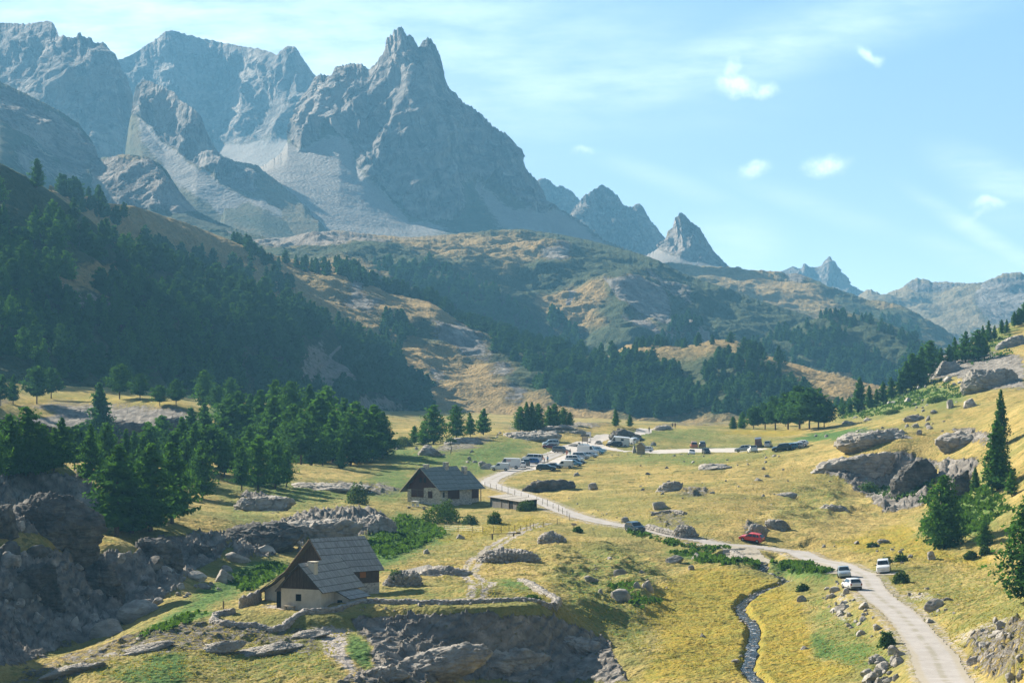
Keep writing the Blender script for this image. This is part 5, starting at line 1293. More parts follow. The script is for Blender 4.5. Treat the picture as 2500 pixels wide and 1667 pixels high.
SINGLES = [
    (2436, 1196, 1026, 'spruce', 1.15, 0, 'tall dark spruce against the rock step, between two small ones'),
    (2442, 1090, 950, 'larch', .8, 2, 'thin sparse larch with a bare tip behind the tall dark spruce'),
    (2382, 1206, 1146, 'spruce', 1.1, 0, 'small spruce at the western foot of the tall dark spruce'),
    (2470, 1214, 1148, 'larch', 1.0, 1, 'small bushy larch on the eastern side of the tall dark spruce'),
    (2306, 1336, 1154, 'spruce', 1.2, 1, 'wide lone spruce with drooping lower boughs on the golden meadow'),
    (2404, 1330, 1266, 'spruce', 1.35, 1, 'little dark spruce beside the wide lone spruce'),
    (2522, 1462, 1205, 'spruce', 1.3, 1, 'big spruce cut by the frame edge above the lane'),
]

SPUR_CLEAR = [[(180, 640), (290, 630), (300, 690), (230, 720), (180, 700)], [(730, 830), (800, 830), (870, 900), (850, 960), (780, 980), (730, 920)], [(880, 960), (950, 970), (1010, 1010), (900, 1015), (840, 1000)], [(120, 690), (200, 700), (270, 770), (230, 790), (140, 740)]]
FORESTS = [('hill_side', [(850, 650), (1000, 690), (1090, 720), (1190, 780), (1290, 825), (1380, 850), (1450, 866), (1500, 860), (1560, 870), (1640, 900), (1700, 950), (1720, 1010), (1600, 1022), (1500, 1006), (1400, 995), (1320, 982), (1310, 940), (1265, 890), (1205, 870), (1200, 815), (1135, 790), (1110, 745), (1030, 725), (900, 705), (850, 690), (820, 665)], 800, (8, 13)),
           ('hill_side', [(1730, 880), (1800, 862), (1900, 900), (1960, 950), (2020, 1000), (1990, 1030), (1750, 1028), (1700, 990)], 170, (7, 12)),
           ('hill_side', [(1980, 1010), (2200, 985), (2230, 1010), (2000, 1036)], 40, (8, 12)),
           ('hill_side', [(560, 590), (620, 600), (660, 630), (700, 660), (640, 665), (590, 620)], 24, (8, 12)), ('hill_side', [(690, 640), (850, 650), (840, 690), (760, 670)], 46, (7, 11)), ('hill_side', [(150, 455), (240, 500), (262, 540), (200, 530), (140, 480)], 40, (7, 12)), ('hill_side', [(280, 530), (312, 540), (312, 560), (275, 556)], 7, (8, 12)),
           ('hill_side', [(300, 560), (700, 690), (700, 740), (400, 640)], 90, (8, 12)), ('hill_side', [(940, 800), (1010, 800), (1010, 830), (950, 830)], 10, (7, 9)), ('hill_side', [(930, 770), (1000, 790), (960, 900), (930, 860)], 30, (8, 11)), ('hill_side', [(1540, 842), (1800, 835), (1800, 850), (1560, 858)], 26, (6, 9)),
           ('hill_bench', [(900, 660), (1010, 655), (1160, 700), (1290, 770), (1330, 810), (1300, 830), (1150, 780), (950, 700)], 230, (9, 14)), ('hill_bench', [(1330, 770), (1380, 780), (1420, 830), (1400, 860), (1340, 850)], 34, (10, 17)), ('hill_bench', [(1640, 790), (1760, 830), (1760, 860), (1600, 850)], 46, (8, 12)),
           ('hill_wooded', [(1900, 812), (1990, 800), (2100, 850), (2200, 905), (2260, 960), (2190, 980), (2100, 935), (1950, 870), (1880, 840)], 260, (8, 13)), ('hill_wooded', [(1990, 778), (2060, 768), (2240, 828), (2230, 850), (2100, 800)], 40, (7, 11)), ('hill_wooded', [(2160, 880), (2270, 850), (2330, 900), (2330, 960), (2260, 950)], 110, (8, 12)), ('hill_shoulder', [(2080, 760), (2200, 790), (2260, 830), (2180, 820)], 50, (8, 12)),
           ('hill_wooded', [(1780, 860), (1880, 850), (2000, 920), (2000, 960), (1800, 940)], 90, (8, 13))]

def build_trees():
    make_kinds()
    rng = random.Random(5)
    for group, noun, fmt, items in STANDS:
        items = sorted(items)
        for i, (px, py, top, kind, w) in enumerate(items):
            b = gp(px, py, .15)
            while 'far rock knoll' in fmt and b.y > 930: py += 3; b = gp(px, py, .15)
            ht = (py - top) / F * b.y * 1.0
            plant(kind, b, ht, fmt.format(ORD[i]), group, None, rng, w, 'pine_tree' if kind == 'pine' else 'spruce_tree' if kind == 'spruce' else 'larch_tree')
    for (px, py, top, kind, w, var, lab) in SINGLES:
        b = gp(px, py, .15)
        plant(kind, b, (py - top) / F * b.y, lab, None, var, rng, w, 'spruce_tree' if kind == 'spruce' else 'larch_tree')
    # the wood on the spur: the largest trees stand as objects, the rest belong to the forest mass
    S = SHEETS['hill_spur']
    cand = []
    r2 = random.Random(9)
    grid = {}
    for k in range(5200):
        px = r2.uniform(-60, 1235)
        j = int((px - S['c'][0]) / (S['c'][-1] - S['c'][0]) * (S['nu'] - 1))
        top, bot = S['PY'][0, j], S['PY'][int(S['nv'] * .66), j]
        py = top + (bot - top) * r2.random() ** .9
        a, bq = np.float32(px + 12 * math.sin(py * .05)), np.float32(py)
        if any(in_poly(np.array([a]), np.array([bq]), q)[0] for q in SPUR_CLEAR): continue
        # gaps open near the upper west side
        gap = float(pnoise(np.array([px / 70.]), np.array([py / 45.]), None, 77)[0])
        if gap > (.10 if px < 450 else .26): continue
        if px < 340 and py < float(np.interp(px, [-80, 0, 230, 340], [540, 545, 575, 640])) and r2.random() < .94: continue
        p = sheet_at('hill_spur', px, py)
        d = p.y
        cell = (int(px // 30), int(py // 30)); near = 4.6 + r2.random() * 3.0
        ok = True
        for cx in (-1, 0, 1):
            for cy in (-1, 0, 1):
                for q in grid.get((cell[0] + cx, cell[1] + cy), ()):
                    if (q - p).length < near: ok = False; break
        if not ok: continue
        grid.setdefault(cell, []).append(p)
        h = r2.uniform(8.0, 13.0)
        if py < top + 12: h *= .85
        cand.append((h / d, p, h))
    cand.sort(key=lambda c: -c[0])
    nobj = max(0, 296 - TREE_COUNT[0])
    for c, p, h in cand[:nobj]:
        plant('larch', p - Vector((0, 0, .4)), h, 'larch of the dense wood covering the shaded spur', 'larches of the wood on the shaded spur', None, rng, rng.uniform(1.0, 1.35))
    far = [(p, h) for c, p, h in cand[nobj:]]
    for name, poly, n, (h0, h1) in FORESTS:
        a = np.array(poly); k = 0; tries = 0
        while k < n and tries < n * 40:
            tries += 1
            px, py = r2.uniform(a[:, 0].min(), a[:, 0].max()), r2.uniform(a[:, 1].min(), a[:, 1].max())
            if not in_poly(np.array([px]), np.array([py]), a)[0]: continue
            if float(pnoise(np.array([px / 38.]), np.array([py / 22.]), None, 99)[0]) > .22: continue
            far.append((sheet_at(name, px, py), r2.uniform(h0, h1) * .82)); k += 1
    protos = []
    for s, sp, tp in [(51, .24, .7), (52, .28, .6), (53, .21, .8), (54, .30, .55)]:
        (tv, tf), (lv, lf) = conifer(s, 12, sp, .06, 16, 5, .95, 5, tp, .15, .4)
        protos.append((np.concatenate([tv, lv]), np.concatenate([tf, lf + len(tv)])))
    V, Fa, o = [], [], 0
    nr = np.random.default_rng(4)
    for p, h in far:
        v, f = protos[nr.integers(len(protos))]
        a = nr.uniform(0, 6.28); c, s = math.cos(a), math.sin(a); k = h / 12
        w = k * nr.uniform(.95, 1.35)
        vv = np.stack([(v[:, 0] * c - v[:, 1] * s) * w + p.x, (v[:, 0] * s + v[:, 1] * c) * w + p.y, v[:, 2] * k + p.z - .5], -1)
        V.append(vv); Fa.append(f + o); o += len(v)
    ob = link('forest', mesh_np('forest', np.concatenate(V), np.concatenate(Fa), [M['forest']], False))
    tag(ob, 'dark larch forest spread over the far valley side', None, None, 'stuff')
    print('trees', TREE_COUNT[0], 'forest', len(far))

# ------------------------------------------------------------------ shrubs and ground cover
def bush_mesh(name, seed, r=1.0, h=1.0, n=700, size=.2, mat='shrub'):
    rng = np.random.default_rng(seed)
    d = rng.normal(size=(n, 3)); d /= np.linalg.norm(d, axis=1)[:, None]
    d[:, 2] = np.abs(d[:, 2])
    lump = 1 + .30 * pnoise(d[:, 0] * 2.2 + seed, d[:, 1] * 2.2, d[:, 2] * 2.2, seed)
    rr = rng.uniform(.35, 1.0, n) ** .5 * lump
    cen = d * rr[:, None] * np.array([r, r, h])
    v, f = leaf_quads(cen, size, rng, .8, 1.5, d + np.array([0, 0, .3]))
    return mesh_np(name, v, f, [M[mat]], False)

SHRUBS = [  # pixel of the foot, width px, height px, material, label
    (873, 1232, 56, 54, 'willow', 'round grey-green willow bush west of the stone house'),
    (1075, 1272, 110, 44, 'shrub', 'broad dark bush in front of the stone house'),
    (1090, 1258, 50, 42, 'willow', 'pale-topped bush against the corner of the stone house'),
    (1148, 1282, 44, 26, 'willow', 'grey bush between the stone house and the long shed'),
    (1208, 1278, 40, 32, 'shrub', 'green bush standing in the golden garden'),
    (1285, 1250, 50, 30, 'shrub', 'dark bush at the lane end of the long shed'),
    (968, 1428, 40, 40, 'willow', 'leafy bush growing on the ruined stone cellar'),
    (2200, 1424, 46, 28, 'shrub', 'low juniper bush beside the parked white off-road car'),
    (1960, 1442, 34, 22, 'shrub', 'dark juniper with a boulder beside it near the brook'),
    (2200, 1372, 36, 24, 'shrub', 'juniper growing against a pale pointed boulder'),
    (2165, 1372, 30, 16, 'shrub', 'dark juniper behind the white off-road car'),
    (2130, 1338, 30, 14, 'shrub', 'juniper over a pale rock on the golden meadow'),
    (2370, 1362, 36, 20, 'shrub', 'small green bush below the lone spruces'),
    (2405, 1352, 30, 24, 'shrub', 'bright green sapling bush below the little spruce'),
    (2180, 1010, 46, 14, 'shrub', 'dark rounded juniper on the lower eastern slope'),
    (2290, 985, 60, 20, 'shrub', 'wide juniper mat beside the square rock'),
    (2166, 1590, 44, 40, 'shrub', 'spiky bush overhanging the lane edge'),
    (1410, 1300, 26, 14, 'shrub', 'low bush beside the sign at the bend'),
    (1545, 1302, 30, 14, 'weed', 'bright green nettles below the blue off-road car'),
    (2215, 1195, 90, 40, 'shrub', 'dark bushes filling the hollow under the rock step'),
    (2120, 1205, 60, 30, 'shrub', 'bushes at the western foot of the rock step'),
    (985, 1092, 50, 26, 'willow', 'pale willow bush at the foot of the green bank'),
    (955, 1096, 40, 26, 'willow', 'rounded willow bush next to the dense stand'),
    (1300, 1460, 46, 14, 'weed', 'green nettle patch inside the yard wall'),
    (1100, 1105, 30, 50, 'willow', 'small crooked tree behind the stone house roof'),
]
def build_shrubs():
    for i, (px, py, w, h, mat, lab) in enumerate(SHRUBS):
        b = gp(px, py, .05)
        k = b.y / F
        if 'crooked' in lab:
            r = empty('crooked_tree', b); tag(r, lab, 'tree')
            hh = 58 * k
            tv, tf = tube([(0, 0, -.2), (.25, 0, .25 * hh), (-.1, .1, .5 * hh), (.1, 0, .75 * hh)], [.13, .11, .08, .03], 6)
            link('trunk', mesh_np('trunk', tv, tf, [M['bark']]), r)
            c = link('crown', bush_mesh('crown', 90, 1.45, 1.1, 260, .3, 'willow'), r, (0, 0, .52 * hh))
            continue
        ww, hh = w * k / 2, h * k
        n = int(min(1500, 260 + 130 * ww * hh))
        r = empty('shrub', b); tag(r, lab, 'shrub', None)
        link('foliage', bush_mesh('foliage', 200 + i, ww, hh, n, .26, mat), r)
        tv, tf = join([tube([(math.cos(a) * .1, math.sin(a) * .1, -.2), (math.cos(a) * ww * .4, math.sin(a) * ww * .4, hh * .6)], [.05, .02], 4) for a in (0, 1.6, 3.1, 4.7)])
        link('stem', mesh_np('stem', tv, tf, [M['bark']]), r)

def scatter_mass(name, label, polys, mat, size, hgt, seed, blades=3, flat=1.6):
    """one mass of uncountable little plants"""
    rng = np.random.default_rng(seed)
    cen = []
    for poly, n in polys:
        a = np.array(poly, float)
        px = rng.uniform(a[:, 0].min(), a[:, 0].max(), n * 3); py = rng.uniform(a[:, 1].min(), a[:, 1].max(), n * 3)
        m = in_poly(px, py, a); px, py = px[m][:n], py[m][:n]
        q = pnoise(px / 22., py / 12., None, seed) > -.18
        px, py = px[q], py[q]
        xs = gpts(px, py)
        cen.append(xs)
    c = np.concatenate(cen)
    z, dr, dst, _, wid = ground_z(c[:, 0], c[:, 1])
    ok = (dr > 3.0) & (dst > wid + .4)
    for poly, _ in LOTS: ok &= ~in_poly(c[:, 0], c[:, 1], poly)
    for (fx, fy, rx, ry) in KEEP_OUT: ok &= np.hypot((c[:, 0] - fx) / rx, (c[:, 1] - fy) / ry) > 1
    c, z = c[ok], z[ok]
    P3 = np.repeat(np.stack([c[:, 0], c[:, 1], z], -1), blades, 0)
    P3[:, :2] += rng.normal(0, size * .7, (len(P3), 2)); P3[:, 2] += rng.uniform(0, hgt, len(P3))
    v, f = leaf_quads(P3, size, rng, flat, 1.6)
    return tag(link(name, mesh_np(name, v, f, [M[mat]], False)), label, None, None, 'stuff')
KEEP_OUT = []
def build_cover():
    for (px, py, rx, ry) in [(720, 1480, 7, 6), (830, 1430, 6, 8), (1060, 1215, 7, 8)]:
        x, y = gpt(px, py); KEEP_OUT.append((x, y, rx, ry))
    scatter_mass('weeds', 'lush green docks and nettles', [
        ([(880, 1350), (930, 1290), (980, 1262), (1060, 1285), (1090, 1305), (1030, 1330), (950, 1365)], 1100), ([(560, 1420), (660, 1370), (720, 1390), (600, 1450)], 420), ([(420, 1525), (470, 1500), (500, 1500), (430, 1540), (330, 1565)], 260),
        ([(1630, 1345), (1720, 1338), (1860, 1366), (1850, 1382), (1760, 1378), (1690, 1368)], 380), ([(1880, 1368), (1960, 1385), (2030, 1396), (2010, 1412), (1930, 1406)], 420), ([(1540, 1298), (1700, 1330), (1700, 1340), (1545, 1308)], 160)], 'weed', .42, .5, 3, 4)
    scatter_mass('juniper_cover', 'low green juniper and alpenrose mats', [
        ([(2040, 1000), (2200, 930), (2300, 925), (2370, 965), (2260, 985), (2160, 1015), (2050, 1025)], 900), ([(2290, 1230), (2420, 1190), (2470, 1240), (2380, 1300), (2290, 1320), (2250, 1290)], 700), ([(2330, 800), (2460, 800), (2480, 860), (2380, 900), (2320, 880)], 300),
        ([(2150, 1190), (2280, 1180), (2280, 1225), (2130, 1215)], 300), ([(1520, 1420), (1620, 1470), (1560, 1500), (1480, 1440)], 90)], 'shrub', .55, .5, 6, 4)
    scatter_mass('grass', 'dry straw-coloured grass tussocks', [
        ([(1000, 1300), (1350, 1290), (1500, 1340), (1650, 1420), (1600, 1600), (1350, 1500), (1000, 1400)], 3400), ([(100, 1640), (500, 1530), (850, 1540), (800, 1667), (100, 1667)], 2200), ([(2080, 1420), (2250, 1340), (2500, 1400), (2500, 1667), (2380, 1640), (2150, 1450)], 3000),
        ([(1450, 1130), (1900, 1110), (2100, 1180), (2000, 1290), (1500, 1270)], 2600), ([(1500, 1600), (1600, 1400), (1900, 1400), (2100, 1500), (2200, 1640), (1900, 1667)], 2600), ([(1050, 1300), (1340, 1260), (1330, 1285), (1080, 1325)], 700)], 'tuft', .12, .10, 9, 3, 2.5)
# ------------------------------------------------------------------ boulders, outcrops, dry-stone work
def ico(sub):
    bm = bmesh.new(); bmesh.ops.create_icosphere(bm, subdivisions=sub, radius=1.0)
    v = np.array([q.co[:] for q in bm.verts]); f = np.array([[q.index for q in p.verts] for p in bm.faces], np.int32)
    bm.free()
    return v, f
_ICO = {}
def rock_geo(seed, sub=4, planes=14, rough=.05, cut=(.66, 1.0), dims=(1, 1, 1), flat_top=False, beds=0.0, cobble=0.0, bed_dir=(.35, .2, 1.0)):
    if sub not in _ICO: _ICO[sub] = ico(sub)
    d, f = _ICO[sub]
    rng = np.random.default_rng(seed)
    n = rng.normal(size=(planes, 3)); n /= np.linalg.norm(n, axis=1)[:, None]
    if flat_top: n[0] = (rng.normal(0, .12), rng.normal(0, .12), 1); n[0] /= np.linalg.norm(n[0])
    h = rng.uniform(*cut, planes)
    dot = np.maximum(d @ n.T, .02)
    rr = h / dot
    k = 34.0
    r = -np.log(np.exp(-k * np.minimum(rr, 1.25)).sum(1) + np.exp(-k * 1.05)) / k
    p = d * r[:, None]
    dm = np.array(dims, float)
    q = p * dm
    sc = float(np.mean(dm))
    disp = rough * sc * (fbm(q[:, 0] / (.5 * sc) + seed, q[:, 1] / (.5 * sc), q[:, 2] / (.5 * sc), 5, seed) + .3 * fbm(q[:, 0] / (.12 * sc), q[:, 1] / (.12 * sc) + seed, q[:, 2] / (.12 * sc), 3, seed + 3))
    if beds:
        t = (q @ np.array(bed_dir)) / beds + .7 * fbm(q[:, 0] / (2.2 * beds), q[:, 1] / (2.2 * beds), q[:, 2] / (2.2 * beds), 4, seed + 1)
        fr = t - np.floor(t)
        disp = disp + beds * .34 * (fr ** 2.5 - .35)
        f1, f2, iv = worley(q[:, 0] / (beds * 3.2), q[:, 1] / (beds * 3.2), q[:, 2] / (beds * 2.2), seed)
        disp = disp - beds * .38 * (1 - sstep(0, .12, f2 - f1)) + beds * .5 * (iv - .5)
    if cobble:
        f1, f2, iv = worley(q[:, 0] / cobble, q[:, 1] / cobble, q[:, 2] / (cobble * .7), seed)
        disp = disp + cobble * (.85 * sstep(.0, .30, f2 - f1) + .6 * (iv - .5))
    q = q + d * disp[:, None]
    return q, f

BOULD = {}
def boulder_protos():
    for kind, n, kw in [('round', 5, dict(planes=11, cut=(.7, 1.0), rough=.07)), ('angular', 6, dict(planes=20, cut=(.5, .88), rough=.05)), ('slab', 5, dict(planes=18, cut=(.5, .88), rough=.055))]:
        BOULD[kind] = []
        for i in range(n):
            v, f = rock_geo(300 + i + len(kind) * 10, 4, **kw)
            if kind == 'slab': v[:, 2] *= .62
            me = mesh_np('boulder_' + kind, v, f, [M['boulder']], True); me.set_sharp_from_angle(angle=R(22)); BOULD[kind].append(me)

def boulder(px, py, w, h, label, kind='angular', mat=None, var=None, group=None, rot=None, rng=random, depth=None, tilt=(0, 0), name='boulder', cat='boulder'):
    """w, h: width and height in photograph pixels, py: foot of the stone"""
    b = gp(px, py)
    k = b.y / F
    me = BOULD[kind][rng.randrange(len(BOULD[kind])) if var is None else var % len(BOULD[kind])]
    o = link(name, me)
    sx, sz = w * k / 2 * 1.08, h * k / (1.22 if kind != 'slab' else .85)
    sy = (depth or 1.0) * max(sx * .8, sz * .8)
    o.location = (b.x, b.y + sy * .7, gz(b.x, b.y + sy * .6) + sz * (.16 if kind != 'slab' else .06))
    o.scale = (sx, sy, sz)
    o.rotation_euler = (R(tilt[0]), R(tilt[1]), rng.uniform(-.35, .35) if rot is None else R(rot))
    if mat:
        o.material_slots[0].link = 'OBJECT'; o.material_slots[0].material = M[mat]
    tag(o, label, cat, group)
    return o

def outcrop(px, py, w, h, label, seed, depth=.8, tilt=0, mat='outcrop', beds=.9, sub=5, lift=0.0, name='rock_outcrop', cat='rock outcrop', cobble=0.0, rough=.07, cut=(.62, 1.0), rotz=0):
    b = gp(px, py)
    k = b.y / F
    sx, sz = w * k / 2 * 1.05, h * k * .95
    sy = sx * depth
    v, f = rock_geo(seed, sub, 16, rough, cut, (sx, sy, sz), True, beds * min(1, max(.25, sz / 2.2)), cobble)
    c, s = math.cos(R(rotz)), math.sin(R(rotz))
    v = np.stack([v[:, 0] * c - v[:, 1] * s, v[:, 0] * s + v[:, 1] * c, v[:, 2]], -1)
    t = math.tan(R(tilt))
    v[:, 2] += v[:, 0] * t
    o = link(name, mesh_np(name, v, f, [M[mat]], True))
    yy = b.y + sy * .75
    o.location = (b.x, yy, min(gz(b.x, b.y), gz(b.x, yy) + .3 * sz) + lift)
    return tag(o, label, cat)

OUTCROPS = [  # foot pixel, width, height, label, seed, depth ratio, tilt
    (1338, 1198, 122, 36, 'dark rounded rock hump in the meadow beside the first bend of the lane', 401, .7, 4),
    (1642, 1201, 72, 30, 'pale flat-topped rock in the dry meadow above the ruined enclosure', 402, .8, 6),
    (1742, 1150, 104, 13, 'low pale rock pavement in the middle of the dry meadow', 403, 1.0, 2),
    (2105, 1160, 225, 60, 'long rock ramp rising towards the dark step above the golden meadow', 404, .7, 9),
    (2240, 1196, 110, 88, 'blocky dark rock step above the golden meadow', 405, .7, -4),
    (2352, 1216, 76, 104, 'broken rock wall beside the tall dark spruce', 406, .7, 5),
    (2164, 1076, 218, 36, 'long pale rock back across the upper meadow', 407, .8, 3),
    (2238, 1026, 62, 17, 'small grey rock crest high on the eastern slope', 408, .8, -3),
    (2355, 1086, 134, 36, 'cracked grey slab with a dark overhang behind the tall spruce', 409, .8, 2),
    (1050, 1116, 74, 27, 'grey slabs on the green bank behind the stone house', 410, .8, -3),
    (1286, 1072, 160, 24, 'long low rock back on the hump behind the car park', 411, .8, 2),
    (1348, 1050, 100, 14, 'pale rock ledge on the crest of the hump', 412, .8, 2),
    (1130, 1084, 90, 18, 'rock back at the low end of the hump', 413, .8, 5),
    (1536, 1076, 96, 32, 'dark steep-sided rock mound between the two car parks', 414, .8, -8),
    (1410, 1058, 44, 11, 'pale rock sheet just above the notice board', 415, .9, 0),
    (1620, 1050, 60, 14, 'rounded rock by the stony path', 416, .9, 0),
    (628, 1334, 250, 66, 'broad shaded rock back with dark joints above the gully', 417, .7, 6),
    (776, 1318, 240, 62, 'long pale glaciated rock behind the barn roof', 418, .6, 3),
    (918, 1298, 104, 62, 'smooth whale-backed rock beside the green weeds', 419, .7, -10),
    (646, 1252, 150, 46, 'grey rock hump under the separate larches', 420, .7, 2),
    (790, 1198, 200, 16, 'low grey rock sheet on the shaded grass', 421, .9, 0),
    (104, 1304, 270, 128, 'huge cracked dark bluff with a domed top', 422, .45, -3),
    (-6, 1312, 96, 120, 'dark smooth buttress at the near end of the bluff', 423, .6, 0),
    (240, 1452, 160, 108, 'blocky shaded crag under the grass ledge', 424, .45, -5),
    (380, 1376, 156, 66, 'jumbled shaded blocks on the crag edge', 425, .5, -6),
    (488, 1362, 74, 48, 'overhanging shaded block at the end of the crag', 426, .6, -6),
    (84, 1470, 160, 104, 'fractured dark crag face above the boulders', 427, .45, 0),
    (2432, 946, 146, 60, 'steep grey cliff band on the eastern skyline', 428, .6, 3),
    (2312, 914, 68, 36, 'knobbly rock outcrop beside the climbing larches', 429, .7, 4),
    (2476, 846, 80, 40, 'grey rock ribs near the top of the eastern skyline', 430, .7, 8),
    (2160, 1326, 34, 10, 'low pale rock in the golden meadow hollow', 431, .8, 0),
    (1846, 1308, 56, 34, 'bedded rock face beside the red car', 432, .7, 3),
    (1900, 1290, 66, 30, 'grey rock nose above the red car', 433, .7, -6),
    (2040, 1250, 80, 22, 'thin rock rib on the rough bank', 434, .7, -8),
    (1920, 1210, 60, 14, 'pale little rock above the rough bank', 435, .8, 0),
    (250, 1098, 260, 92, 'rounded shaded rock face of the far knoll', 436, .4, 3),
    (430, 1090, 150, 86, 'dark rock end of the far knoll', 437, .5, -6),
    (60, 1096, 180, 92, 'shaded rock flank of the far knoll among larches', 438, .4, 0),
    (708, 1120, 70, 60, 'rock face half hidden inside the dense stand', 439, .6, -5),
]
FRONT = [
    (1040, 1640, 300, 96, 'great tilted rock slab below the barn yard', 441, .30, 12), (1250, 1640, 240, 110, 'dark broken face of the yard knoll', 442, .32, -6), (930, 1660, 150, 60, 'smooth pale slab at the foot of the knoll', 443, .35, 14),
    (1420, 1600, 150, 80, 'shaded corner of the yard knoll', 444, .4, -14),
    (640, 1600, 210, 34, 'streaky bedded slab sloping below the yard wall', 445, .4, 12), (520, 1590, 150, 34, 'thin tilted rock ribs on the grass slope', 446, .4, 14), (330, 1590, 170, 30, 'dark rock edge along the grass slope', 447, .4, 12), (170, 1650, 170, 34, 'rock edge running out of the frame bottom', 448, .4, 12),
    (740, 1560, 120, 24, 'pale bedded rock right under the yard wall', 449, .5, 10),
]
BOULDERS = [
    (335, 1512, 96, 45, 'largest smooth boulder lying long on the gully grass', 'round'), (262, 1554, 96, 52, 'sloping pale boulder at the edge of the gully grass', 'angular'), (181, 1550, 46, 53, 'upright square boulder in the gully', 'angular'),
    (228, 1526, 52, 40, 'blocky boulder leaning on the sloping one', 'angular'), (90, 1527, 44, 34, 'dark block under the fractured crag', 'angular'), (24, 1397, 44, 42, 'rounded boulder stranded beside the grass ledge', 'round'),
    (50, 1296, 30, 26, 'pale triangular block at the foot of the bluff', 'angular'), (98, 1300, 40, 20, 'flat block at the foot of the bluff', 'slab'), (200, 1312, 50, 24, 'grey block below the grass top of the bluff', 'slab'),
    (708, 1296, 34, 20, 'squarish block on the pale glaciated rock', 'angular'), (845, 1292, 32, 28, 'single block perched right above the barn ridge', 'angular'), (723, 1330, 40, 20, 'lens-shaped block beside the barn gable', 'slab'), (732, 1346, 24, 20, 'pale upright block beside the barn gable', 'angular'),
    (640, 1352, 60, 28, 'sharp slab over the gully weeds', 'slab'), (476, 1420, 70, 34, 'pale flat block in the gully', 'slab'), (545, 1424, 60, 40, 'rounded block in the gully', 'angular'), (575, 1372, 70, 30, 'long leaning block in the gully', 'slab'),
    (1609, 1242, 50, 22, 'pale wedge-shaped boulder above the ruined enclosure', 'angular'), (1527, 1273, 24, 13, 'grey boulder behind the blue off-road car', 'angular'), (1448, 1196, 30, 18, 'pointed boulder in the meadow past the dark rock hump', 'angular'), (1409, 1163, 22, 11, 'small pointed stone near the parked black estate', 'angular'),
    (1648, 1374, 48, 22, 'flat boulder with a long shadow on the green slope', 'slab'), (1703, 1364, 40, 22, 'grey boulder below the lane wall', 'angular'), (1688, 1392, 20, 12, 'small pale boulder on the slope above the brook', 'angular'), (1516, 1416, 46, 26, 'grey boulder on the dark hummocks', 'angular'),
    (1442, 1424, 42, 18, 'thin slab lying on the dark hummocks', 'slab'), (1517, 1473, 62, 33, 'flat-topped double boulder casting a long shadow', 'angular'), (1467, 1456, 16, 14, 'small stone beside the double boulder', 'angular'), (1582, 1454, 42, 32, 'squarish boulder among dark grass', 'angular'), (1555, 1451, 16, 15, 'round stone next to the squarish boulder', 'round'),
    (1123, 1315, 28, 15, 'dark pyramid stone at the garden fence', 'angular'), (1042, 1356, 22, 15, 'pale pointed stone in the yard grass', 'angular'), (2283, 1479, 48, 27, 'large dark round boulder above the lane', 'round'), (2316, 1468, 26, 9, 'flat pale stone behind the dark round boulder', 'slab'), (2272, 1508, 36, 16, 'pale flat boulder below the dark round one', 'slab'),
    (2274, 1372, 26, 26, 'pale pointed boulder with a juniper at its back', 'angular'), (2320, 995, 24, 27, 'tall square rock standing on the eastern slope', 'angular'), (2372, 993, 46, 26, 'broad rock next to the tall square one', 'angular'), (1851, 1174, 28, 11, 'grey stone in the middle of the dry meadow', 'angular'), (1872, 1164, 20, 8, 'pale stone near the grey one in the dry meadow', 'angular'),
    (1826, 1134, 11, 7, 'tiny pointed stone in the dry meadow', 'angular'), (1871, 1117, 14, 9, 'dark stone below the far car park', 'angular'), (1891, 1113, 12, 8, 'pale stone below the far car park', 'round'), (2410, 1649, 44, 34, 'pale tilted boulder near the black sign', 'angular'), (1549, 1107, 14, 27, 'dark leaning stone against the wooden hut', 'angular'),
    (2330, 1100, 20, 12, 'dark round stone on the meadow beneath the cracked slab', 'round'), (2040, 1452, 34, 14, 'grey boulder at the head of the lane-side stones', 'angular'), (2062, 1494, 44, 20, 'broad pale boulder below the white hatchback', 'angular'), (1958, 1470, 22, 14, 'grey boulder with a juniper near the brook', 'round'), (1965, 1585, 30, 13, 'white stone alone on the orange meadow', 'angular'), (1715, 1552, 20, 13, 'small dark stone west of the brook', 'angular'),
    (1236, 1136, 40, 18, 'grey boulder beside the white vans', 'angular'), (1192, 1146, 44, 20, 'pale boulders pile corner at the white vans', 'angular'), (1180, 1140, 34, 18, 'low rock above the lane bend', 'slab'), (1595, 1090, 14, 11, 'round stone beside the hut', 'round'), (1500, 1084, 20, 8, 'dark flat stone by the campervan', 'slab'), (1400, 1090, 26, 9, 'dark stone by the notice board', 'slab'), (1462, 1085, 20, 10, 'pointed stone behind the blue cars', 'angular'),
    (2216, 1120, 14, 8, 'stone on top of the rock ramp', 'angular'), (2070, 1035, 40, 12, 'grey rock in the meadow under the eastern slope', 'slab'), (2120, 1028, 30, 10, 'pale rock above the grey one under the eastern slope', 'angular')]
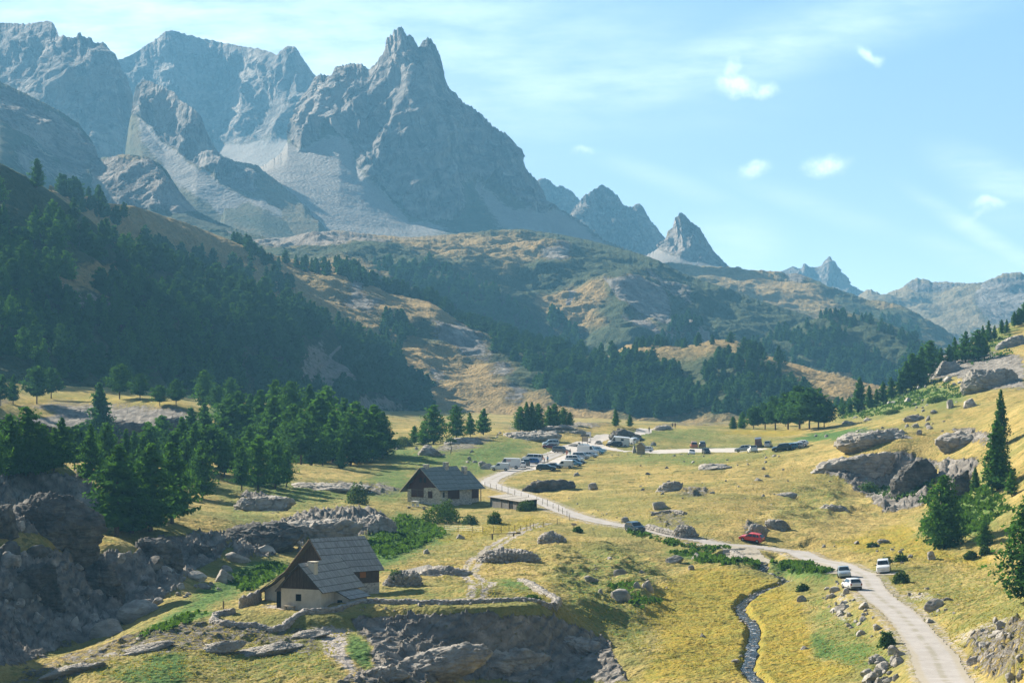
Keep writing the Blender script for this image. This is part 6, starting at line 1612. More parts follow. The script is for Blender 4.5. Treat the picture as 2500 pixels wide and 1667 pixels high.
ZONES = [
    ([(0, 1350), (240, 1360), (330, 1350), (480, 1320), (470, 1390), (330, 1450), (120, 1500), (0, 1510)], 28, (24, 76), 'angular dark block on the shaded crag face', 'blocks on the crag face', 'shaderock'),  # polygon, count, size range (px), label, group
    ([(20, 1420), (330, 1450), (480, 1410), (640, 1370), (600, 1420), (470, 1460), (330, 1490), (120, 1560), (0, 1600)], 48, (12, 40), 'shaded grey block in the scree below the crag', 'blocks in the shaded scree', 'mix'),
    ([(2000, 1440), (2060, 1420), (2110, 1470), (2150, 1520), (2230, 1600), (2180, 1610), (2080, 1540), (2010, 1480)], 62, (8, 30), 'pale stone on the bank below the lane', 'stones on the bank below the lane', 'paleslab'),
    ([(2110, 1620), (2180, 1600), (2245, 1610), (2250, 1667), (2120, 1667)], 32, (16, 44), 'slabby stone in the heap at the lane edge', 'stones in the heap at the lane edge', 'mix'),
    ([(2340, 1560), (2400, 1530), (2500, 1510), (2500, 1620), (2420, 1630), (2340, 1610)], 48, (14, 50), 'tilted slab in the talus above the lane', 'slabs in the talus above the lane', 'mix'),
    ([(2170, 1420), (2280, 1430), (2380, 1480), (2300, 1560), (2220, 1480)], 22, (5, 16), 'small pale stone in the dry grass above the lane', 'stones in the dry grass above the lane', 'paleslab'),
    ([(1450, 1130), (1900, 1110), (2050, 1180), (1950, 1240), (1600, 1220)], 34, (6, 16), 'small grey stone scattered on the dry meadow', 'stones on the dry meadow', 'mix'),
    ([(1960, 1030), (2250, 1000), (2480, 1050), (2300, 1060), (2000, 1080)], 26, (8, 22), 'grey stone scattered on the eastern slope', 'stones on the eastern slope', 'mix'),
    ([(2100, 1000), (2260, 930), (2340, 920), (2400, 980), (2250, 1000)], 26, (8, 24), 'pale rock among the junipers of the eastern slope', 'rocks among the junipers', 'paleslab'),
    ([(1950, 1320), (2200, 1330), (2250, 1390), (2050, 1350)], 22, (6, 18), 'stone in the rough grass beyond the lane', 'stones in the rough grass beyond the lane', 'mix'),
    ([(1100, 1060), (1400, 1040), (1480, 1090), (1300, 1080)], 20, (6, 16), 'grey stone on the hump behind the car park', 'stones on the hump', 'mix'),
    ([(950, 1090), (1150, 1100), (1180, 1150), (1000, 1130)], 16, (6, 18), 'stone in the green bank behind the stone house', 'stones in the green bank', 'mix'),
    ([(1440, 1360), (1560, 1380), (1680, 1440), (1560, 1480), (1440, 1450)], 18, (6, 18), 'dark stone among the hummocks', 'stones among the hummocks', 'mix'),
    ([(1370, 1205), (1420, 1230), (1560, 1280), (1560, 1290), (1440, 1255)], 14, (4, 9), 'small stone along the upper lane verge', 'stones along the lane verge', 'mix'),
    ([(1480, 1108), (1600, 1110), (1900, 1108), (1900, 1114), (1600, 1116), (1480, 1116)], 16, (4, 9), 'small stone edging the far car park', 'stones edging the far car park', 'mix'),
    ([(880, 1500), (1320, 1500), (1320, 1510), (880, 1512)], 22, (6, 16), 'stone on the broken edge of the barn yard', 'stones on the yard edge', 'mix'),
]
NAMES = {'blocks on the crag face': 'rock_block', 'blocks in the shaded scree': 'rock_block', 'slabs in the talus above the lane': 'rock_slab', 'stones in the heap at the lane edge': 'rock_slab'}
def build_rocks():
    boulder_protos()
    for i, a in enumerate(OUTCROPS):
        px, py, w, h, lab, seed, dp, tilt = a
        outcrop(px, py, w, h, lab, seed, dp, tilt, 'shaderock' if seed in (417, 422, 423, 424, 425, 426, 427, 436, 437, 438, 439, 405, 406, 401, 414) else 'outcrop', 1.0 if h > 30 else .7, 6 if w > 140 else 5)
    for px, py, w, h, lab, seed, dp, tilt in FRONT:
        outcrop(px, py, w, h * .62, lab, seed, dp * 1.5, tilt, 'outcrop', .5, 6, lift=.1)
    rng = random.Random(3)
    for b in BOULDERS:
        boulder(*b[:5], b[5], None, None, None, None, rng)
    for poly, n, (s0, s1), lab, grp, mat in ZONES:
        a = np.array(poly); k = 0
        while k < n:
            px, py = rng.uniform(a[:, 0].min(), a[:, 0].max()), rng.uniform(a[:, 1].min(), a[:, 1].max())
            if not in_poly(np.array([px]), np.array([py]), a)[0]: continue
            x, y = gpt(px, py)
            if poly_dist(np.array([x]), np.array([y]), ROAD)[0][0] < 3.4: k += .2; continue
            s = s0 + (s1 - s0) * rng.random() ** 2.2
            boulder(px, py, s, s * rng.uniform(.45, .8), lab, rng.choice(['angular', 'angular', 'slab', 'slab']), mat if mat in ('paleslab', 'shaderock') and rng.random() < .7 else None, None, grp, rng.uniform(0, 360), rng, name=NAMES.get(grp, 'stone'), cat=NAMES.get(grp, 'stone').split('_')[-1])
            k += 1
    # stones in the brook
    for i in range(190):
        t = rng.random(); n = len(STREAM) - 1; j = min(int(t * n), n - 1); u = t * n - j
        x = STREAM[j][0] * (1 - u) + STREAM[j + 1][0] * u + rng.gauss(0, .45); y = STREAM[j][1] * (1 - u) + STREAM[j + 1][1] * u + rng.gauss(0, .6)
        if y < 300 or poly_dist(np.array([x]), np.array([y]), ROAD)[0][0] < 5: continue
        o = link('brook_stone', rng.choice(BOULD['round'] + BOULD['angular'])); s = rng.uniform(.12, .46)
        o.scale = (s * 1.2, s, s * .7); o.rotation_euler = (0, 0, rng.uniform(0, 6.28)); o.location = (x, y, gz(x, y) + s * .25)
        tag(o, 'wet stone in the bed of the brook', 'stone', 'stones in the brook')

def wall_mesh(name, pts, h, th, stone=.34, seed=1, step=.12, sink=.5):
    """free-standing or retaining dry-stone wall along ground points (x, y, z)"""
    p = np.array(pts, float); s = np.concatenate([[0], np.cumsum(np.hypot(*np.diff(p[:, :2], axis=0).T))])
    n = max(8, int(s[-1] / step)); t = np.linspace(0, s[-1], n)
    c = np.stack([np.interp(t, s, p[:, k]) for k in range(3)], -1)
    tg = np.gradient(c[:, :2], axis=0); tg /= np.linalg.norm(tg, axis=1)[:, None] + 1e-9
    nrm = np.stack([-tg[:, 1], tg[:, 0]], -1)
    hh = h * (1 + .22 * fbm(t / 1.7, t * 0 + seed, None, 3, seed))
    prof = [(-.5, -sink / h), (-.5, .15), (-.48, .4), (-.45, .65), (-.42, .88), (-.25, 1.0), (0, 1.03), (.25, 1.0), (.42, .88), (.45, .65), (.48, .4), (.5, .15), (.5, -sink / h)]
    k = max(1, int(h / .35)); fine = []
    for a, b in zip(prof[:-1], prof[1:]):
        for q in np.linspace(0, 1, 3 + k, endpoint=False): fine.append((a[0] + (b[0] - a[0]) * q, a[1] + (b[1] - a[1]) * q))
    fine.append(prof[-1]); fine = np.array(fine)
    X = c[:, None, 0] + nrm[:, None, 0] * fine[None, :, 0] * th; Y = c[:, None, 1] + nrm[:, None, 1] * fine[None, :, 0] * th
    Z = c[:, None, 2] + fine[None, :, 1] * hh[:, None]
    f1, f2, iv = worley(X / stone, Y / stone, Z / (stone * .68), seed)
    d = stone * (.32 * sstep(0, .3, f2 - f1) + .35 * (iv - .5))
    side = np.sign(fine[None, :, 0]) * np.clip(np.abs(fine[None, :, 0]) * 2.4, 0, 1)
    X = X + nrm[:, None, 0] * side * d; Y = Y + nrm[:, None, 1] * side * d; Z = Z + d * np.clip(fine[None, :, 1] - .75, 0, 1) * 3
    m = len(fine); f = grid_faces(n, m)
    V = np.stack([X, Y, Z], -1).reshape(-1, 3)
    caps = []
    for r in (0, n - 1):
        for j in range(m // 2): caps.append((r * m + j, r * m + j + 1, r * m + m - 2 - j, r * m + m - 1 - j))
    return mesh_np(name, V, np.concatenate([f, np.array(caps, np.int32)]), [M['drystone']], False)

def wall(pxs, h, th, label, seed, name='stone_wall', cat='wall', stone=.34, dz=0.0, under_lane=False):
    pts = []
    for px, py in pxs:
        b = gp(px, py)
        if under_lane:
            q, t = poly_dist(np.array([b.x]), np.array([b.y]), ROAD); b.z = float(np.interp(t[0], _RT, _RZ)) - h - .12
        pts.append((b.x, b.y, b.z + dz))
    return tag(link(name, wall_mesh(name, pts, h, th, stone, seed)), label, cat)

def build_walls():
    wall([(571, 1500), (545, 1502), (527, 1510), (520, 1522), (545, 1528), (580, 1528), (630, 1527), (663, 1533), (690, 1529), (706, 1524), (744, 1511), (790, 1507), (834, 1502)], .8, .7, 'curved dry-stone wall round the grass plot in front of the barn', 5, stone=.40, dz=-.3)
    wall([(834, 1500), (897, 1491), (961, 1487), (1040, 1490), (1120, 1489)], .45, .7, 'low crumbling stone edge of the barn yard', 6, stone=.42)
    wall([(1120, 1489), (1220, 1487), (1300, 1485), (1345, 1482)], .4, .7, 'half-buried stone edge at the far end of the yard', 16, stone=.42)
    wall([(1272, 1424), (1300, 1436), (1330, 1450), (1362, 1470), (1350, 1482)], .5, .8, 'pale crumbling wall at the corner of the yard', 7, stone=.4)
    wall([(1590, 1256), (1640, 1252), (1672, 1256)], .6, .8, 'back wall of the ruined stone enclosure', 8, stone=.4)
    outcrop(1672, 1304, 56, 34, 'tumbled corner of the ruined stone enclosure', 455, .9, 0, 'drystone', .0001, 6, name='stone_heap', cat='stone heap', cobble=.5, rough=.1)
    wall([(1582, 1292), (1620, 1300), (1668, 1306)], .8, .9, 'front wall of the ruined stone enclosure', 10, stone=.42)
    wall([(1626, 1316), (1700, 1328), (1780, 1345), (1842, 1360), (1856, 1364)], .9, 1.0, 'retaining wall under the lane, overgrown with nettles', 11, stone=.5, under_lane=True)
    wall([(1882, 1362), (1930, 1374), (1985, 1388), (2030, 1402)], 1.2, 1.0, 'pale retaining wall of the lane east of the brook', 12, stone=.5, under_lane=True)
    wall([(588, 1482), (612, 1476), (634, 1470)], 1.3, .5, 'short stone wall at the low end of the barn roof', 13, stone=.3)
    outcrop(1240, 1375, 128, 34, 'heap of grey stones from a collapsed building on the yard track', 451, .9, 0, 'drystone', .0001, 6, name='stone_heap', cat='stone heap', cobble=.55, rough=.1)
    outcrop(1350, 1331, 60, 22, 'small mound of fallen stones beside the track', 452, .9, 0, 'drystone', .0001, 5, name='stone_heap', cat='stone heap', cobble=.5, rough=.1)
    outcrop(978, 1430, 90, 36, 'stone rubble of the sunken cellar', 453, .8, 0, 'drystone', .0001, 6, name='stone_heap', cat='stone heap', cobble=.5, rough=.1)
    outcrop(1090, 1404, 120, 20, 'grassy mound behind the plank-roofed cellar', 454, .8, 0, 'drystone', .0001, 5, name='stone_heap', cat='stone heap', cobble=.3, rough=.12)
# ------------------------------------------------------------------ mesh kit for built things
class MB:
    def __init__(s): s.v, s.f, s.uv = [], [], []
    def quad(s, a, b, c, d, uv=None):
        n = len(s.v); s.v += [tuple(a), tuple(b), tuple(c), tuple(d)]; s.f.append((n, n + 1, n + 2, n + 3)); s.uv.append(uv or [(0, 0)] * 4)
    def poly(s, pts):
        n = len(s.v); s.v += [tuple(p) for p in pts]; s.f.append(tuple(range(n, n + len(pts)))); s.uv.append([(0, 0)] * len(pts))
    def box(s, x0, x1, y0, y1, z0, z1):
        p = [(x, y, z) for z in (z0, z1) for y in (y0, y1) for x in (x0, x1)]
        for q in ((0, 2, 3, 1), (4, 5, 7, 6), (0, 1, 5, 4), (2, 6, 7, 3), (0, 4, 6, 2), (1, 3, 7, 5)): s.quad(*[p[i] for i in q])
    def slab(s, pts, th):
        """roof plane: polygon a b (eave) c d (ridge) given as top face, thickened downward; uv in metres"""
        pts = [Vector(p) for p in pts]
        n = (pts[1] - pts[0]).cross(pts[3] - pts[0]).normalized()
        if n.z < 0: n = -n
        low = [p - n * th for p in pts]
        u = (pts[1] - pts[0]).normalized(); w = (pts[3] - pts[0]); w = (w - u * w.dot(u)).normalized()
        uv = [((p - pts[0]).dot(u) + 50, (p - pts[3]).dot(w) + 50) for p in pts]
        s.quad(*pts, uv=uv); s.quad(*reversed(low))
        for i in range(4):
            j = (i + 1) % 4; s.quad(pts[i], low[i], low[j], pts[j])
    def bar(s, a, b, r, r2=None):
        v, f = tube([a, ((Vector(a) + Vector(b)) / 2)[:], b], [r, (r + (r2 or r)) / 2, r2 or r], 6)
        n = len(s.v); s.v += [tuple(q) for q in v]
        for q in f: s.f.append(tuple(int(i) + n for i in q)); s.uv.append([(0, 0)] * 4)
        s.f.append(tuple(n + i for i in range(5, -1, -1))); s.uv.append([(0, 0)] * 6)
        m = n + len(v) - 6
        s.f.append(tuple(m + i for i in range(6))); s.uv.append([(0, 0)] * 6)
    def build(s, name, mat, parent=None, loc=None, smooth=False):
        me = bpy.data.meshes.new(name); me.from_pydata(s.v, [], s.f)
        ul = me.uv_layers.new(name='UVMap')
        k = 0
        for i, p in enumerate(s.f):
            for j in range(len(p)): ul.data[k].uv = s.uv[i][j]; k += 1
        me.materials.append(M[mat] if isinstance(mat, str) else mat)
        bm = bmesh.new(); bm.from_mesh(me); bmesh.ops.recalc_face_normals(bm, faces=bm.faces); bm.to_mesh(me); bm.free()
        if smooth: me.polygons.foreach_set('use_smooth', np.ones(len(me.polygons), bool))
        return link(name, me, parent, loc)

def window(parent, x0, x1, z0, z1, face, glass='dark', frame='wood', deep=.10, bars=False):
    """recessed opening on a wall: face = ('x', x) or ('y', y) with the outward sign"""
    ax, pos, sg = face
    m = MB(); t = .07
    def bx(mb, a0, a1, c0, c1, o0, o1):
        lo, hi = sorted((pos + sg * o0, pos + sg * o1))
        if ax == 'x': mb.box(lo, hi, a0, a1, c0, c1)
        else: mb.box(a0, a1, lo, hi, c0, c1)
    bx(m, x0 - t, x0, z0 - t, z1 + t, .004, .05); bx(m, x1, x1 + t, z0 - t, z1 + t, .004, .05); bx(m, x0, x1, z1, z1 + t, .004, .05); bx(m, x0, x1, z0 - t, z0, .004, .07)
    w = m.build('window', frame, parent)
    g = MB(); bx(g, x0, x1, z0, z1, .003, .012); g.build('pane', glass, w)
    return w

def build_barn():
    # lower block: its own axes, x along the gable (towards the right and the viewer), y along the ridge, away
    c = gp(784, 1492); z0 = c.z
    th = R(64)
    r = empty('barn', (c.x, c.y, z0), th - R(90))
    tag(r, 'large old barn house with board roofs, dark timber gables and a plastered front', 'barn')
    # local: x to the right of the ridge direction, y along the ridge away; front right corner at the origin
    W, L, ez, rz = 5.3, 9.5, 2.45, 5.3
    b = MB(); b.box(-W, 0, 0, L, -1.6, 2.35); b.build('plaster_wall', 'plaster', r)
    g = MB(); g.poly([(-W, -.03, 2.35), (0, -.03, 2.35), (0, -.03, ez), (-W / 2 - .1, -.03, rz - .08), (-W, -.03, ez)]); g.poly([(-W, L, 2.35), (0, L, 2.35), (-W / 2, L, rz)])
    g.quad((-W, -.03, 2.35), (-W, L, 2.35), (-W, L, ez), (-W, -.03, ez)); g.quad((0, -.03, 2.35), (0, L, 2.35), (0, L, ez), (0, -.03, ez))
    g.build('timber_gable', 'boardsx', r)
    ro = MB(); xm = -W / 2 - .1
    ro.slab([(.55, -.55, ez - .42), (.55, L, ez - .42), (xm, L, rz), (xm, -.55, rz)], .10)
    ro.slab([(-W - .55, L, ez - .42), (-W - .55, -.55, ez - .42), (xm - .02, -.55, rz), (xm - .02, L, rz)], .10)
    rf = ro.build('roof', 'shingle', r)
    ch = MB(); ch.box(-2.2, -1.4, .9, 1.7, 3.6, 5.25); chm = ch.build('chimney', 'plaster', rf)
    cp = MB(); cp.box(-2.32, -1.28, .8, 1.8, 5.38, 5.46)
    for q in (-2.2, -1.5): cp.box(q, q + .12, .95, 1.1, 5.25, 5.38); cp.box(q, q + .12, 1.5, 1.65, 5.25, 5.38)
    cp.build('chimney_cap', 'plaster', chm)
    window(r, -3.35, -2.6, .95, 1.75, ('y', -.0, -1), 'dark', 'plaster')
    be = MB(); be.box(-4.6, -3.2, -.75, -.3, .32, .42); be.box(-4.5, -4.3, -.7, -.35, -.4, .32); be.box(-3.5, -3.3, -.7, -.35, -.4, .32)
    bo = tag(be.build('bench', 'palewood', None), 'pale stone bench against the plastered barn front', 'bench')
    bo.matrix_world = Matrix.Translation((c.x, c.y, z0)) @ Matrix.Rotation(th - R(90), 4, 'Z')
    # lean-to on the right wall
    l0, l1, lw = 3.2, 7.6, 1.85
    b = MB(); b.box(0.01, lw, l0, l1, -1.6, 1.15); b.poly([(0.01, l0, 1.15), (lw, l0, 1.15), (0.01, l0, 1.95)]); b.poly([(0.01, l1, 1.15), (lw, l1, 1.15), (0.01, l1, 1.95)]); b.build('lean_to_wall', 'plaster', r)
    ro = MB(); ro.slab([(lw + .35, l0 - .3, 1.12), (lw + .35, l1 + .3, 1.12), (.02, l1 + .3, 2.12), (.02, l0 - .3, 2.12)], .09); ro.build('lean_to_roof', 'shingle', r)
    d = MB(); d.box(.35, 1.0, l0 - .03, l0 - .012, -.2, .95); d.build('door', 'dark', r)
    # door porch on the left side
    d = MB(); d.box(-W - 1.15, -W - .03, .9, .93, -.5, 1.9); d.build('door', 'dark', r)
    # main block: turned away, higher
    cr = gp(926, 1449)
    a2 = R(41) - R(90)                       # local y along the ridge
    u = Vector((math.cos(R(41)), math.sin(R(41))))
    L2 = 7.3
    near = Vector((cr.x, cr.y)) - u * L2
    mb = Matrix.Translation((near.x, near.y, cr.z)) @ Matrix.Rotation(a2, 4, 'Z')
    inv = (Matrix.Translation((c.x, c.y, z0)) @ Matrix.Rotation(th - R(90), 4, 'Z')).inverted()
    def part(m, name, mat, par=None):
        o = m.build(name, mat, par or r)
        o.matrix_local = inv @ mb if par is None else Matrix.Identity(4)
        return o
    # local: x = 0 right wall, negative to the left; profile of the gable
    E, RZ = 3.3, 6.8
    prof = [(.45, E - .45), (-3.55, RZ), (-6.4, RZ - 2.55), (-8.5, RZ - 4.25), (-11.2, RZ - 5.85), (-14.3, RZ - 7.15)]
    s = MB(); s.box(-.45, 0, .0, L2, -1.6, 1.35); s.box(-14, -.45, .35, .6, -3.6, RZ - 7.6); part(s, 'stone_base', 'masonry')
    t = MB()
    for y in (.08, L2 - .05):
        t.poly([(-.02, y, 1.35), (-.02, y, E)] + [(x, y, z - .12) for x, z in prof[1:-1]] + [(-13.6, y, RZ - 7.0), (-13.6, y, -2.0), (-.02, y, -1.0)])
    t.quad((-.02, .08, 1.35), (-.02, L2, 1.35), (-.02, L2, E), (-.02, .08, E)); part(t, 'timber_wall', 'boardsx')
    lw_ = MB(); lw_.poly([(-9.4, .02, RZ - 4.95), (-13.4, .02, RZ - 6.9), (-13.4, .02, -3.2), (-9.4, .02, -3.2)]); part(lw_, 'plaster_wall', 'plaster')
    ro = MB()
    for (x0, q0), (x1, q1) in zip(prof[:-1], prof[1:]):
        hi, lo = ((x1, q1), (x0, q0)) if q1 > q0 else ((x0, q0), (x1, q1))
        e0, e1 = (-.6, L2 + .5)
        if q1 > q0: ro.slab([(lo[0], e0, lo[1]), (lo[0], e1, lo[1]), (hi[0], e1, hi[1]), (hi[0], e0, hi[1])], .11)
        else: ro.slab([(lo[0], e1, lo[1]), (lo[0], e0, lo[1]), (hi[0], e0, hi[1]), (hi[0], e1, hi[1])], .11)
    rr = part(ro, 'roof', 'shingle')
    cm = MB(); cm.box(-12.0, -11.1, 2.6, 3.5, RZ - 7.5, RZ - 4.6); cm.box(-12.1, -11.0, 2.5, 3.6, RZ - 4.6, RZ - 4.45); k = cm.build('chimney', 'masonry', rr); k['label'] = 'low stone chimney behind the long slope'
    sh = MB(); sh.box(-.01, .05, 4.3, 5.2, 2.05, 2.95); part(sh, 'shutter', 'shutter')
    do = MB(); do.box(-.012, .02, 2.6, 4.2, -.4, .95); part(do, 'door', 'dark')
    ve = MB(); ve.bar((.45, -.62, E - .50), (-3.55, -.62, RZ - .06), .07); ve.bar((-3.55, -.62, RZ - .06), (-8.5, -.62, RZ - 4.3), .07); ve.bar((-8.5, -.62, RZ - 4.3), (-14.3, -.62, RZ - 7.2), .07); part(ve, 'verge_board', 'wood')

def build_house():
    c = gp(1075, 1235)
    r = empty('stone_house', (c.x, c.y, c.z), R(45) - R(90))
    tag(r, 'stone house with red-brown timber gable, grey board roof and chimneys', 'house')
    W, L, E, RZ = 9.0, 8.2, 3.55, 7.2
    b = MB(); b.box(-W, 0, 0, L, -1.5, E - .05); b.build('stone_wall', 'masonry', r)
    xm = -W * .52
    g = MB(); g.poly([(-W, -.04, E - .6), (-2.6, -.04, E - .05), (0, -.04, E - .05), (xm, -.04, RZ - .12), (-W, -.04, E - .2)])
    g.poly([(0, L, E - .05), (-W, L, E - .2), (xm, L, RZ - .12)]); g.build('timber_gable', 'redboardsx', r)
    p = MB(); p.box(-W + 1.1, -W + 4.5, -.06, -.025, 1.55, 4.3); p.build('timber_panel', 'redboardsx', r)
    q = MB(); q.box(-W + 1.15, -W + 4.45, -.075, -.062, 1.6, 2.85); pn = q.build('window', 'redboardsx', r)
    mu = MB()
    for x in (-W + 1.1, -W + 2.75, -W + 4.42): mu.box(x, x + .09, -.10, -.076, 1.55, 2.95)
    mu.box(-W + 1.1, -W + 4.5, -.10, -.077, 2.9, 3.02); mu.build('window_frame', 'wood', pn)
    window(r, -W + 5.7, -W + 6.8, 1.55, 2.75, ('y', 0, -1), 'redboards', 'wood')
    for x in (xm - .9, xm + .25): window(r, x, x + .6, 4.35, 5.25, ('y', -.045, -1), 'dark', 'redboardsx')
    window(r, 2.0, 4.9, 1.35, 3.2, ('x', 0, 1), 'redboards', 'wood'); window(r, .6, 1.1, 1.7, 2.7, ('x', 0, 1), 'dark', 'masonry')
    po = MB(); po.box(-2.6, -.5, L, L + 2.4, -1.5, 2.9); po.build('porch', 'masonry', r)
    pt = MB(); pt.box(-.49, -.44, L + .4, L + 2.2, 1.2, 2.85); pt.build('porch_boards', 'redboards', r)
    ps = MB(); ps.bar((-.1, L + 2.5, -1.2), (-.1, L + 2.5, 3.2), .09); ps.build('porch_post', 'wood', r)
    ro = MB()
    ro.slab([(.75, -.9, E - .5), (.75, L * .62, E - .5), (xm, L * .62, RZ), (xm, -.9, RZ)], .10)
    ro.slab([(.75, L * .62 + .01, E - .5), (.75, L + 2.9, E - .5), (xm + 1.1, L + 2.9, RZ - .95), (xm + 1.1, L * .62 + .01, RZ - .95)], .10)
    ro.slab([(-W - 1.2, L + .6, E - 1.1), (-W - 1.2, -.9, E - 1.1), (xm - .02, -.9, RZ), (xm - .02, L + .6, RZ)], .10)
    ro.slab([(xm + 1.1, L * .62 + .02, RZ - .96), (xm + 1.1, L + .6, RZ - .96), (xm - .02, L + .6, RZ - .02), (xm - .02, L * .62 + .02, RZ - .02)], .08)
    rf = ro.build('roof', 'slate', r)
    for x, y, z, h in ((xm, .3, RZ - .9, 1.35), (xm + .4, L * .62, RZ - 1.2, 1.9), (xm + 1.6, L + .6, RZ - 2, 1.8)):
        m = MB(); m.box(x - .38, x + .38, y, y + .85, z, z + h); m.box(x - .46, x + .46, y - .08, y + .93, z + h, z + h + .1); m.build('chimney', 'masonry', rf)
    vb = MB(); vb.bar((-W - 1.2, -.93, E - 1.12), (xm, -.93, RZ - .03), .06); vb.bar((xm, -.93, RZ - .03), (.75, -.93, E - .52), .06); vb.build('verge_board', 'palewood', r)
    # things in front of it
    k = gp(1014, 1238)
    t = empty('table', (k.x, k.y - .4, k.z + .35), R(-45)); tag(t, 'white garden table in front of the stone house', 'table')
    m = MB(); m.box(-.75, .75, -.4, .4, .62, .72); m.build('tabletop', 'whitepaint', t)
    for x in (-.6, .6):
        m = MB(); m.box(x - .05, x + .05, -.35, .35, -.3, .62); m.build('leg', 'whitepaint', t)
    k = gp(1018, 1243)
    t = empty('bench', (k.x, k.y - 1.0, k.z + .15), R(-18)); tag(t, 'long plank bench on stones below the white garden table', 'bench')
    m = MB(); m.box(-2.1, 2.1, -.2, .2, .3, .42); m.build('seat', 'palewood', t)
    for x in (-1.5, 1.4):
        m = MB(); m.box(x - .2, x + .2, -.2, .2, -.3, .3); m.build('leg', 'drystone', t)

def build_shed():
    a, b = gp(1198, 1236), gp(1294, 1248)
    d = Vector((b.x - a.x, b.y - a.y)); L = min(d.length, 15.0); ang = math.atan2(d.y, d.x)
    r = empty('shed', a, ang); tag(r, 'long low grey board shed with a flat pale roof beside the lane', 'shed')
    sl = (b.z - a.z) / d.length
    m = MB(); m.poly([(0, 0, -1), (L, 0, -1 + sl * L), (L, 0, 1.75 + sl * L), (0, 0, 1.85)]); m.poly([(0, 3, -1), (L, 3, -1), (L, 3, 2.0), (0, 3, 2.2)]); m.poly([(0, 0, -1), (0, 3, -1), (0, 3, 2.2), (0, 0, 1.85)]); m.poly([(L, 0, -1), (L, 3, -1), (L, 3, 2.0 + sl * L), (L, 0, 1.75 + sl * L)]); m.build('wall', 'greywall', r)
    ro = MB()
    for i in range(3):
        x0, x1 = L * i / 3 - (.4 if i == 0 else 0), L * (i + 1) / 3 + (.4 if i == 2 else -.03)
        z = 1.9 - .10 * i
        ro.slab([(x0, -.5, z + sl * x0), (x1, -.5, z - .05 + sl * x1), (x1, 3.3, z + .33 + sl * x1), (x0, 3.3, z + .38 + sl * x0)], .08)
    ro.build('roof', 'greyplank', r)
    m = MB(); m.box(L * .60, L * .72, -.04, -.02, -.3, 1.55); m.build('door', 'dark', r)
    for x in (0, L * .35, L * .6, L * .85):
        m = MB(); m.box(x, x + .14, -.12, -.045, -1, 1.75); m.build('post', 'wood', r)
    # plank roof of the sunken cellar
    p = [gp(974, 1398), gp(1032, 1404), gp(1077, 1394), gp(1047, 1382)]
    c = sum(p, Vector()) / 4
    r = empty('cellar', c, 0); tag(r, 'sunken cellar with a sloping silver plank roof', 'cellar')
    m = MB(); q = [P(*xy, c.y + dy) - c for xy, dy in (((1032, 1401), -1.6), ((974, 1394), 0), ((1047, 1377), 2.6), ((1078, 1391), 1.2))]
    m.slab([q[0], q[1], q[2], q[3]], .12); m.build('roof', 'greyplank', r)
    m = MB(); m.poly([q[0] - Vector((0, -.1, .12)), q[3] - Vector((0, -.1, .12)), q[3] - Vector((0, -.1, 1.4)), q[0] - Vector((0, -.1, 1.4))]); m.build('wall', 'drystone', r)
    # hut by the car park
    k = gp(1565, 1109)
    r = empty('wooden_hut', k, R(-14)); tag(r, 'narrow upright wooden hut with a pointed roof between the car parks', 'hut')
    m = MB(); m.box(-.9, .9, -.8, .8, -.3, 2.15); m.poly([(-.9, -.8, 2.15), (.9, -.8, 2.15), (0, -.8, 2.85)]); m.poly([(-.9, .8, 2.15), (.9, .8, 2.15), (0, .8, 2.85)]); m.build('wall', 'hutwood', r)
    ro = MB(); ro.slab([(1.15, -1.05, 1.98), (1.15, 1.05, 1.98), (0, 1.05, 2.98), (0, -1.05, 2.98)], .07); ro.slab([(-1.15, 1.05, 1.98), (-1.15, -1.05, 1.98), (-.01, -1.05, 2.98), (-.01, 1.05, 2.98)], .07); ro.build('roof', 'palewood', r)
    m = MB(); m.box(-.93, -.905, -.45, .35, 0, 1.9); m.build('door', 'wood', r)
    # notice boards, sign, tripod, barrier
    k = gp(1428, 1086)
    r = empty('notice_board', k, R(8)); tag(r, 'roofed wooden notice board above the car park', 'notice board')
    for x in (-.75, .75):
        m = MB(); m.bar((x, 0, -.3), (x, 0, 2.5), .08); m.build('post', 'wood', r)
    m = MB(); m.box(-.7, .7, -.04, .04, .9, 2.2); m.build('panel', 'palewood', r)
    m = MB(); m.slab([(-1.2, -.6, 2.35), (1.2, -.6, 2.35), (1.2, 0, 2.85), (-1.2, 0, 2.85)], .06); m.slab([(1.2, .6, 2.35), (-1.2, .6, 2.35), (-1.2, .01, 2.85), (1.2, .01, 2.85)], .06); m.build('roof', 'wood', r)
    k = gp(1437, 1080)
    r = empty('information_sign', k, R(-5)); tag(r, 'pale information panel on two posts just behind the notice board', 'sign')
    for x in (-.6, .6):
        m = MB(); m.bar((x, 0, -.3), (x, 0, 3.0), .06); m.build('post', 'wood', r)
    m = MB(); m.box(-.7, .7, -.05, .05, 1.6, 2.95); m.build('panel', 'whitepaint', r)
    k = gp(1401, 1290)
    r = empty('sign', k + Vector((0, 0, 0)), R(20)); tag(r, 'small dark desk-shaped sign at the lane bend', 'sign')
    m = MB(); m.bar((0, 0, -.2), (0, 0, .75), .07); m.build('post', 'wood', r)
    m = MB(); m.slab([(-.45, -.3, .72), (.45, -.3, .72), (.45, .3, .98), (-.45, .3, .98)], .06); m.build('panel', 'wood', r)
    k = gp(1283, 1050)
    r = empty('wooden_tripod', k, 0); tag(r, 'reddish tripod of poles standing by the larches behind the hump', 'tripod')
    for a in (0, 2.1, 4.2):
        m = MB(); m.bar((1.0 * math.cos(a), 1.0 * math.sin(a), -.2), (.12 * math.cos(a + 3), .12 * math.sin(a + 3), 2.9), .08); m.build('pole', 'rust', r)
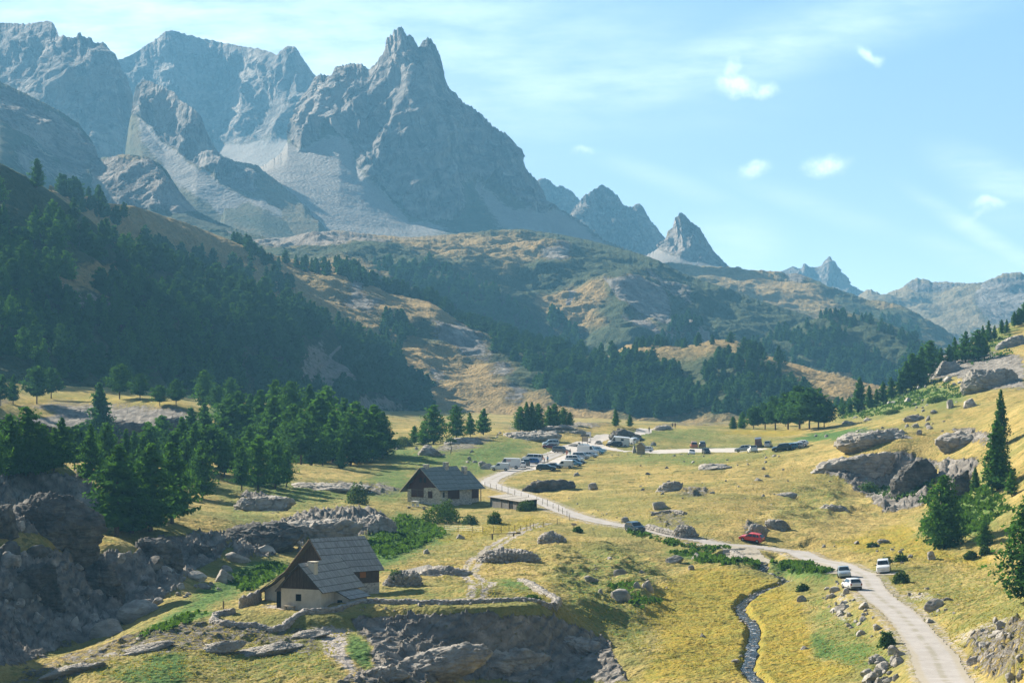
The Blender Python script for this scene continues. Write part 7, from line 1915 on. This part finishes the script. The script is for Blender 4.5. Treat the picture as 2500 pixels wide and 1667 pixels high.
    m = MB(); m.poly([(.0, -.45, 0), (1.0, -.2, 0), (.1, 0, 2.2)]); m.poly([(1.0, -.2, 0), (.3, .7, 0), (.1, 0, 2.2)]); m.poly([(0, -.45, 0), (.1, 0, 2.2), (.3, .7, 0)]); m.build('canvas', 'palewood', r)
    a, b = gp(1202, 1315), gp(1253, 1312)
    r = empty('barrier', a, math.atan2(b.y - a.y, b.x - a.x)); tag(r, 'wooden barrier pole on two posts across the grassy track', 'barrier')
    d = (b - a).length
    for x in (0, d):
        m = MB(); m.box(x - .13, x + .13, -.13, .13, -.3, .95); m.build('post', 'wood', r)
    m = MB(); m.bar((-.5, 0, .92), (d + .9, 0, 1.05), .06, .08); m.build('pole', 'wood', r)
    m = MB(); m.box(d + .45, d + 1.15, -.14, .14, .92, 1.22); m.build('counterweight', 'wood', r)
    for px, py, h, lab in ((545, 1484, 1.1, 'weathered wooden post standing outside the curved stone wall'), (1158, 1192, 1.7, 'tall gate post at the corner of the stone house')):
        k = gp(px, py); m = MB(); m.bar((0, 0, -.3), (.04, 0, h), .09); o = m.build('wooden_post', 'wood'); o.location = k; tag(o, lab, 'post')
    k = gp(2478, 1676)
    r = empty('road_sign', k, R(-8)); tag(r, 'black marker sign on a post at the frame bottom beside the lane', 'sign')
    m = MB(); m.bar((.1, .03, -.3), (.1, .03, 2.0), .04); m.build('post', 'black', r)
    m = MB(); m.slab([(-.22, 0, .7), (.2, 0, .55), (.16, .02, 1.65), (-.2, .02, 1.75)], .03); m.build('panel', 'black', r)

def fence(pxs, h, label, n=None, wires=(.35, .65, .95), lean=.04):
    pts = [gp(*p) for p in pxs]
    r = empty('wire_fence', pts[0]); tag(r, label, 'fence')
    rng = random.Random(len(pxs))
    tops = []
    for p in pts:
        m = MB(); l = Vector((rng.gauss(0, lean), rng.gauss(0, lean), 1)) * h * rng.uniform(.85, 1.15)
        q = p - pts[0]; m.bar(q - Vector((0, 0, .3)), q + l, .055, .05); m.build('post', 'wood', r); tops.append((q, l))
    for w in wires:
        m = MB()
        for (a, la), (b, lb) in zip(tops[:-1], tops[1:]): m.bar(a + la * w, b + lb * w, .012)
        m.build('wire', 'tin', r)

def build_fences():
    fence([(1084, 1293), (1118, 1301), (1153, 1303), (1179, 1304), (1205, 1303), (1224, 1301), (1243, 1298), (1257, 1296), (1271, 1293), (1286, 1291), (1294, 1289), (1302, 1287), (1327, 1284), (1360, 1281)], 1.05, 'post and wire fence along the lower edge of the golden garden')
    fence([(1171, 1189), (1184, 1191), (1198, 1192), (1212, 1195), (1226, 1200), (1240, 1206), (1256, 1212), (1272, 1218), (1290, 1223), (1310, 1228), (1324, 1232), (1336, 1236), (1350, 1242), (1364, 1249), (1374, 1255), (1384, 1262), (1391, 1270)], 1.2, 'post and wire fence beside the lane below the car park')

# ------------------------------------------------------------------ vehicles
CAR_SPEC = {  # length, width, stations: (x, belt z, roof z or None, half width factor)
    'hatch': dict(L=3.95, W=1.70, hood=.78, belt=.90, roof=1.48, cowl=.90, rf=.25, rb=-1.45, tail=-1.93, wheel=.31, wb=2.5),
    'suv': dict(L=4.55, W=1.85, hood=.98, belt=1.08, roof=1.70, cowl=1.05, rf=.45, rb=-1.75, tail=-2.2, wheel=.36, wb=2.66),
    'estate': dict(L=4.55, W=1.78, hood=.82, belt=.94, roof=1.48, cowl=1.0, rf=.30, rb=-1.95, tail=-2.23, wheel=.32, wb=2.65),
    'small_van': dict(L=4.25, W=1.75, hood=.98, belt=1.05, roof=1.82, cowl=1.15, rf=.55, rb=-1.98, tail=-2.08, wheel=.32, wb=2.7, blind=True),
    'minivan': dict(L=4.4, W=1.80, hood=.95, belt=1.02, roof=1.78, cowl=1.2, rf=.55, rb=-1.95, tail=-2.15, wheel=.32, wb=2.7),
    'van': dict(L=5.4, W=2.0, hood=1.15, belt=1.30, roof=2.45, cowl=1.75, rf=1.15, rb=-2.6, tail=-2.66, wheel=.35, wb=3.4, blind=True),
    'minibus': dict(L=4.95, W=1.92, hood=1.08, belt=1.18, roof=1.97, cowl=1.60, rf=.95, rb=-2.3, tail=-2.44, wheel=.34, wb=3.0),
    'camper': dict(L=6.0, W=2.1, hood=1.15, belt=1.35, roof=2.72, cowl=2.1, rf=1.45, rb=-2.9, tail=-2.96, wheel=.35, wb=3.8, blind=True),
}
CARMESH = {}
def car_meshes(kind):
    if kind in CARMESH: return CARMESH[kind]
    S = CAR_SPEC[kind]; L, W = S['L'], S['W']; h = W / 2; xf = L / 2
    belt, roof, hood = S['belt'], S['roof'], S['hood']
    xs = [xf, xf - .06, xf - .22, (xf + S['cowl']) / 2, S['cowl'], (S['cowl'] + S['rf']) / 2, S['rf'], (S['rf'] + S['rb']) / 2, S['rb'], (S['rb'] + S['tail']) / 2, S['tail'], -xf + .02, -xf]
    def top(x):
        if x >= S['cowl']: return None
        if x >= S['rf']: return belt + (roof - .05 - belt) * (S['cowl'] - x) / (S['cowl'] - S['rf'])
        if x >= S['rb']:
            q = (x - S['rb']) / (S['rf'] - S['rb']); return roof - .05 * (2 * q - 1) ** 2 - .03 * (1 - q)
        if x > S['tail']: return roof - .08 - (roof - .08 - belt) * (S['rb'] - x) / (S['rb'] - S['tail'])
        return None
    rings = []
    for x in xs:
        e = 0 if abs(x) < xf - .25 else (abs(x) - (xf - .25)) / .25
        w = h * (1 - .13 * e ** 2)
        lo = .20 + .10 * e
        hz = hood + (belt - hood) * np.clip((xf - x) / (xf - S['cowl']), 0, 1) if x >= S['cowl'] else belt
        if x > xf - .1: hz = hood - .20
        elif x > xf - .25: hz = hood - .05
        if x < S['tail']: hz = belt - .04 if x > -xf + .01 else belt - .25
        t = top(x)
        rw = h * (.76 if not S.get('blind') else .88)
        if t is None: zz = [lo, .42, .62 * hz + .12, hz - .02, hz + .015, hz + .03, hz + .035]; ww = [w * .90, w, w * 1.0, w * .955, w * .80, w * .4, 0]
        else:
            k = (t - belt) / (roof - belt)
            zz = [lo, .42, .62 * hz + .12, hz, t - .05 * k, t - .008, t]; ww = [w * .90, w, w * 1.0, w * .955, h * .955 + (rw - h * .955) * k, (h * .8 + (rw - h * .8) * k) * .86, 0]
        rings.append([(x, a, z) for a, z in zip(ww, zz)] + [(x, -a, z) for a, z in list(zip(ww, zz))[-2::-1]])
    n = len(rings[0])
    V = np.array(rings, float).reshape(-1, 3)
    Fq = [(i * n + j, i * n + j + 1, (i + 1) * n + j + 1, (i + 1) * n + j) for i in range(len(rings) - 1) for j in range(n - 1)]
    Fq += [(i * n + n - 1, i * n, (i + 1) * n, (i + 1) * n + n - 1) for i in range(len(rings) - 1)]
    for i in (0, len(rings) - 1):
        for j in range(n // 2): Fq.append((i * n + j, i * n + j + 1, i * n + n - 2 - j, i * n + n - 1 - j))
    body = mesh_np(kind + '_body', V, np.array(Fq, np.int32), [paint_mat('white', COLORS['white'], 0)], False)
    bm = bmesh.new(); bm.from_mesh(body); bmesh.ops.recalc_face_normals(bm, faces=bm.faces)
    for f in bm.faces: f.smooth = True
    bm.to_mesh(body); bm.free()
    try: body.set_sharp_from_angle(angle=R(38))
    except Exception: pass
    def q(pts, mat, off):
        m = MB(); m.quad(*pts); me = bpy.data.meshes.new('panel'); me.from_pydata(m.v, [], m.f); me.materials.append(M[mat]); return me
    rw = h * (.76 if not S.get('blind') else .88)
    o = .018
    def frontp(t, y):   # point on the windscreen plane
        return (S['cowl'] + (S['rf'] - S['cowl']) * t + o, y, belt + (roof - .05 - belt) * t + o)
    ws = q([frontp(.06, -h * .84), frontp(.06, h * .84), frontp(.92, rw * .86), frontp(.92, -rw * .86)], 'glass', o)
    def backp(t, y): return (S['tail'] + (S['rb'] - S['tail']) * t - o, y, belt + (roof - .08 - belt) * t + o)
    rwn = q([backp(.10, h * .80), backp(.10, -h * .80), backp(.90, -rw * .82), backp(.90, rw * .82)], 'glass', o)
    def sidep(x, t, sg): return (x, sg * (h * .955 + (rw - h * .955) * t + o), belt + (roof - .05 - belt) * t)
    sides = []
    for sg in (1, -1):
        m = MB()
        front = S['cowl'] - .16; xr = S['rb'] + .10
        spans = [(front, S['rf'] - .05, (S['rf'] + S['rb']) / 2 + .30 if not S.get('blind') else S['rf'] - .55)]
        xm = spans[0][2]
        m.quad(sidep(front - .10, .08, sg), sidep(xm, .08, sg), sidep(xm, .84, sg), sidep(S['rf'] - .06, .84, sg))
        if not S.get('blind'):
            xe = xm - .07; mid = xe - (xe - xr) * .62
            m.quad(sidep(xe, .08, sg), sidep(mid, .08, sg), sidep(mid, .84, sg), sidep(xe, .84, sg))
            m.quad(sidep(mid - .07, .10, sg), sidep(xr - .15, .14, sg), sidep(xr + .02, .82, sg), sidep(mid - .07, .84, sg))
        elif kind == 'camper': m.quad(sidep(-.6, .3, sg), sidep(-1.4, .3, sg), sidep(-1.4, .7, sg), sidep(-.6, .7, sg))
        me = bpy.data.meshes.new('side_window'); me.from_pydata(m.v, [], m.f); me.materials.append(M['glass']); sides.append(me)
    tv, tf = [], []
    def cyl(r0, r1, y0, y1, k=16):
        v, f = [], []
        for y, r in ((y0, r0 * .93), (y0 + .03, r0), (y1 - .03, r0), (y1, r0 * .93), (y1, r1)):
            for a in np.linspace(0, 2 * math.pi, k, endpoint=False): v.append((r * math.cos(a), y, r * math.sin(a)))
        for i in range(4):
            for j in range(k): f.append((i * k + j, i * k + (j + 1) % k, (i + 1) * k + (j + 1) % k, (i + 1) * k + j))
        return np.array(v), np.array(f)
    wr = S['wheel']
    v, f = cyl(wr, wr * .62, -.10, .10); tyre = mesh_np('tyre', v, f, [M['tyre']], True)
    v, f = cyl(wr * .63, .02, -.05, .075, 12); rim = mesh_np('rim', v, f, [M['rim']], False)
    m = MB(); m.box(-.075, .075, -.02, .16, -.06, .06); mir = bpy.data.meshes.new('mirror'); mir.from_pydata(m.v, [], m.f); mir.materials.append(M['black'])
    def bx(name, sx, sy, sz, mat):
        m = MB(); m.box(-sx / 2, sx / 2, -sy / 2, sy / 2, -sz / 2, sz / 2); me = bpy.data.meshes.new(name); me.from_pydata(m.v, [], m.f); me.materials.append(M[mat]); return me
    CARMESH[kind] = dict(body=body, ws=ws, rw=rwn, sides=sides, tyre=tyre, rim=rim, mir=mir, head=bx('headlight', .30, .34, .15, 'lamp'), tail=bx('tail_light', .16, .16, .34 if kind != 'hatch' else .26, 'tail'),
                         plate=bx('number_plate', .03, .50, .11, 'plate'), grille=bx('grille', .10, W * .62, .22, 'black'), sill=bx('sill', L * .5, W * .985, .14, 'black'), bump=bx('bumper', .12, W * .80, .16, 'black'))
    return CARMESH[kind]

def car(px, py, heading, kind, color, label, detail=1, group=None, name=None, dy=0.0, toward=None, open_gate=False, mark=False):
    """px, py: the middle of the car's foot in the photograph; heading: degrees in plan, 0 = to the right, 90 = away"""
    S = CAR_SPEC[kind]; Mx = car_meshes(kind)
    x, y = gpt(px, py); y += dy
    if toward is not None:
        a, b = gpt(*toward[0]), gpt(*toward[1]); heading = math.degrees(math.atan2(b[1] - a[1], b[0] - a[0]))
    h = R(heading)
    def zz(dx, dyy): return gz(x + dx * math.cos(h) - dyy * math.sin(h), y + dx * math.sin(h) + dyy * math.cos(h))
    zf, zb, zl, zr = zz(1.2, 0), zz(-1.2, 0), zz(0, .7), zz(0, -.7)
    z = (zf + zb + zl + zr) / 4 + .045
    r = empty(name or {'hatch': 'hatchback_car', 'suv': 'off_road_car', 'estate': 'estate_car', 'minivan': 'people_carrier', 'small_van': 'small_van', 'van': 'panel_van', 'minibus': 'minibus', 'camper': 'campervan'}[kind], (x, y, z), h)
    r.rotation_euler = (max(-.09, min(.09, math.atan2(zl - zr, 1.4))), max(-.12, min(.12, -math.atan2(zf - zb, 2.4))), h)
    tag(r, label, 'van' if kind in ('small_van', 'van', 'minibus') else 'campervan' if kind == 'camper' else 'car', group)
    b = link('body', Mx['body'], r); b.material_slots[0].link = 'OBJECT'; b.material_slots[0].material = paint_mat(color, COLORS[color], 0 if color in ('white', 'red', 'orange') else .3)
    link('windscreen', Mx['ws'], r)
    if kind not in ('van', 'camper'): link('rear_window', Mx['rw'], r)
    for m in Mx['sides']: link('side_window', m, r)
    wx = S['wb'] / 2
    for sx in (wx, -wx):
        for sy in (1, -1):
            w = link('wheel', Mx['tyre'], r, (sx, sy * (S['W'] / 2 - .07), S['wheel']))
            if sy < 0: w.rotation_euler = (0, 0, math.pi)
            link('rim', Mx['rim'], w)
    xf = S['L'] / 2
    for sy in (1, -1):
        link('headlight', Mx['head'], r, (xf - .20, sy * S['W'] * .36, S['hood'] - .16))
        link('tail_light', Mx['tail'], r, (-xf + .06, sy * S['W'] * .41, S['belt'] - .16))
    if detail:
        for sy in (1, -1):
            m = link('mirror', Mx['mir'], r, (S['cowl'] - .30, sy * (S['W'] / 2 - .02), S['belt'] + .06)); m.scale = (1, sy, 1)
        link('number_plate', Mx['plate'], r, (xf - .015, 0, .50)); link('number_plate', Mx['plate'], r, (-xf - .012, 0, .72 if kind != 'suv' else .85))
        link('grille', Mx['grille'], r, (xf - .06, 0, .40)); link('sill', Mx['sill'], r, (0, 0, .24)); link('bumper', Mx['bump'], r, (-xf + .04, 0, .36))
    if open_gate:
        m = MB(); m.slab([(-xf + .1, -.8, 1.93), (-xf + .1, .8, 1.93), (-xf - 1.0, .8, 2.08), (-xf - 1.0, -.8, 2.08)], .05); m.build('tailgate', paint_mat('white', COLORS['white'], 0), r)
        m = MB(); m.box(-xf - .02, -xf + .01, -.75, .75, .6, 1.8); m.build('boot_opening', 'dark', r)
    if mark:
        m = MB()
        for i, wd in enumerate((.16, .12, .18, .12, .14)): m.box(.35 - i * .2, .35 - i * .2 + wd, S['W'] / 2 * .965, S['W'] / 2 * .985, 1.75, 1.93)
        m.build('red_lettering', 'marking', r)
    return r

def build_cars():
    car(1552, 1303, 0, 'suv', 'darkblue', 'dark blue off-road car driving on the lane above the ruined wall', toward=((1500, 1281), (1620, 1299)), dy=1.2)
    car(1839, 1331, 0, 'hatch', 'red', 'bright red small car driving along the lane past the bedded rock', toward=((1900, 1349), (1780, 1326)), dy=3.5)
    car(2064, 1417, 266, 'hatch', 'bluesilver', 'blue-silver small car driving towards the viewer down the lane', dy=1.5)
    car(2083, 1446, 101, 'hatch', 'white', 'white small car seen from behind on the lane beside pale boulders', dy=1.5)
    car(2161, 1399, 262, 'suv', 'white', 'white off-road car facing the viewer, pulled off on the lane side', dy=1.5)
    g = 'cars in the upper car park'
    def c(px, py, hd, kind, col, lab, dy=.8, **k): car(px, py, hd, kind, col, lab, 0, g, None, dy, **k)
    c(1221, 1149, 172, 'small_van', 'white', 'small white van parked nearest the lane bend')
    c(1243, 1145, 172, 'van', 'white', 'tall white delivery van with red lettering behind the small white van', dy=2.5, mark=True)
    c(1270, 1142, 110, 'hatch', 'white', 'white car parked behind the tall delivery van', dy=2.0)
    c(1281, 1138, 100, 'suv', 'grey', 'dark grey car parked between a white car and a bright blue car', dy=2)
    c(1297, 1133, 175, 'hatch', 'blue', 'bright blue car in front of the white minibus')
    c(1299, 1129, 172, 'minibus', 'white', 'white minibus with side windows and an open tailgate', dy=3.0, open_gate=True)
    c(1334, 1150, -6, 'estate', 'darkgreen', 'dark green estate car at the near end of the parking rows')
    c(1354, 1148, -20, 'hatch', 'black', 'black car tucked beside the dark green estate car', dy=3)
    c(1378, 1143, 172, 'small_van', 'white', 'white van parked behind the black car', dy=2.0)
    c(1401, 1141, -12, 'hatch', 'teal', 'teal car at the rear of the white van on the meadow side', dy=2.0)
    c(1408, 1137, -15, 'estate', 'darkblue', 'navy blue estate car behind the teal car', dy=3.0)
    c(1404, 1129, -16, 'minivan', 'white', 'white people carrier in the meadow-side row', dy=2)
    c(1420, 1122, -14, 'minivan', 'silver', 'silver people carrier in the meadow-side row', dy=2)
    c(1442, 1118, -16, 'hatch', 'silver', 'silver small car next to the silver people carrier', dy=2)
    c(1437, 1113, -14, 'van', 'white', 'long white van deep in the meadow-side row', dy=6)
    c(1457, 1111, -16, 'estate', 'teal', 'blue estate car deep in the meadow-side row', dy=5)
    c(1461, 1106, -16, 'estate', 'lightblue', 'light blue car at the upper end of the meadow-side row', dy=5)
    c(1432, 1101, -14, 'suv', 'lightblue', 'grey-blue car at the top of the meadow-side row', dy=3)
    c(1345, 1090, 190, 'minivan', 'bluesilver', 'pale blue people carrier at the grass edge behind the dark red car', dy=5)
    c(1341, 1097, 188, 'hatch', 'darkred', 'dark red car at the grass edge of the upper car park', dy=1)
    c(1369, 1106, -30, 'minivan', 'taupe', 'brown-grey people carrier turning in the upper car park', dy=1)
    c(1511, 1090, 174, 'camper', 'white', 'white high-roofed campervan with a small side window', dy=4)
    c(1500, 1091, 174, 'estate', 'black', 'black estate car in front of the campervan')
    c(1536, 1089, 150, 'small_van', 'white', 'white small van behind the campervan', dy=5)
    c(1546, 1087, 160, 'hatch', 'silver', 'silver car behind the small white van at the stony path', dy=7)
    c(1578, 1104, 175, 'hatch', 'white', 'white car half hidden by the wooden hut', dy=3)
    g = 'cars in the far car park'
    c(1694, 1094, 92, 'minivan', 'orange', 'orange-red car seen from behind at the far car park', dy=1)
    c(1715, 1093, 88, 'suv', 'grey', 'dark grey car beside the orange-red one', dy=1)
    c(1689, 1110, 268, 'hatch', 'white', 'white car facing the viewer at the near edge of the far car park', dy=1)
    c(1725, 1108, 276, 'hatch', 'black', 'black car facing the viewer at the near edge of the far car park', dy=1)
    c(1817, 1103, 176, 'suv', 'silver', 'silver car parked sideways in the far car park', dy=1.5)
    c(1838, 1108, 95, 'suv', 'white', 'white car seen from behind next to the silver one', dy=.5)
    c(1853, 1091, 86, 'van', 'brown', 'tall dark brown van at the back of the far car park', dy=1)
    c(1877, 1092, 78, 'minivan', 'silver', 'silver people carrier beside the dark brown van', dy=1)
    c(1910, 1102, 172, 'suv', 'darkgreen', 'dark green off-road car heading the far row on the dry meadow', dy=1)
    c(1929, 1099, 170, 'estate', 'teal', 'blue car second in the far row', dy=3)
    c(1945, 1097, 168, 'estate', 'silver', 'silver car third in the far row', dy=5)
    c(1961, 1094, 168, 'hatch', 'white', 'white car last in the far row', dy=7)

# ------------------------------------------------------------------ people
def person_mat(key, top, bottom, skin=(.42, .26, .18)):
    b = NB('clothes_' + key); v = b.coord('Object')
    sp = b.N('ShaderNodeSeparateXYZ'); b.L(v, sp.inputs[0]); z = sp.outputs[2]
    c = b.mix(b.rng(z, .93, .95), bottom, top); c = b.mix(b.rng(z, 1.44, 1.46), c, skin)
    c = b.mix(b.rng(z, .08, .10), (.03, .03, .03), c)
    return b.finish(c, .85, None, .1)
def person(px, py, heading, label, top, bottom, pose='stand', hair=(.03, .02, .015), scale=1.0, pack=None, dy=0):
    J = {'pelvis': (0, 0, .95), 'chest': (.02, 0, 1.25), 'neck': (.02, 0, 1.46), 'head': (.03, 0, 1.60), 'crown': (.03, 0, 1.72)}
    st = .26 if pose == 'walk' else .03
    J.update({'hipl': (0, .09, .90), 'kneel': (st * .6 + .02, .10, .50), 'ankl': (st, .10, .09), 'toel': (st + .16, .11, .04), 'hipr': (0, -.09, .90), 'kneer': (-st * .3 + .03, -.10, .50), 'ankr': (-st, -.10, .10), 'toer': (-st + .15, -.11, .04),
              'shl': (.0, .18, 1.40), 'ell': (-.06 - st * .3, .23, 1.14), 'wrl': (.04 - st * .3, .24, .90), 'hal': (.07 - st * .3, .24, .80), 'shr': (.0, -.18, 1.40), 'elr': (-.04 + st * .3, -.23, 1.14), 'wrr': (.10 + st * .3, -.24, .92), 'har': (.14 + st * .3, -.24, .83)})
    if pose == 'bend':
        for k in ('chest', 'neck', 'head', 'crown', 'shl', 'ell', 'wrl', 'hal', 'shr', 'elr', 'wrr', 'har'):
            x, y, z = J[k]; dz = z - .95; a = R(28); J[k] = (x * math.cos(a) + dz * math.sin(a), y, .95 + dz * math.cos(a) - x * math.sin(a))
    E = [('pelvis', 'chest'), ('chest', 'neck'), ('neck', 'head'), ('head', 'crown'), ('pelvis', 'hipl'), ('hipl', 'kneel'), ('kneel', 'ankl'), ('ankl', 'toel'), ('pelvis', 'hipr'), ('hipr', 'kneer'), ('kneer', 'ankr'), ('ankr', 'toer'),
         ('neck', 'shl'), ('shl', 'ell'), ('ell', 'wrl'), ('wrl', 'hal'), ('neck', 'shr'), ('shr', 'elr'), ('elr', 'wrr'), ('wrr', 'har')]
    rad = dict(pelvis=.15, chest=.16, neck=.06, head=.10, crown=.08, hipl=.10, kneel=.065, ankl=.045, toel=.035, hipr=.10, kneer=.065, ankr=.045, toer=.035, shl=.065, ell=.045, wrl=.032, hal=.04, shr=.065, elr=.045, wrr=.032, har=.04)
    names = list(J)
    me = bpy.data.meshes.new('person'); me.from_pydata([J[k] for k in names], [(names.index(a), names.index(b)) for a, b in E], [])
    o = bpy.data.objects.new('person', me); COL.objects.link(o)
    md = o.modifiers.new('skin', 'SKIN'); md.use_smooth_shade = True
    for i, k in enumerate(names):
        sv = me.skin_vertices[0].data[i]; sv.radius = (rad[k], rad[k] * (.8 if k in ('chest', 'pelvis') else 1)); sv.use_root = (k == 'pelvis')
    o.modifiers.new('sub', 'SUBSURF').render_levels = 1
    me.materials.append(person_mat(label[:12], top, bottom))
    b = gp(px, py); b.y += dy; b.z = gz(b.x, b.y) + .04
    o.location = b; o.rotation_euler = (0, 0, R(heading)); o.scale = (scale,) * 3
    tag(o, label, 'person')
    v, f = ico(2); hx = J['crown']
    v = v * np.array([.115, .105, .10]) + np.array([hx[0] - .02, 0, hx[2] - .02])
    link('hair', mesh_np('hair', v, f, [flat_mat('hair_' + label[:8], hair, .8)], True), o)
    return o

def build_people():
    person(1329, 1131, 200, 'person in orange top standing at the open minibus tailgate', (.55, .16, .06), (.02, .02, .03), 'bend')
    person(1337, 1130, 100, 'person in blue top with a dark backpack behind the minibus', (.10, .25, .42), (.03, .03, .035), 'stand')
    person(1384, 1114, 250, 'person with bare shoulders and red shorts walking in the car park', (.50, .22, .12), (.35, .06, .04), 'walk')
    person(1392, 1113, 255, 'person in dark top and turquoise shorts walking in the car park', (.05, .06, .08), (.15, .38, .36), 'walk')
    person(1585, 1054, 80, 'hiker in black walking up the stony path', (.02, .02, .025), (.03, .03, .035), 'walk')
    person(1642, 1047, 90, 'dark-clothed hiker ahead on the crest of the meadow', (.04, .05, .06), (.03, .03, .03), 'walk', dy=0)
    person(1649, 1047, 90, 'second hiker on the crest, in a red-brown jacket', (.20, .08, .05), (.04, .04, .05), 'walk', dy=1)
    person(1547, 1079, 0, 'person in beige standing behind the white small van', (.45, .36, .24), (.12, .11, .10), 'stand', dy=2)
build_far()
GV, GC, GX, GY = build_ground()
build_haze()
build_barn()
build_house()
build_shed()
build_walls()
build_fences()
build_cars()
build_people()
build_trees()
build_shrubs()
build_rocks()
build_cover()
